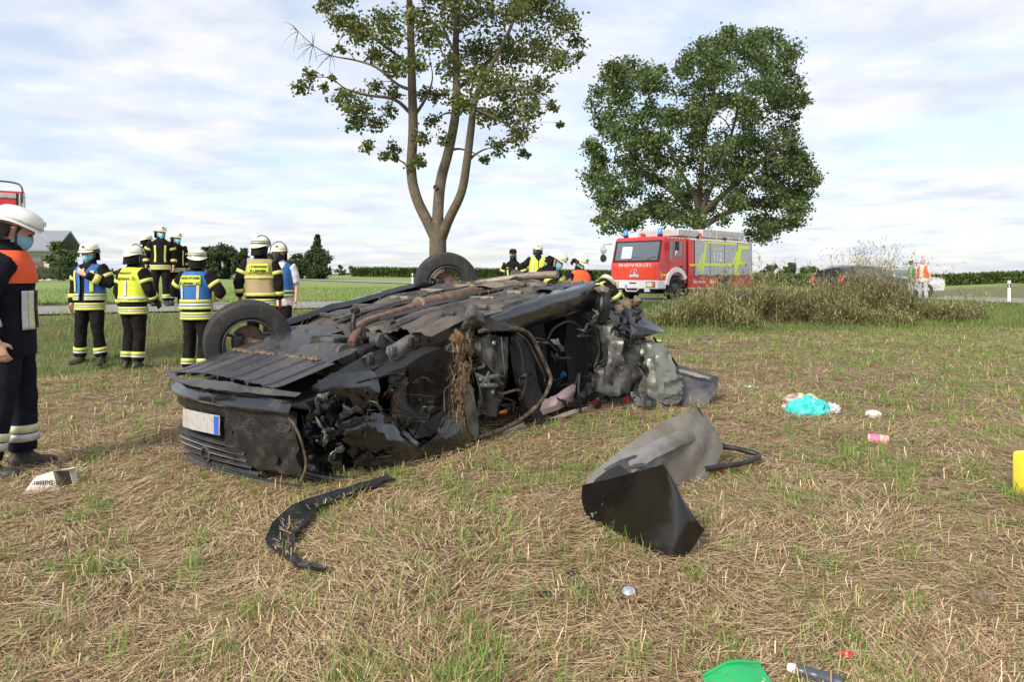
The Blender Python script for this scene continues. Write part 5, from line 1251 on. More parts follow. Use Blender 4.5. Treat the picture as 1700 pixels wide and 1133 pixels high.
m_seal = M('muddy door seal', (0.035, 0.028, 0.022), 0.75, col2=(0.17, 0.12, 0.072), scale=14, lo=0.42, hi=0.62)
m_pink = M('pink cloth', (0.62, 0.45, 0.43), 0.9, bump=0.2)
m_pinkw = M('white pink cloth', (0.72, 0.66, 0.66), 0.9, col2=(0.55, 0.35, 0.38), scale=12)
m_tan2 = M('heat shield', (0.27, 0.235, 0.185), 0.55, metal=0.3, col2=(0.17, 0.14, 0.105), scale=5, bump=0.4, bscale=40)
m_plate = M('number plate', (0.44, 0.43, 0.42), 0.5, col2=(0.33, 0.31, 0.30), scale=22)

O2 = Vector((-1.3, 4.5, 0))
car = empty('crashed_car', O2, math.atan2(0.8, 0.6), label='crushed black car lying on its roof in the field with its near side torn open', cat='car')
def loc(p): return Vector((0.6 * (p.x + 1.3) + 0.8 * (p.y - 4.5), -0.8 * (p.x + 1.3) + 0.6 * (p.y - 4.5), p.z))
def N(px, py, v=0.0):                                   # on the near flank, v metres in from its plane
    a = (px - 850) / 1180; return loc(at(px, py, (v + 3.74) / (0.6 - 0.8 * a)))
def D(px, py, Y): return loc(at(px, py, Y))
def Wf(u): return float(np.interp(u, [0, 0.8, 1.6, 2.8, 3.6, 4.3], [0.63, 0.86, 1.05, 1.19, 1.25, 1.26]))
def part(name, mb, mat, parent=None, ang=35): return auto_smooth(mb.build(name, mat, parent or car), ang)

# floor pan with pressed ribs and tunnel
def ribs(v):
    z = 0.0
    if 0.72 < v < 1.08: z -= 0.10 * math.sin(math.pi * (v - 0.72) / 0.36) ** 0.7
    z += 0.022 * (1 if math.sin((v - 0.12) * 27) > 0.3 else 0) * (0 if 0.68 < v < 1.12 else 1)
    if 0.28 < v < 0.38 or 1.36 < v < 1.46: z += 0.035
    return z
vv = [0.03 + 1.69 * i / 44 for i in range(45)]; uu = [1.18 + 2.9 * i / 46 for i in range(47)]
g = MB(); g.patch([[Vector((u, v, Wf(u) - 0.02 + 0.075 * (v / 1.7) * float(sstep(1.6, 2.8, u)) + ribs(v) + 0.018 * math.sin(u * 9) * (1 if v > 1.15 else 0.4))) for v in vv] for u in uu], 1, 0.006, crumple=0.012, cs=5)
part('floor_pan', g, m_floor)
g = MB()
for v0, v1 in ((1.66, 1.76),): g.patch([[Vector((u, v0, Wf(u) + 0.02 + 0.07 * float(sstep(1.6, 2.8, u)))), Vector((u, (v0 + v1) / 2, Wf(u) + 0.065 + 0.06 * float(sstep(1.6, 2.8, u)))), Vector((u, v1, Wf(u) + 0.035 + 0.06 * float(sstep(1.6, 2.8, u)))), Vector((u, v1 + 0.03, Wf(u) - 0.1))] for u in np.linspace(1.0, 3.2, 16)], 2, 0.005, crumple=0.008, cs=8)
part('far_sill', g, m_cpaint)
for v, m_ in ((0.52, m_floor), (1.24, m_floor)):
    g = MB(); g.patch([[Vector((u, v - 0.05, Wf(u) + 0.012)), Vector((u, v - 0.03, Wf(u) + 0.045)), Vector((u, v + 0.03, Wf(u) + 0.045)), Vector((u, v + 0.05, Wf(u) + 0.012))] for u in np.linspace(1.25, 3.4, 16)], 2, 0.004, crumple=0.01, cs=9)
    part('chassis_rail', g, m_)
# cabin: far flank, roof on the ground, bulkheads
g = MB(); g.patch([[Vector((u, 1.74, Wf(u) - 0.03)), Vector((u, 1.80, Wf(u) * 0.6)), Vector((u, 1.62, Wf(u) * 0.3)), Vector((u, 1.45, 0.0))] for u in np.linspace(0.9, 4.15, 9)], 2, 0.01, crumple=0.02)
part('far_doors', g, m_cpaint)
g = MB(); g.patch([[Vector((u, v, 0.045 + 0.02 * math.sin(u * 7 + v * 5))) for v in (0.12, 0.5, 0.9, 1.3, 1.5)] for u in (0.7, 1.4, 2.2, 3.0, 3.8)], 2, 0.01, crumple=0.02)
part('roof', g, m_cpaint)
for u, nm in ((1.78, 'bulkhead'), (3.98, 'rear_bulkhead')):
    g = MB(); g.patch([[Vector((u + 0.04 * math.sin(w * 9), v, w * Wf(u))) for v in (0.42, 0.7, 1.0, 1.3, 1.7)] for w in (0.02, 0.35, 0.7, 0.94)], 2, 0.01, crumple=0.03); part(nm, g, m_dark)
g = MB(); g.patch([[Vector((u, 0.95 + 0.05 * math.sin(u * 5), w)) for w in (0.03, 0.4, 0.8, Wf(u) - 0.03)] for u in (1.7, 2.3, 2.9, 3.5, 4.1)], 2, 0.01); part('cabin_dark_sheet', g, m_dark)  # black sheet along mid-cabin, added so the interior looks dark
for u in (2.05, 2.95):
    g = MB(); g.loft([(Vector((u, 0.55, 1.02)), 0.27, 0.26), (Vector((u + 0.02, 0.55, 0.86)), 0.29, 0.28), (Vector((u + 0.12, 0.56, 0.78)), 0.22, 0.26), (Vector((u + 0.22, 0.56, 0.5)), 0.10, 0.25), (Vector((u + 0.26, 0.56, 0.22)), 0.08, 0.2)], 14); part('seat', g, m_seat)

g = MB(); g.patch([[Vector((3.35 + 0.1 * w, v, w)) for v in (0.22, 0.5, 0.8, 1.1)] for w in (0.03, 0.4, 0.8, 1.18)], 3, 0.05, crumple=0.04, cs=5); part('rear_bench', g, m_seat)
g = MB(); g.patch([[Vector((u, 0.20, w)) for w in (0.04, 0.5, 0.9, 1.2)] for u in (3.35, 3.7, 4.05)], 3, 0.01, crumple=0.05, cs=6); part('quarter_dark_sheet', g, m_dark)  # added black panel, its colour stands for the darkness inside the rear arch
# engine bay seen from below
g = MB(); g.patch([[Vector((u, v, Wf(u) - 0.16)) for v in (0.05, 0.6, 1.2, 1.7)] for u in (0.1, 0.5, 0.9, 1.3)], 2, 0.01, crumple=0.05); part('engine_bay', g, m_dark)
g = MB(); g.box((0.62, 0.42, 0.55), (1.05, 0.98, Wf(0.85) - 0.03), bev=0.05); eng = part('engine_block', g, m_metal)
g = MB(); g.box((0.72, 0.62, Wf(.85) - 0.03), (0.98, 0.92, Wf(.85) + 0.035), bev=0.02); part('oil_pan', g, m_metal, eng)
for (u, v, r) in ((0.66, 0.46, 0.08), (0.98, 0.40, 0.06), (1.08, 0.72, 0.055)):
    g = MB(); g.lathe([(0.0, -0.05), (r, -0.05), (r * 1.05, -0.02), (r * 0.7, 0), (r * 1.05, 0.02), (r, 0.05), (0, 0.05)], n=18, axis='y', at=(u, v, Wf(u) - 0.02)); part('pulley', g, m_steel, eng)
# undertray: main sheet and ribbed front sheet
def tray(u0, u1, v0, v1, nu, nv, lift, rib=0.0, nrib=5, skew=0.0):
    return [[Vector((u0 + (u1 - u0) * i / nu, v0 + (v1 - v0) * j / nv + skew * i / nu, Wf(u0 + (u1 - u0) * i / nu) + lift + rib * (1 if abs(((j / nv * nrib) % 1) - 0.5) < 0.07 else 0) + 0.03 * math.sin(math.pi * j / nv))) for j in range(nv + 1)] for i in range(nu + 1)]
g = MB(); g.patch(tray(0.43, 1.06, 0.92, 1.62, 8, 10, 0.012), 2, 0.005, crumple=0.008, cs=3, ragged=0.15); ut = part('undertray', g, m_tray)
g = MB(); g.patch(tray(0.43, 0.70, 0.32, 0.95, 6, 10, 0.010), 2, 0.005, crumple=0.01, cs=4, ragged=0.25); part('undertray_flap', g, m_tray, ut)
g = MB(); g.patch(tray(-0.04, 0.41, 0.30, 1.62, 6, 90, 0.022, -0.028, 7, -0.06), 1, 0.005, crumple=0.005, cs=3, ragged=0.1); part('ribbed_undertray', g, m_tray)
for k in range(11):
    v = 0.45 + k * 0.10; g = MB(); q = Vector((0.415 + 0.012 * math.sin(k * 2.1), v, Wf(0.41) + 0.045))
    g.box((q.x - 0.02, v - 0.045, q.z - 0.01), (q.x + 0.012, v + 0.045, q.z + 0.004), bev=0.003)
    g.box((q.x - 0.03, v - 0.012, q.z - 0.01), (q.x + 0.03, v + 0.012, q.z + 0.014), bev=0.003); part('clip', g, m_clod, ut)
for (u, v) in ((0.55, 1.1), (0.55, 1.45), (0.9, 1.2), (0.95, 1.5), (0.75, 1.32)):
    g = MB(); g.lathe([(0.0, 0.004), (0.013, 0.004), (0.016, 0.0)], n=12, at=(u, v, Wf(u) + 0.048)); part('bolt', g, m_blk, ut)

# exhaust
ex = empty('exhaust', (0, 0, 0)); ex.parent = car
def E3(u, v, h=0.0): return Vector((u, v, Wf(u) + h))
g = MB(); g.tube([E3(0.80, .52, .0), E3(0.95, .62, .05), E3(1.12, .76, .05), E3(1.4, .87, .02), E3(1.9, .90, .02)], 0.032, n=12, smooth=5); part('front_pipe', g, m_rust, ex, 60)
g = MB(); g.tube([E3(1.86, .90, .02), E3(1.92, .90, .02), E3(1.98, .90, .02), E3(2.75, .92, .03), E3(2.82, .92, .03)], [0.034, 0.06, 0.066, 0.066, 0.035], n=16); part('silencer', g, m_rust, ex, 50)
g = MB(); g.lathe([(0.03, -.014), (0.078, -.014), (0.082, 0), (0.078, .014), (0.03, .014)], n=18, axis='x', at=E3(1.93, .90, .02), closed=True); part('flange', g, m_tan2, ex)
g = MB(); g.tube([E3(2.8, .92, .03), E3(3.2, .95, .06), E3(3.6, 1.0, .04)], 0.03, n=10, smooth=4); part('tail_pipe', g, m_rust, ex, 60)
g = MB(); g.patch([[E3(u, v, 0.035 + 0.05 * math.sin(math.pi * (v - .55) / .75)) for v in (.55, .75, .95, 1.15, 1.3)] for u in (2.85, 3.1, 3.4, 3.7)], 3, 0.004, crumple=0.03, cs=7, ragged=0.5); part('heat_shield', g, m_tan2)
g = MB(); g.tube([D(792, 470, 7.95), D(840, 463, 7.9), D(880, 458, 7.8), D(926, 456, 7.65)], [0.03, 0.034, 0.04, 0.042], n=12, smooth=4); part('axle_beam', g, m_tan2, None, 60)
g = MB(); g.tube([D(835, 462, 7.9), D(842, 447, 7.95), D(856, 450, 7.95), D(862, 462, 7.9)], 0.008, n=6, smooth=5); part('brake_line', g, m_blk)
g = MB(); g.patch([[D(842, 462, 7.95), D(852, 448, 7.97), D(868, 452, 7.9)], [D(845, 466, 7.8), D(860, 460, 7.8), D(872, 464, 7.8)]], 3, .004, crumple=.02); part('bracket', g, m_steel)
g = MB(); g.patch([[E3(u, v, 0.035 + 0.03 * math.sin(v * 8)) for v in (.1, .3, .5)] for u in (2.9, 3.3, 3.7, 4.0)], 3, 0.004, crumple=0.05, cs=7, ragged=0.5); part('fuel_tank', g, m_tray)

# suspension: bent control arm, anti-roll bar, subframe
g = MB(); g.tube([N(590, 516, .62), N(586, 540, .62), N(592, 566, .60), N(612, 586, .55), N(640, 592, .5)], [0.018, 0.022, 0.026, 0.03, 0.03], n=10, smooth=5); ca = part('control_arm', g, m_cmatt, None, 60)
g = MB(); g.tube([N(644, 592, .50), N(664, 584, .46)], 0.042, n=14); part('bushing', g, m_metal, ca)
g = MB(); g.tube([N(586, 518, .62), N(594, 514, .62)], 0.028, n=12); part('ball_joint', g, m_blk, ca)
g = MB(); g.tube([N(630, 608, .30), N(660, 600, .32), N(690, 572, .40), N(712, 545, .50), N(740, 530, .6)], 0.02, n=10, smooth=5); part('anti_roll_bar', g, m_seal, None, 60)
g = MB(); g.patch([[N(605, 545, .7), N(640, 538, .75), N(665, 545, .75)], [N(610, 560, .6), N(642, 556, .66), N(660, 562, .62)]], 4, 0.02, crumple=0.02, cs=9, holes=0.25); part('subframe', g, m_tan2)
g = MB(); g.patch([[N(520, 640, .12), N(570, 610, .25), N(630, 580, .35), N(690, 556, .42)], [N(545, 655, .06), N(590, 628, .15), N(650, 600, .25), N(700, 575, .32)]], 5, 0.03, crumple=0.025, cs=8); part('longitudinal_beam', g, m_cmatt)
g = MB(); g.tube([N(630, 610, .25), N(615, 612, .22)], 0.022, n=10); part('tie_rod_end', g, m_metal)

# wheels on the far side
def wheel(c, steer, tilt, r=0.35):
    w = empty('wheel', c); w.parent = car; w.rotation_euler = (tilt, 0, steer)
    t = MB(); t.lathe([(0.215, -0.085), (0.235, -0.10), (0.285, -0.105), (r - 0.012, -0.092), (r, -0.07), (r + 0.003, -0.035), (r - 0.004, -0.032), (r - 0.004, -0.026), (r + 0.004, -0.023), (r + 0.004, -0.003), (r - 0.004, 0.0), (r - 0.004, 0.006), (r + 0.004, 0.009), (r + 0.003, 0.035), (r - 0.004, 0.038), (r - 0.004, 0.044), (r, 0.048), (r, 0.07), (r - 0.012, 0.092), (0.285, 0.105), (0.235, 0.10), (0.215, 0.085), (0.205, 0.0)], n=56, axis='y', closed=True)
    part('tyre', t, m_rub, w, 30)
    k = MB(); k.lathe([(0.212, -0.088), (0.205, -0.092), (0.195, -0.06), (0.180, -0.02), (0.178, 0.05), (0.20, 0.085), (0.212, 0.088)], n=36, axis='y'); part('rim', k, m_steel, w)
    h = MB(); h.lathe([(0.0, -0.03), (0.05, -0.03), (0.055, 0.0), (0.12, 0.01), (0.135, 0.02), (0.135, 0.035), (0.0, 0.04)], n=26, axis='y'); part('brake_disc', h, m_rust, w)
    for q in range(5):
        a = 2 * math.pi * q / 5 + .3; s = MB(); s.loft([(Vector((0.03 * math.cos(a), 0.06, 0.03 * math.sin(a))), 0.03, 0.012), (Vector((0.11 * math.cos(a), 0.065, 0.11 * math.sin(a))), 0.035, 0.012), (Vector((0.19 * math.cos(a), 0.055, 0.19 * math.sin(a))), 0.045, 0.012)], 8, ref=(0, 1, 0)); part('spoke', s, m_blk, w)
    b = MB(); b.box((-0.13, -0.06, -0.06), (-0.04, 0.03, 0.07), bev=0.02); part('caliper', b, m_cmatt, w)
    return w
wheel(Vector((0.62, 1.60, 0.83)), R(-27), R(10), 0.35)
wheel(Vector((3.10, 1.62, 1.285)), R(-38), R(6), 0.355)
g = MB(); g.tube([Vector((3.12, 1.6, 1.29)), Vector((3.15, 1.2, 1.28)), Vector((3.2, .6, 1.27))], 0.035, n=10); part('rear_axle', g, m_seal, None, 60)
g = MB(); g.tube([Vector((0.62, 1.6, .83)), Vector((0.75, 1.2, .80)), Vector((.85, .9, .80))], 0.03, n=10); part('drive_shaft', g, m_seal, None, 60)

# front end, upside down: lip, plate, grille, bumper skin
def Fs(v, w, out=0.0): return Vector((-0.12 * math.sin(math.pi * min(1, max(0, (v + 0.1) / 1.85))) + 0.10 * max(0, 0.30 - w) + 0.28 * max(0, v - 1.35) ** 1.3 - out, v, w))
cols = [1.66, 1.52, 1.35, 1.1, 0.85, 0.6, 0.4, 0.22, 0.06]
g = MB(); g.patch([[Fs(v, w) for v in cols] for w in (0.52, 0.47, 0.42)], 3, 0.006, crumple=0.012, cs=7); bump_ = part('bumper', g, m_cmatt)
g = MB(); g.patch([[Fs(v, w + 0.10 * max(0, v - .5), 0.006) for v in (0.72, 0.6, 0.45, 0.3, 0.16, 0.05)] for w in (0.44, 0.34, 0.22, 0.12)], 4, 0.006, crumple=0.02, cs=6, ragged=0.5); part('bumper_corner', g, m_cmatt, bump_)
g = MB(); g.patch([[Fs(v, 0.655 + 0.02 * math.sin(v * 3) + (0.02 if v > 1.5 else 0), 0.03 + 0.03 * math.sin(v * 5)) for v in (1.80, 1.6, 1.3, 1.0, 0.7, 0.4, 0.1, -0.02)], [Fs(v, 0.625 + 0.012 * math.sin(v * 4 + 1), 0.075) for v in (1.82, 1.6, 1.3, 1.0, 0.7, 0.4, 0.1, -0.02)]], 4, 0.006, crumple=0.012, cs=6, ragged=0.3); part('lip_spoiler', g, m_tray, bump_)
g = MB(); g.patch([[Fs(v, 0.60, 0.03) for v in (1.72, 1.5, 1.2, 0.9, 0.6, 0.3, 0.05)], [Fs(v, 0.53, 0.07) for v in (1.74, 1.5, 1.2, 0.9, 0.6, 0.3, 0.05)], [Fs(v, 0.49, 0.02) for v in (1.70, 1.5, 1.2, 0.9, 0.6, 0.3, 0.05)]], 3, 0.006, crumple=0.012, cs=6); part('lip_plate', g, m_cpaint, bump_)
g = MB(); g.patch([[Fs(v, w, -0.06) for v in cols[:-2]] for w in (0.43, 0.28, 0.14, 0.03)], 3, 0.006); gl = part('grille', g, m_dark)
for w, vr in ((0.245, (1.48, 0.62)), (0.205, (1.46, 0.52)), (0.165, (1.42, 0.50)), (0.125, (1.36, 0.46)), (0.085, (1.30, 0.40))):
    s = MB(); s.patch([[Fs(v, w + 0.006, 0.0) for v in np.linspace(vr[0], vr[1], 8)], [Fs(v, w - 0.012, 0.012) for v in np.linspace(vr[0], vr[1], 8)], [Fs(v, w - 0.02, -0.02) for v in np.linspace(vr[0], vr[1], 8)]], 2, 0.003); part('grille_slat', s, m_cmatt, gl)
    s = MB(); s.tube([Fs(v, w - 0.012, 0.014) for v in np.linspace(vr[0], vr[1], 14)], 0.0035, n=5); part('chrome_strip', s, m_chrome if w in (0.205, 0.165) else m_steel, gl)
s = MB(); s.tube([Fs(v, 0.035, 0.01) for v in np.linspace(1.36, 0.1, 16)], 0.009, n=6); part('hood_edge', s, m_steel, None, 60)
s = MB(); s.patch([[Fs(v, w, 0.01 - (0.04 - w) * 0.8) for v in np.linspace(1.5, 0.05, 8)] for w in (0.06, 0.02, -0.02)], 2, 0.006, crumple=0.01); part('hood', s, m_cpaint)
s = MB(); s.lathe([(0.045, -0.012), (0.06, -0.008), (0.06, 0.006), (0.045, 0.006)], n=26, axis='x', at=Fs(0.98, 0.13, 0.012), closed=True); part('badge_ring', s, m_steel, gl)
pl = MB(); pl.patch([[Fs(v, w - 0.03 * (v - 1.0), 0.02) for v in np.linspace(1.32, 0.76, 7)] for w in (0.425, 0.36, 0.29)], 2, 0.004, crumple=0.006); po = part('number_plate', pl, m_plate)
pl = MB(); pl.patch([[Fs(v, w - 0.03 * (v - 1.0), 0.025) for v in (0.825, 0.80, 0.77)] for w in (0.42, 0.36, 0.295)], 2, 0.003); part('country_band', pl, M('plate blue', (0.03, 0.12, 0.5), 0.4), po)
for (v, w, r) in ((0.22, 0.20, 0.026), (0.62, 0.34, 0.013)):
    s = MB(); s.lathe([(0.0, 0.006), (r, 0.004), (r * 1.15, 0.012)], n=16, axis='x', at=Fs(v, w, 0.035)); part('tow_hole', s, m_dark, bump_)

# torn near front corner
def sheet(name, rows, mat, n=4, crumple=0.02, cs=9, ragged=0.5, thick=0.004, holes=0.0, sharp=False, seed=0.0, parent=None, ang=32, aniso=(1, 1, 1)):
    g = MB(); g.patch(rows, n, thick, crumple, cs, ragged, 0, seed, holes, sharp, aniso); return part(name, g, mat, parent, ang)
sheet('wing_flap', [[N(528, 632, .02), N(575, 620, -.02), N(624, 616, .03)], [N(532, 655, .0), N(585, 648, -.05), N(632, 650, -.02)], [N(536, 672, .05), N(580, 682, .0), N(612, 686, .03)]], m_cpaint, 5, .02, 6, .25)
sheet('wing', [[N(560, 700, .04), N(620, 688, -.04), N(655, 690, .02)], [N(575, 735, .0), N(640, 732, -.08), N(690, 735, -.02)], [N(590, 772, .06), N(660, 784, -.02), N(742, 772, .02)]], m_cpaint, 6, .035, 7, .6, sharp=True, seed=2, holes=.25)
sheet('wing_edge', [[N(640, 700, -.05), N(690, 742, -.06), N(735, 705, -.04), N(748, 640, -.02), N(752, 580, .0)], [N(632, 720, -.02), N(695, 770, -.05), N(762, 722, -.03), N(768, 650, .0), N(762, 575, .02)]], m_cpaint, 5, .03, 8, .4, seed=4)
sheet('wing_rear', [[N(735, 690, -.02), N(765, 660, .0), N(778, 640, .02)], [N(715, 738, -.04), N(762, 738, -.06), N(794, 718, .0)], [N(690, 782, .0), N(750, 778, -.02), N(796, 752, .02)]], m_cpaint, 5, .03, 7, .4, seed=6, sharp=True)
sheet('torn_skin', [[N(505, 668, .05), N(535, 664, .08), N(560, 682, .12)], [N(510, 684, .06), N(540, 688, .12), N(560, 698, .12)]], m_cmatt, 5, .03, 10, .8, seed=3, holes=.35, sharp=True)
sheet('headlight_housing', [[N(500, 690, .18), N(560, 690, .25), N(640, 700, .25)], [N(500, 745, .16), N(560, 745, .24), N(650, 745, .22)], [N(505, 798, .1), N(570, 800, .15), N(680, 795, .12)]], m_cpaint, 8, .06, 4, .2, sharp=True, seed=51)
g = MB(); g.lathe([(0.0, -0.02), (0.07, 0.0), (0.105, 0.03), (0.115, 0.06), (0.10, 0.10), (0, 0.12)], n=24, axis='y', at=N(562, 756, .20)); part('headlight_reflector', g, M('dark lamp glass', (.012, .012, .013), .12, coat=.6), None, 50)
g = MB(); g.tube([N(500, 785, .05), N(560, 798, .02), N(640, 796, -.02), N(720, 785, -.02), N(790, 754, -.01)], [0.02, 0.03, 0.035, 0.035, 0.03], n=8, smooth=5); part('roof_edge', g, m_cpaint, None, 60)
sheet('lower_wing', [[N(640, 775, .06), N(720, 760, .04), N(790, 735, .02)], [N(640, 800, .0), N(720, 792, -.03), N(790, 762, -.02)]], m_cpaint, 5, .025, 7, .4, seed=9)
g = MB(); g.tube([N(479, 693, -.02), N(492, 712, -.05), N(503, 742, -.07), N(508, 775, -.06), N(496, 806, -.05)], 0.008, n=8, smooth=6); part('hanging_cable', g, m_seal, None, 60)
g = MB(); g.tube([N(455, 700, .16), N(462, 716, .14), N(480, 714, .1), N(482, 700, .1)], 0.005, n=6, smooth=4); part('wire_clip', g, m_metal, None, 60)
for k, (a, b_, c) in enumerate((((560, 690), (590, 676), (612, 690)), ((545, 720), (580, 702), (625, 706)), ((520, 690), (540, 712), (535, 740)), ((600, 740), (625, 760), (660, 752)), ((586, 775), (610, 752), (640, 766)), ((670, 745), (690, 770), (715, 760)))):
    sheet('torn_strip', [[N(*a, -.02), N(*b_, -.07), N(*c, -.03)], [N(a[0] + 3, a[1] + 8, -.02), N(b_[0] + 2, b_[1] + 9, -.05), N(c[0] + 2, c[1] + 7, -.02)]], (m_metal, m_cmatt, m_pale)[k % 3], 5, .02, 14, .8, seed=k + 20)

# near front wheel arch: liner, patches, broken strut, mud
sheet('arch_liner', [[N(648, 600, .22), N(690, 562, .30), N(722, 548, .30), N(750, 545, .2)], [N(655, 645, .30), N(695, 620, .45), N(728, 605, .42), N(755, 600, .22)], [N(668, 690, .28), N(700, 672, .42), N(732, 655, .38), N(758, 650, .2)], [N(690, 730, .14), N(715, 722, .25), N(742, 705, .25), N(762, 690, .14)]], m_liner, 5, .02, 5, .2)
for k, q in enumerate((((678, 612), (703, 612), (704, 668), (680, 672)), ((706, 616), (735, 624), (730, 648), (708, 642)), ((703, 680), (722, 668), (740, 650), (736, 672)), ((712, 690), (735, 678), (735, 705), (716, 712)))):
    a, b_, c, d = [N(x, y, .33) for x, y in q]; ar = MB()
    ar.patch([[a, a.lerp(b_, .5), b_], [a.lerp(d, .5), (a + b_ + c + d) / 4 + Vector((0, .02, 0)), b_.lerp(c, .5)], [d, d.lerp(c, .5), c]], 3, .008, .008, 9); part('liner_recess', ar, m_linerb)
g = MB(); g.tube([N(652, 690, .16), N(655, 665, .18), N(658, 645, .17), N(660, 632, .15)], [0.026, 0.03, 0.034, 0.05], n=10, smooth=4); st_ = part('broken_strut', g, m_rust, None, 50)
sheet('strut_mount', [[N(644, 622, .12), N(660, 620, .1), N(674, 628, .12)], [N(646, 640, .12), N(662, 642, .08), N(672, 640, .1)]], m_metal, 4, .03, 12, .6, parent=st_, sharp=True)
sheet('knuckle', [[N(640, 690, .15), N(660, 684, .1), N(678, 694, .14)], [N(645, 712, .15), N(662, 718, .08), N(676, 708, .14)]], m_seal, 4, .03, 12, .4, parent=st_)
for k in range(26):                                        # mud lumps hanging from the arch edge
    px, py = 768 + random.uniform(-13, 11) * (1 - k / 40), 560 + k * 5.4
    g = MB(); c = N(px, py, random.uniform(-.08, 0)); r = random.uniform(.016, .05) * (1 - k / 50)
    g.loft([(c + Vector((0, 0, -r)), r * .3, r * .3), (c + Vector((.01, 0, -r * .4)), r * .9, r * .8), (c + Vector((-.01, 0, r * .4)), r * .95, r * .85), (c + Vector((0, 0, r)), r * .3, r * .3)], 9)
    for v in g.v: v += Vector((noise.noise(v * 30), noise.noise(v * 30 + Vector((9, 0, 0))), noise.noise(v * 30 + Vector((0, 9, 0))))) * r * .9
    part('mud_lump', g, m_mud, None, 20)
n = 900; cpt = [N(768 + random.gauss(0, 8) - (py - 560) * .03, py, random.uniform(-.12, -.02)) for py in [random.uniform(552, 705) for _ in range(n)]]
V, Q = blades(n, np.array([p.x for p in cpt]), np.array([p.y for p in cpt]), np.array([p.z for p in cpt]), rng.uniform(.03, .12, n), rng.uniform(.002, .0045, n), rng.random(n) * 6.28, rng.normal(-.5, .8, n), rng.uniform(-.4, .8, n), 2)
tag(np_mesh('caught_straw', V, Q, M('caught straw', (.3, .2, .1), .8, island=[(0, (.10, .058, .028)), (.6, (.22, .14, .07)), (1, (.42, .30, .17))]), car), kind='stuff')

# near flank: sill, door gap, regulator, seals, pillars
sheet('near_sill', [[N(788, 530, .10), N(850, 503, .10), N(920, 482, .10), N(985, 467, .10)], [N(795, 538, .0), N(855, 514, -.02), N(922, 492, -.02), N(990, 474, .0)], [N(800, 552, .0), N(860, 540, -.02), N(925, 517, -.02), N(1003, 490, .0)], [N(815, 556, .06), N(868, 548, .05), N(930, 528, .05), N(1000, 505, .05)]], m_cpaint, 5, .012, 6, .1)
sheet('sill_tear', [[N(762, 545, .06), N(772, 520, .02), N(781, 503, .02)], [N(775, 545, .0), N(785, 525, -.05), N(786, 508, -.02)], [N(800, 548, .0), N(808, 536, -.06), N(800, 520, .0)]], m_metal, 5, .03, 9, .4, seed=12)
sheet('sill_fold', [[N(800, 520, -.02), N(830, 534, -.06), N(862, 540, -.02)], [N(802, 545, -.04), N(832, 550, -.09), N(862, 548, -.03)]], m_cmatt, 5, .02, 10, .4, seed=13)
sheet('a_pillar', [[N(768, 640, -.05), N(776, 638, -.06), N(784, 642, -.05)], [N(774, 690, -.06), N(782, 690, -.08), N(792, 690, -.06)], [N(780, 728, -.03), N(788, 730, -.05), N(796, 724, -.03)]], m_pale, 4, .012, 9, .3)
sheet('door_skin', [[N(785, 560, .06), N(812, 556, .02), N(836, 560, .06)], [N(790, 600, .05), N(815, 605, -.02), N(838, 605, .05)], [N(795, 650, .06), N(812, 655, .0), N(830, 655, .06)], [N(790, 690, .08), N(805, 690, .02), N(818, 690, .08)]], m_metal, 7, .045, 5, .5, sharp=True, seed=15, holes=.35, aniso=(2, 2, .6))
rg = empty('window_regulator', (0, 0, 0)); rg.parent = car
g = MB()
for (a, b_) in (((790, 622), (812, 634)), ((812, 618), (800, 642)), ((796, 640), (826, 640)), ((806, 628), (828, 624))):
    p, q = N(*a, -.09), N(*b_, -.09); g.loft([(p, .016, .006), (p.lerp(q, .5), .020, .008), (q, .014, .006)], 8)
part('bracket', g, m_pale, rg)
for (x, y) in ((798, 630), (806, 640), (818, 652), (820, 570)):
    g = MB(); g.lathe([(0.0, -.012), (.016, -.01), (.02, .0), (.016, .008), (0, .01)], n=12, axis='y', at=N(x, y, -.10)); part('pulley', g, m_pale, rg)
for pts in (((800, 575), (806, 598), (820, 618), (838, 626)), ((786, 612), (795, 640), (800, 668)), ((832, 560), (835, 590), (838, 622)), ((784, 598), (778, 640), (792, 690), (800, 705))):
    g = MB(); g.tube([N(x, y, -.09 + .02 * math.sin(x)) for x, y in pts], .004, n=5, smooth=5); part('cable', g, m_pale if pts[0][0] != 784 else m_seal, rg)
g = MB(); g.tube([N(*p) for p in ((796, 550, -.04), (835, 546, -.05), (866, 548, -.06), (884, 562, -.07), (898, 590, -.08), (911, 618, -.09), (914, 634, -.09), (900, 664, -.08), (868, 694, -.06), (836, 712, -.06), (790, 728, -.04), (745, 742, -.02), (705, 762, -.02))], .019, n=9, smooth=5); part('door_seal', g, m_seal, None, 60)
g = MB(); g.tube([N(*p) for p in ((858, 552, -.03), (876, 568, -.05), (890, 595, -.06), (903, 622, -.06), (905, 634, -.06))], .012, n=8, smooth=5); part('door_frame', g, m_metal, None, 60)
sheet('b_pillar', [[N(846, 560, .10), N(862, 556, .08), N(878, 575, .10)], [N(852, 620, .10), N(868, 620, .06), N(892, 625, .10)], [N(866, 680, .10), N(880, 690, .06), N(905, 680, .10)], [N(880, 712, .06), N(892, 715, .02), N(908, 706, .06)]], m_cmatt, 4, .03, 8, .2)
g = MB(); g.tube([N(*p) for p in ((848, 560, .05), (862, 575, .02), (868, 610, .0), (872, 640, .0), (862, 665, .02))], .009, n=7, smooth=5); part('belt_guide', g, m_steel, None, 60)
g = MB(); g.box((-.05, -.008, -.014), (.05, .008, .014), bev=.004); o = part('door_reflector', g, m_amber); o.location = N(835, 684, .06)
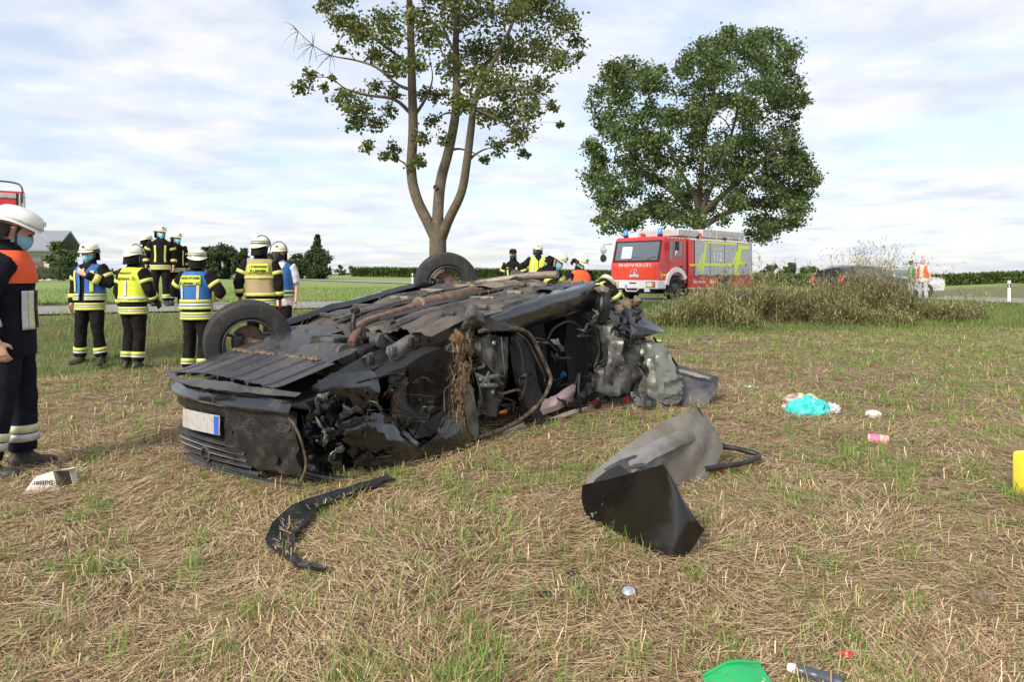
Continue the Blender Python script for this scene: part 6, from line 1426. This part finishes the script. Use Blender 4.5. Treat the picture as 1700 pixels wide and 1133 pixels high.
sheet('seat_belt', [[N(878, 676, .0), N(892, 698, -.06), N(904, 722, -.12), N(911, 730, -.14)], [N(892, 672, .0), N(904, 696, -.06), N(914, 718, -.12), N(917, 727, -.14)]], m_dark, 5, .01, 6, .1)
g = MB(); g.tube([N(*p) for p in ((908, 565, .04), (920, 545, .03), (945, 534, .02), (965, 548, .02), (975, 575, .03), (985, 605, .05))], .014, n=8, smooth=5); part('rear_door_seal', g, m_blk, None, 60)
g = MB(); g.tube([N(*p) for p in ((800, 728, -.06), (806, 750, -.09), (812, 786, -.10))], [.012, .016, .014], n=8, smooth=4); part('trim_strip', g, m_cmatt, None, 60)
g = MB(); g.tube([N(*p) for p in ((955, 640, .0), (962, 620, -.03), (960, 655, -.05), (964, 680, -.05), (950, 690, -.03), (905, 700, -.03))], .014, n=7, smooth=4); part('loose_seal', g, m_blk, None, 60)
sheet('pink_blanket', [[N(905, 664, .10), N(930, 650, .06), N(960, 632, .10)], [N(895, 680, .08), N(930, 666, -.02), N(955, 650, .05)], [N(890, 694, .10), N(925, 680, .02), N(950, 664, .08)]], m_pink, 5, .025, 8, .3)
sheet('white_blanket', [[N(798, 735, .02), N(835, 718, .0), N(870, 702, .04)], [N(800, 746, -.02), N(838, 736, -.05), N(868, 718, .0)], [N(806, 756, .0), N(838, 746, -.03), N(864, 728, .02)]], m_pinkw, 5, .025, 9, .6)
sheet('roof_rail', [[N(800, 740, .10), N(880, 712, .08), N(960, 690, .06), N(1010, 684, .06)], [N(800, 756, .0), N(880, 722, -.02), N(960, 700, -.02), N(1015, 692, -.02)]], m_cpaint, 5, .015, 7, .2)
sheet('roof_trim', [[N(900, 700, -.02), N(960, 678, -.02), N(1010, 672, .0)], [N(905, 704, -.04), N(960, 685, -.04), N(1010, 678, -.02)]], m_pink, 4, .01, 8, .2)

# crushed rear quarter and splayed tailgate
sheet('rear_quarter', [[D(985, 520, 7.45), D(1020, 540, 7.4), D(1062, 560, 7.6)], [D(990, 560, 7.5), D(1022, 580, 7.3), D(1066, 590, 7.5)], [D(985, 610, 7.4), D(1018, 618, 7.25), D(1062, 625, 7.45)], [D(972, 642, 7.3), D(1012, 655, 7.25), D(1055, 648, 7.4)]], m_metal, 9, .07, 3.2, .4, sharp=True, seed=31, aniso=(2.2, 2.2, .9))
sheet('rear_arch_inner', [[D(960, 500, 7.5), D(1000, 505, 7.6), D(1050, 520, 7.75)], [D(975, 530, 7.45), D(1010, 535, 7.45), D(1060, 560, 7.65)]], m_cmatt, 7, .05, 4.5, .5, sharp=True, seed=33)
sheet('boot_panel', [[D(1056, 568, 7.55), D(1082, 566, 7.45), D(1106, 590, 7.5)], [D(1048, 606, 7.5), D(1080, 608, 7.3), D(1120, 618, 7.4)], [D(1056, 640, 7.45), D(1086, 650, 7.28), D(1112, 642, 7.35)], [D(1062, 655, 7.45), D(1090, 672, 7.3), D(1102, 668, 7.35)]], m_pale, 9, .045, 4.2, .3, sharp=True, seed=35, aniso=(2.0, 2.0, .55))
g = MB(); g.lathe([(.0, .0), (.055, -.004), (.068, -.012), (.06, .01)], n=18, axis='y', at=D(1064, 602, 7.30)); part('panel_hole', g, m_dark)
sheet('boot_side', [[D(1100, 618, 7.3), D(1120, 620, 7.35), D(1132, 626, 7.45)], [D(1094, 645, 7.25), D(1118, 648, 7.3), D(1130, 648, 7.4)], [D(1092, 668, 7.25), D(1115, 670, 7.3), D(1128, 664, 7.4)]], m_pale, 7, .03, 5, .4, sharp=True, seed=37, aniso=(.7, .7, 2.6))
sheet('tailgate_skin', [[D(1112, 602, 7.75), D(1150, 612, 7.75), D(1193, 626, 7.7)], [D(1122, 632, 7.6), D(1158, 640, 7.6), D(1190, 648, 7.55)], [D(1128, 672, 7.48), D(1150, 679, 7.42), D(1172, 674, 7.4)]], M('dusty blue black lacquer', (.025, .026, .036), .35, coat=.5, col2=(.12, .11, .105), scale=4, lo=.42, hi=.75), 6, .02, 6, .15, thick=.012)
sheet('tailgate_trim', [[D(1122, 612, 7.6), D(1150, 618, 7.62), D(1178, 627, 7.6)], [D(1124, 617, 7.58), D(1150, 624, 7.6), D(1176, 630, 7.58)]], m_tan2, 4, .01, 10, .3)
sheet('boot_lid_flap', [[D(1008, 516, 7.5), D(1052, 514, 7.6), D(1103, 549, 7.5)], [D(1018, 535, 7.35), D(1055, 540, 7.35), D(1092, 554, 7.35)], [D(1030, 552, 7.3), D(1052, 562, 7.3), D(1062, 560, 7.35)]], m_cpaint, 6, .02, 6, .25)
sheet('rear_column', [[D(988, 472, 7.45), D(1000, 474, 7.35), D(1014, 480, 7.45)], [D(986, 502, 7.4), D(1000, 505, 7.28), D(1014, 508, 7.42)], [D(984, 534, 7.4), D(998, 536, 7.3), D(1010, 538, 7.42)]], m_cmatt, 5, .02, 8, .3)
sheet('curled_strip', [[D(986, 478, 7.35), D(998, 474, 7.25), D(1010, 478, 7.3)], [D(992, 486, 7.28), D(1002, 484, 7.2), D(1010, 486, 7.25)], [D(1000, 492, 7.3), D(1006, 490, 7.25), D(1010, 488, 7.3)]], m_tan2, 4, .015, 10, .4)
sheet('rear_shelf', [[D(1012, 505, 7.9), D(1040, 500, 7.9), D(1062, 515, 7.9)], [D(1010, 525, 7.6), D(1040, 522, 7.6), D(1065, 528, 7.6)]], m_metal, 6, .05, 8, .6, sharp=True, seed=41)
sheet('rear_rail', [[D(980, 680, 7.35), D(1020, 676, 7.45), D(1060, 666, 7.5)], [D(982, 694, 7.15), D(1022, 690, 7.25), D(1061, 682, 7.3)]], m_pale, 4, .01, 8, .1, thick=.01)
sheet('rear_lining', [[D(960, 650, 7.6), D(1000, 640, 7.9), D(1060, 640, 7.9)], [D(960, 690, 7.4), D(1000, 690, 7.6), D(1060, 680, 7.7)]], m_dark, 4, .04, 6, .2)
sheet('tail_lamp_shell', [[D(1046, 650, 7.25), D(1066, 652, 7.2), D(1088, 664, 7.2)], [D(1048, 668, 7.2), D(1068, 676, 7.15), D(1088, 674, 7.18)]], m_cmatt, 5, .03, 10, .4)
for k, (px, py, Y, mt) in enumerate(((1040, 662, 7.4, m_red), (990, 668, 7.4, m_red), (1000, 648, 7.35, m_rust), (935, 622, 7.2, m_bluevest), (1010, 660, 7.45, m_cmatt), (950, 655, 7.2, m_seat))):
    g = MB(); c = D(px, py, Y); r = .035; g.loft([(c - Vector((0, 0, r)), r * .5, r * .4), (c, r * 1.3, r), (c + Vector((.02, 0, r)), r * .6, r * .4)], 8)
    for v in g.v: v += Vector((noise.noise(v * 25), noise.noise(v * 25 + Vector((9, 0, 0))), noise.noise(v * 25 + Vector((0, 9, 0))))) * .03
    part('cabin_oddment', g, mt, None, 25)
g = MB(); g.tube([D(1085, 560, 7.6), D(1095, 575, 7.6), D(1112, 590, 7.6), D(1124, 608, 7.65)], .012, n=7, smooth=4); part('gas_strut', g, m_blk, None, 60)
g = MB(); g.tube([D(960, 520, 7.4), D(985, 540, 7.35), D(995, 580, 7.35), D(985, 615, 7.3)], .013, n=7, smooth=4); part('wiring_loom', g, m_blk, None, 60)
for k in range(16):                                       # jagged scraps where the quarter tore
    px, py = random.uniform(975, 1070), random.uniform(500, 640); Y = 7.22 + random.uniform(-.05, .12); dx, dy = random.uniform(-14, 14), random.uniform(8, 26)
    sheet('torn_strip', [[D(px, py, Y), D(px + dx * .5 + 5, py + dy * .5, Y - .05), D(px + dx, py + dy, Y)], [D(px + 8, py + 2, Y + .02), D(px + dx * .5 + 11, py + dy * .5, Y), D(px + dx + 5, py + dy, Y + .03)]], random.choice((m_metal, m_pale, m_cmatt, m_cmatt)), 4, .03, 14, .8, seed=k + 60)
# earth on the upturned floor
for k in range(22):
    px, py = (random.uniform(938, 985), random.uniform(468, 482)) if k < 13 else (random.uniform(1005, 1060), random.uniform(498, 522))
    c = D(px, py, 7.6 + random.uniform(-.2, .25)); r = random.uniform(.022, .06); g = MB()
    g.loft([(c + Vector((0, 0, -r * .7)), r * .5, r * .5), (c + Vector((0, 0, -r * .2)), r * 1.1, r), (c + Vector((0, .01, r * .35)), r * .95, r * .9), (c + Vector((0, 0, r * .7)), r * .35, r * .35)], 8)
    for v in g.v: v += Vector((noise.noise(v * 28), noise.noise(v * 28 + Vector((9, 0, 0))), noise.noise(v * 28 + Vector((0, 9, 0))))) * r * .7
    part('earth_clod', g, m_clod, None, 20)
n = 700
uu_ = np.concatenate([rng.uniform(2.4, 3.6, 400), rng.uniform(.1, 1.3, 300)]); vv_ = np.concatenate([rng.normal(.62, .07, 400), rng.uniform(.2, 1.5, 300)])
V, Q = blades(n, uu_, vv_, np.array([Wf(u) + .045 for u in uu_]) + rng.random(n) * .02, rng.uniform(.02, .09, n), rng.uniform(.002, .004, n), rng.random(n) * 6.28, rng.normal(.1, .35, n), rng.uniform(-.4, .8, n), 1)
tag(np_mesh('straw_on_floor', V, Q, MATS['caught straw'], car), kind='stuff')

# ------------------------------------------------------------------ small parts that fill the wreck
rs = random.Random(11)
for k in range(26):                                       # loose hoses and wires along the torn flank
    px, py = rs.uniform(515, 985), rs.uniform(0, 1)
    y0 = (640 - (px - 515) * .22) + py * 130
    pts = [N(px, y0, rs.uniform(-.05, .06))]
    a = rs.uniform(0, 6.28)
    for q in range(4):
        a += rs.uniform(-.9, .9); L = rs.uniform(10, 26)
        pts.append(N(px + L * (q + 1) * math.cos(a) * .6, min(y0 + L * (q + 1) * .5 * math.sin(a) + 5 * q, 770 - (px - 515) * .17), rs.uniform(-.10, .06)))
    g = MB(); g.tube(pts, rs.choice((.004, .006, .009, .012)), n=6, smooth=4); part('loose_hose', g, rs.choice((m_blk, m_blk, m_seal, m_cmatt, m_steel)), None, 60)
for k in range(44):                                       # scraps of skin, plastic and bracket metal along the flank
    px = rs.uniform(520, 1000); y0 = (650 - (px - 515) * .22) + rs.random() * 125; v = rs.uniform(-.09, .03)
    dx, dy = rs.uniform(-22, 22), rs.uniform(6, 30)
    sheet('torn_strip', [[N(px, y0, v), N(px + dx * .5, y0 + dy * .4, v - .05), N(px + dx, y0 + dy, v)], [N(px + 10, y0 + 3, v + .02), N(px + dx * .5 + 13, y0 + dy * .5, v - .02), N(px + dx + 7, y0 + dy + 2, v + .02)]],
          rs.choice((m_cpaint, m_cpaint, m_cmatt, m_cmatt, m_metal, m_pale)), 4, .03, 10, .8, seed=k + 90, sharp=True)
for k in range(34):                                       # grommets on the floor pan
    u, v = rs.uniform(1.3, 3.7), rs.choice((.12, .22, .45, .62, 1.16, 1.3, 1.52, 1.62)) + rs.uniform(-.02, .02)
    g = MB(); r = rs.choice((.012, .018, .026)); g.lathe([(0, .006), (r * .7, .006), (r, .01), (r * 1.15, 0)], n=12, at=(u, v, Wf(u) + .012 + 0.075 * (v / 1.7) * float(sstep(1.6, 2.8, u)))); part('grommet', g, m_blk, None, 40)
for v, r in ((.60, .006), (.635, .006), (.67, .009), (1.12, .008)):      # brake and fuel lines
    g = MB(); g.tube([Vector((u, v + .012 * math.sin(u * 6), Wf(u) + .045 + .05 * (v / 1.7) * float(sstep(1.6, 2.8, u)) + .008 * math.sin(u * 11))) for u in np.linspace(1.25, 3.3, 22)], r, n=6); part('fluid_line', g, m_steel, None, 60)
for k in range(12):                                       # pressed brackets and cross members
    u = 1.4 + k * .19; v = rs.uniform(.1, .5) if k % 2 else rs.uniform(1.15, 1.5); w = rs.uniform(.06, .16); z = Wf(u) + .02 + 0.075 * (v / 1.7) * float(sstep(1.6, 2.8, u))
    g = MB(); g.box((u - .025, v - w, z - .02), (u + .025, v + w, z + .018), bev=.008); part('cross_brace', g, rs.choice((m_floor, m_tray, m_tan2)), None, 40)
for k in range(9):                                        # parts in the engine bay
    u, v = rs.uniform(.6, 1.2), rs.uniform(.15, .7); z = Wf(u) - rs.uniform(.02, .12); d = rs.uniform(.02, .05); z -= .03; g = MB()
    if k % 2: g.tube([Vector((u, v, z)), Vector((u + rs.uniform(-.15, .15), v + rs.uniform(-.15, .15), z + .05)), Vector((u + rs.uniform(-.25, .25), v + rs.uniform(-.2, .2), z - .02))], d * .6, n=10, smooth=4)
    else: g.box((u - d, v - d * .7, z - .05), (u + d, v + d * .7, z + .03), bev=.012)
    part('engine_ancillary', g, rs.choice((m_steel, m_cmatt, m_rust, m_blk)), None, 45)
sheet('arch_flange', [[N(640, 578, .28), N(695, 548, .32), N(745, 530, .28), N(790, 520, .16)], [N(645, 592, .24), N(697, 562, .26), N(748, 546, .2), N(790, 540, .08)], [N(650, 612, .22), N(700, 582, .30), N(750, 562, .2), N(785, 566, .06)]], m_liner, 5, .02, 6, .2)
for px in (697, 712):
    g = MB(); g.lathe([(0, -.004), (.016, -.004), (.02, .004)], n=12, axis='y', at=N(px, 566, .20)); part('flange_hole', g, m_dark)
# ================================================================== wreckage and litter on the field
def Wp(px, py, Y): return at(px, py, Y)
pb = Vector((1.05, 4.2, 0))
pn = empty('torn_bumper_panel', pb, label='large torn black bumper panel curled up on the stubble right of the car', cat='car panel')
def lp(px, py, Y): return at(px, py, Y) - pb
g = MB(); g.patch([[lp(968, 806, 4.15), lp(970, 842, 4.06), lp(990, 882, 3.87)], [lp(1035, 790, 3.80), lp(1042, 848, 3.70), lp(1055, 914, 3.60)], [lp(1085, 776, 3.60), lp(1105, 850, 3.50), lp(1098, 934, 3.46)], [lp(1101, 772, 3.54), lp(1130, 846, 3.46), lp(1122, 942, 3.42)], [lp(1104, 775, 3.54), lp(1150, 856, 3.48), lp(1169, 880, 3.50)]], 6, .004, .008, 5, .05)
m_pblack = M('brown black lacquer', (.010, .008, .007), .16, coat=.25, spec=.4, col2=(.16, .14, .12), scale=26, lo=.66, hi=.74, bump=.06, bscale=14)
auto_smooth(g.build('outer_skin', m_pblack, pn), 40)
g = MB(); g.patch([[lp(966, 812, 4.16), lp(985, 812, 4.14), lp(1035, 800, 4.05)], [lp(985, 785, 4.22), lp(1025, 788, 4.22), lp(1068, 790, 4.18)], [lp(1030, 748, 4.45), lp(1070, 758, 4.42), lp(1092, 780, 4.4)], [lp(1080, 712, 4.7), lp(1110, 748, 4.6), lp(1118, 802, 4.5)], [lp(1125, 690, 4.85), lp(1158, 738, 4.8), lp(1142, 806, 4.66)], [lp(1156, 677, 4.95), lp(1182, 716, 5.0), lp(1164, 807, 4.72)], [lp(1158, 679, 4.96), lp(1199, 740, 5.02), lp(1170, 800, 4.76)]], 5, .004, .012, 5, .06)
m_pgrey = M('dusty bare inner face', (.25, .24, .215), .42, metal=.3, col2=(.12, .095, .065), scale=3.0, lo=.38, hi=.75, bump=.15, bscale=50)
auto_smooth(g.build('inner_face', m_pgrey, pn), 40)
g = MB(); g.patch([[lp(1002, 778, 4.16), lp(1040, 760, 4.24), lp(1085, 752, 4.36)], [lp(1020, 782, 4.12), lp(1052, 776, 4.16), lp(1078, 775, 4.26)]], 4, .004, .01, 6, .1); auto_smooth(g.build('inner_bracket', m_tray, pn), 40)
g = MB(); g.patch([[lp(985, 800, 4.06), lp(1005, 784, 4.08), lp(1030, 772, 4.12)], [lp(990, 812, 4.02), lp(1020, 800, 4.0), lp(1048, 790, 4.02)]], 4, .004, .015, 9, .2); auto_smooth(g.build('lamp_recess', m_dark, pn), 40)
g = MB(); g.patch([[lp(1030, 772, 4.2), lp(1075, 738, 4.42), lp(1140, 706, 4.78)], [lp(1042, 776, 4.16), lp(1085, 746, 4.38), lp(1148, 718, 4.76)], [lp(1052, 784, 4.16), lp(1096, 757, 4.38), lp(1154, 730, 4.78)]], 5, .004, .01, 8, .3); auto_smooth(g.build('inner_rib', m_pgrey, pn), 40)
g = MB(); g.tube([lp(1157, 677, 4.95), lp(1172, 705, 5.0), lp(1186, 725, 5.03), lp(1202, 742, 5.02)], .012, n=7, smooth=4); auto_smooth(g.build('edge_seal', m_cmatt, pn), 60)
g = MB(); g.patch([[lp(980, 852, 3.97), lp(992, 848, 3.94), lp(1004, 846, 3.9)], [lp(984, 862, 3.94), lp(992, 864, 3.9), lp(1002, 856, 3.88)]], 3, .003, .01, 20, .9); g.build('scraped_patch', m_pale, pn)
def ground_pt(px, py, z=0.0):
    Y = (1.4 - z) / ((py - 455) / 1180); return at(px, py, Y)
g = MB(); g.tube([Wp(1180, 741, 5.25), Wp(1215, 744, 5.22), Wp(1240, 750, 5.2), Wp(1260, 756, 5.15), Wp(1245, 766, 5.0), Wp(1215, 773, 4.9), Wp(1172, 779, 4.8)], .019, n=8, smooth=6)
tag(auto_smooth(g.build('rubber_seal', m_cmatt), 60), 'black rubber seal looped on the ground behind the torn bumper panel', 'seal')
# long wheel-arch liner strip
mid = [(652, 796, 8), (615, 808, 9), (570, 822, 11), (525, 838, 17), (492, 860, 22), (470, 890, 22), (468, 915, 13), (490, 936, 7), (515, 946, 6), (538, 950, 5)]
ctr = [ground_pt(x, y, .05) for x, y, w in mid]; rows = []
for i, (x, y, w) in enumerate(mid):
    t = (ctr[min(i + 1, 9)] - ctr[max(i - 1, 0)]).normalized(); nn = Vector((t.y, -t.x, 0)); k = w / 1180 * ctr[i].y * 1.15
    rows.append([ctr[i] + nn * k + Vector((0, 0, .025)), ctr[i] + nn * k * .4 + Vector((0, 0, .0)), ctr[i] - nn * k * .5 + Vector((0, 0, .0)), ctr[i] - nn * k + Vector((0, 0, .02))])
g = MB(); g.patch(rows, 4, .004, .022, 9, .6)
tag(auto_smooth(g.build('arch_liner_strip', m_cmatt), 40), 'long curved strip of black plastic liner on the ground before the car', 'plastic strip')

# turquoise bag
b = ground_pt(1340, 690); bg = empty('plastic_bag', b, R(-8), label='crumpled turquoise plastic bag on the stubble', cat='bag')
def blob(w, d, h, amp, seed, n=16):
    g = MB(); g.loft([((0, 0, 0), w * .9, d * .9), ((0, 0, h * .25), w, d), ((0, 0, h * .6), w * .92, d * .9), ((0, 0, h * .85), w * .7, d * .65), ((0, 0, h), w * .3, d * .3)], n)
    bm = bmesh.new(); vs = [bm.verts.new(v) for v in g.v]
    for f in g.f:
        try: bm.faces.new([vs[i] for i in f])
        except ValueError: pass
    bmesh.ops.triangulate(bm, faces=[f for f in bm.faces if len(f.verts) > 4]); bmesh.ops.subdivide_edges(bm, edges=list(bm.edges), cuts=2, use_grid_fill=True)
    for v in bm.verts:
        p = v.co * 9 / max(w * 6, .3) + Vector((seed, 0, 0)); k = 1 - 2 * abs(noise.noise(p * 1.6)); q = v.co.copy(); q.z *= .5
        v.co += q.normalized() * amp * (k * .8 + .4 * noise.noise(p * 3)) if q.length > 1e-4 else Vector()
        v.co.z = max(v.co.z, 0)
    bm.verts.index_update(); out = MB(); out.add([v.co.copy() for v in bm.verts], [[v.index for v in f.verts] for f in bm.faces]); bm.free(); return out
m_turq = M('turquoise film', (.04, .48, .46), .35, col2=(.06, .55, .50), scale=8)
auto_smooth(blob(.19, .12, .16, .045, 3).build('bag_body', m_turq, bg), 25)
o = auto_smooth(blob(.17, .10, .15, .05, 8).build('printed_side', M('bag print', (.58, .48, .33), .5, col2=(.22, .08, .10), scale=9, lo=.45, hi=.6), bg), 25); o.location = (-.03, .07, .03)
o = auto_smooth(blob(.07, .06, .07, .03, 5).build('clear_film', M('grey film', (.5, .52, .53), .25), bg), 25); o.location = (.24, .05, .03)
o = auto_smooth(blob(.07, .06, .06, .015, 4).build('white_lump', m_white), 40); o.location = ground_pt(1449, 693); tag(o, 'small white lump of foam lying right of the turquoise bag', 'foam')
rp = empty('foam_roll', ground_pt(1458, 738) + Vector((0, 0, .035)), R(-28), label='small pink foam roll lying on the straw', cat='roll')
m_rollp = M('pink foam', (.80, .42, .40), .8)
g = MB(); g.lathe([(.018, -.075), (.040, -.075), (.044, -.06), (.044, .06), (.040, .075), (.018, .075)], n=22, axis='x', closed=True); auto_smooth(g.build('tube', m_rollp, rp))
g = MB(); g.lathe([(.0445, -.06), (.046, -.058), (.046, .01), (.0445, .012)], n=22, axis='x'); auto_smooth(g.build('wrapper', M('magenta wrapper', (.70, .16, .28), .5), rp))
# yellow canister cut by the right edge
yc = empty('canister', (3.30, 4.46, G(3.3, 4.46)), R(14), label='yellow plastic canister standing at the right photo edge', cat='canister')
m_yel = M('yellow plastic', (.78, .68, .06), .4)
g = MB(); g.box((-.11, -.09, 0), (.11, .09, .28), bev=.025); auto_smooth(g.build('body', m_yel, yc), 40)
g = MB(); g.tube([(-.08, 0, .28), (-.06, 0, .325), (.02, 0, .325), (.04, 0, .28)], .014, n=8, smooth=4); auto_smooth(g.build('handle', m_yel, yc), 60)
g = MB(); g.lathe([(.03, .27), (.03, .32), (.026, .325), (0, .325)], n=14, at=(.075, 0, 0)); auto_smooth(g.build('screw_cap', m_red, yc))
# torn carton on the left
cb = empty('carton', ground_pt(92, 812), R(24), label='torn white carton lying open by the nearest boots', cat='carton')
m_card = M('printed carton', (.72, .70, .64), .8, col2=(.58, .54, .42), scale=9); m_cardi = M('carton inside', (.20, .185, .16), .9)
def flat(name, q, mat, th=.003): 
    s = MB(); slab(s, [Vector(p) for p in q], th); return s.build(name, mat, cb)
fside = flat('side_wall', [(-.17, -.05, 0), (.03, -.085, 0), (.0, -.075, .13), (-.10, -.05, .10)], m_card)
flat('top_flap', [(-.10, -.045, .103), (.0, -.07, .134), (.10, .01, .125), (.0, .06, .10)], m_card); flat('back_wall', [(-.17, .06, 0), (-.1, .06, .1), (.1, .05, .1), (.1, .06, 0)], m_cardi)
flat('loose_flap', [(.04, -.04, .13), (.12, -.08, .145), (.15, -.03, .135), (.10, .01, .127)], m_card); flat('end_wall', [(.11, -.03, 0), (.14, .0, 0), (.11, .01, .12), (.08, -.02, .125)], m_card)
flat('bottom', [(-.16, -.05, .004), (.03, -.08, .004), (.1, .05, .004), (-.16, .05, .004)], m_cardi)
vs, fs = text_mesh('Butter', .045, .001); s = MB(); a, ex_, ez = Vector((-.055, -.0735, .05)), Vector((.985, -.17, 0)), Vector((.05, .14, .98))
s.add([a - ex_ * v.x - ez * (v.y - .03) + Vector((-.002, -.008, 0)) for v in vs], fs); s.build('lettering', m_blk, fside)
g = MB(); g.patch([[Vector((-.12, 0, .01)), Vector((-.04, .02, .02)), Vector((.05, .01, .012)), Vector((.12, .02, .0))], [Vector((-.11, .04, 0)), Vector((-.04, .055, .012)), Vector((.05, .045, .01)), Vector((.12, .04, .004))]], 3, .004, .01, 12, .5); o = g.build('black_fragment', m_cmatt); o.location = ground_pt(128, 778); tag(o, 'flat black plastic fragment behind the torn carton', 'fragment')
# bits at the bottom edge
o = empty('folder', ground_pt(1222, 1150) + Vector((0, 0, .035)), R(6), label='green plastic folder cut by the bottom photo edge', cat='folder'); m_green = M('green plastic', (.02, .36, .11), .4)
g = MB(); g.patch([[Vector((-.11, -.08, .01)), Vector((0, -.08, .02)), Vector((.10, -.08, .02))], [Vector((-.11, .02, .012)), Vector((-.01, .03, .045)), Vector((.10, .04, .03))], [Vector((-.06, .035, .015)), Vector((.05, .075, .03)), Vector((.098, .065, .02))]], 4, .003, .004, 6); g.build('cover', m_green, o)
g = MB(); g.tube([(-.11, .012, .02), (-.01, .025, .052), (.10, .035, .04)], .004, n=6, smooth=3); g.build('crease', m_green, o)
o = empty('spray_tube', ground_pt(1356, 1150) + Vector((0, 0, .03)), R(-35), label='dark ribbed tube with white cap by the green folder', cat='tube')
g = MB(); g.lathe([(.0, -.085), (.02, -.085), (.021, -.06), (.019, -.055), (.021, -.05), (.021, -.02), (.019, -.015), (.021, -.01), (.021, .06), (.0, .06)], n=16, axis='x', at=(.02, 0, .025)); auto_smooth(g.build('barrel', M('slate plastic', (.06, .065, .085), .35), o))
g = MB(); g.lathe([(0, -.115), (.014, -.112), (.017, -.085), (0, -.085)], n=14, axis='x', at=(.02, 0, .025)); auto_smooth(g.build('cap', m_white, o))
for (px, py, w, mt, nm, lab) in ((1405, 1106, .022, m_red, 'red_shard', 'red plastic shard right of the dark tube'), (1186, 792, .045, m_red, 'red_cloth', 'small red cloth beside the torn bumper panel'), (1632, 1014, .045, m_clod, 'earth_clod', 'dark earth clod lying at the lower right'), (1092, 682, .05, m_clod, 'earth_clod', 'reddish earth clod below the crushed rear of the car')):
    o = auto_smooth(blob(w, w * .7, w * .9, w * .35, px * .01).build(nm, mt), 25); o.location = ground_pt(px, py); o.location.z = G(o.location.x, o.location.y) + .03; tag(o, lab, nm.split('_')[1])
g = MB(); g.lathe([(0, -.035), (.018, -.03), (.031, -.016), (.035, 0), (.031, .016), (.018, .03), (0, .035)], n=18); o = g.build('metal_ball', m_chrome, smooth=True); o.location = ground_pt(1043, 1002) + Vector((0, 0, .04)); tag(o, 'small shiny silver ball in the straw before the black panel', 'ball')
g = MB(); g.lathe([(0, -.09), (.028, -.088), (.03, -.02), (.026, .02), (.012, .05), (.012, .085), (0, .086)], n=14, axis='x'); o = auto_smooth(g.build('bottle', M('grey green glass', (.18, .22, .2), .15, coat=.5))); o.location = ground_pt(1247, 648) + Vector((0, 0, .035)); o.rotation_euler.z = R(-30); tag(o, 'small glass bottle lying right of the tailgate', 'bottle')
g = MB(); g.box((-.20, -.09, 0), (.20, .09, .03), bev=.008); o = g.build('flat_panel', M('green grey panel', (.10, .12, .10), .5)); o.location = ground_pt(1172, 565); o.location.z += .03; tag(o, 'flat dark panel lying at the field edge below the bushes', 'panel')
for k, (px, py) in enumerate(((1092, 570), (1112, 580), (700, 806), (905, 1000), (948, 965))):
    g = MB(); g.patch([[Vector((-.05, -.02, .01)), Vector((0, -.03, .02)), Vector((.05, -.01, .015))], [Vector((-.04, .02, .02)), Vector((0, .03, .035)), Vector((.06, .02, .01))]], 3, .003, .01, 15, .6); o = g.build('shard', (m_white, m_metal, m_cmatt, m_cmatt, m_cmatt)[k]); o.location = ground_pt(px, py) + Vector((0, 0, .02)); o.scale = (1.3 if k < 2 else .6,) * 3
    tag(o, ['white plastic shard on the ground behind the boot flap', 'bare metal shard behind the tailgate', 'black shard under the torn front wing', 'black shard in the grass left of the silver ball', 'black shard in the grass near the panel tip'][k], 'shard', 'shards of wreckage on the field')
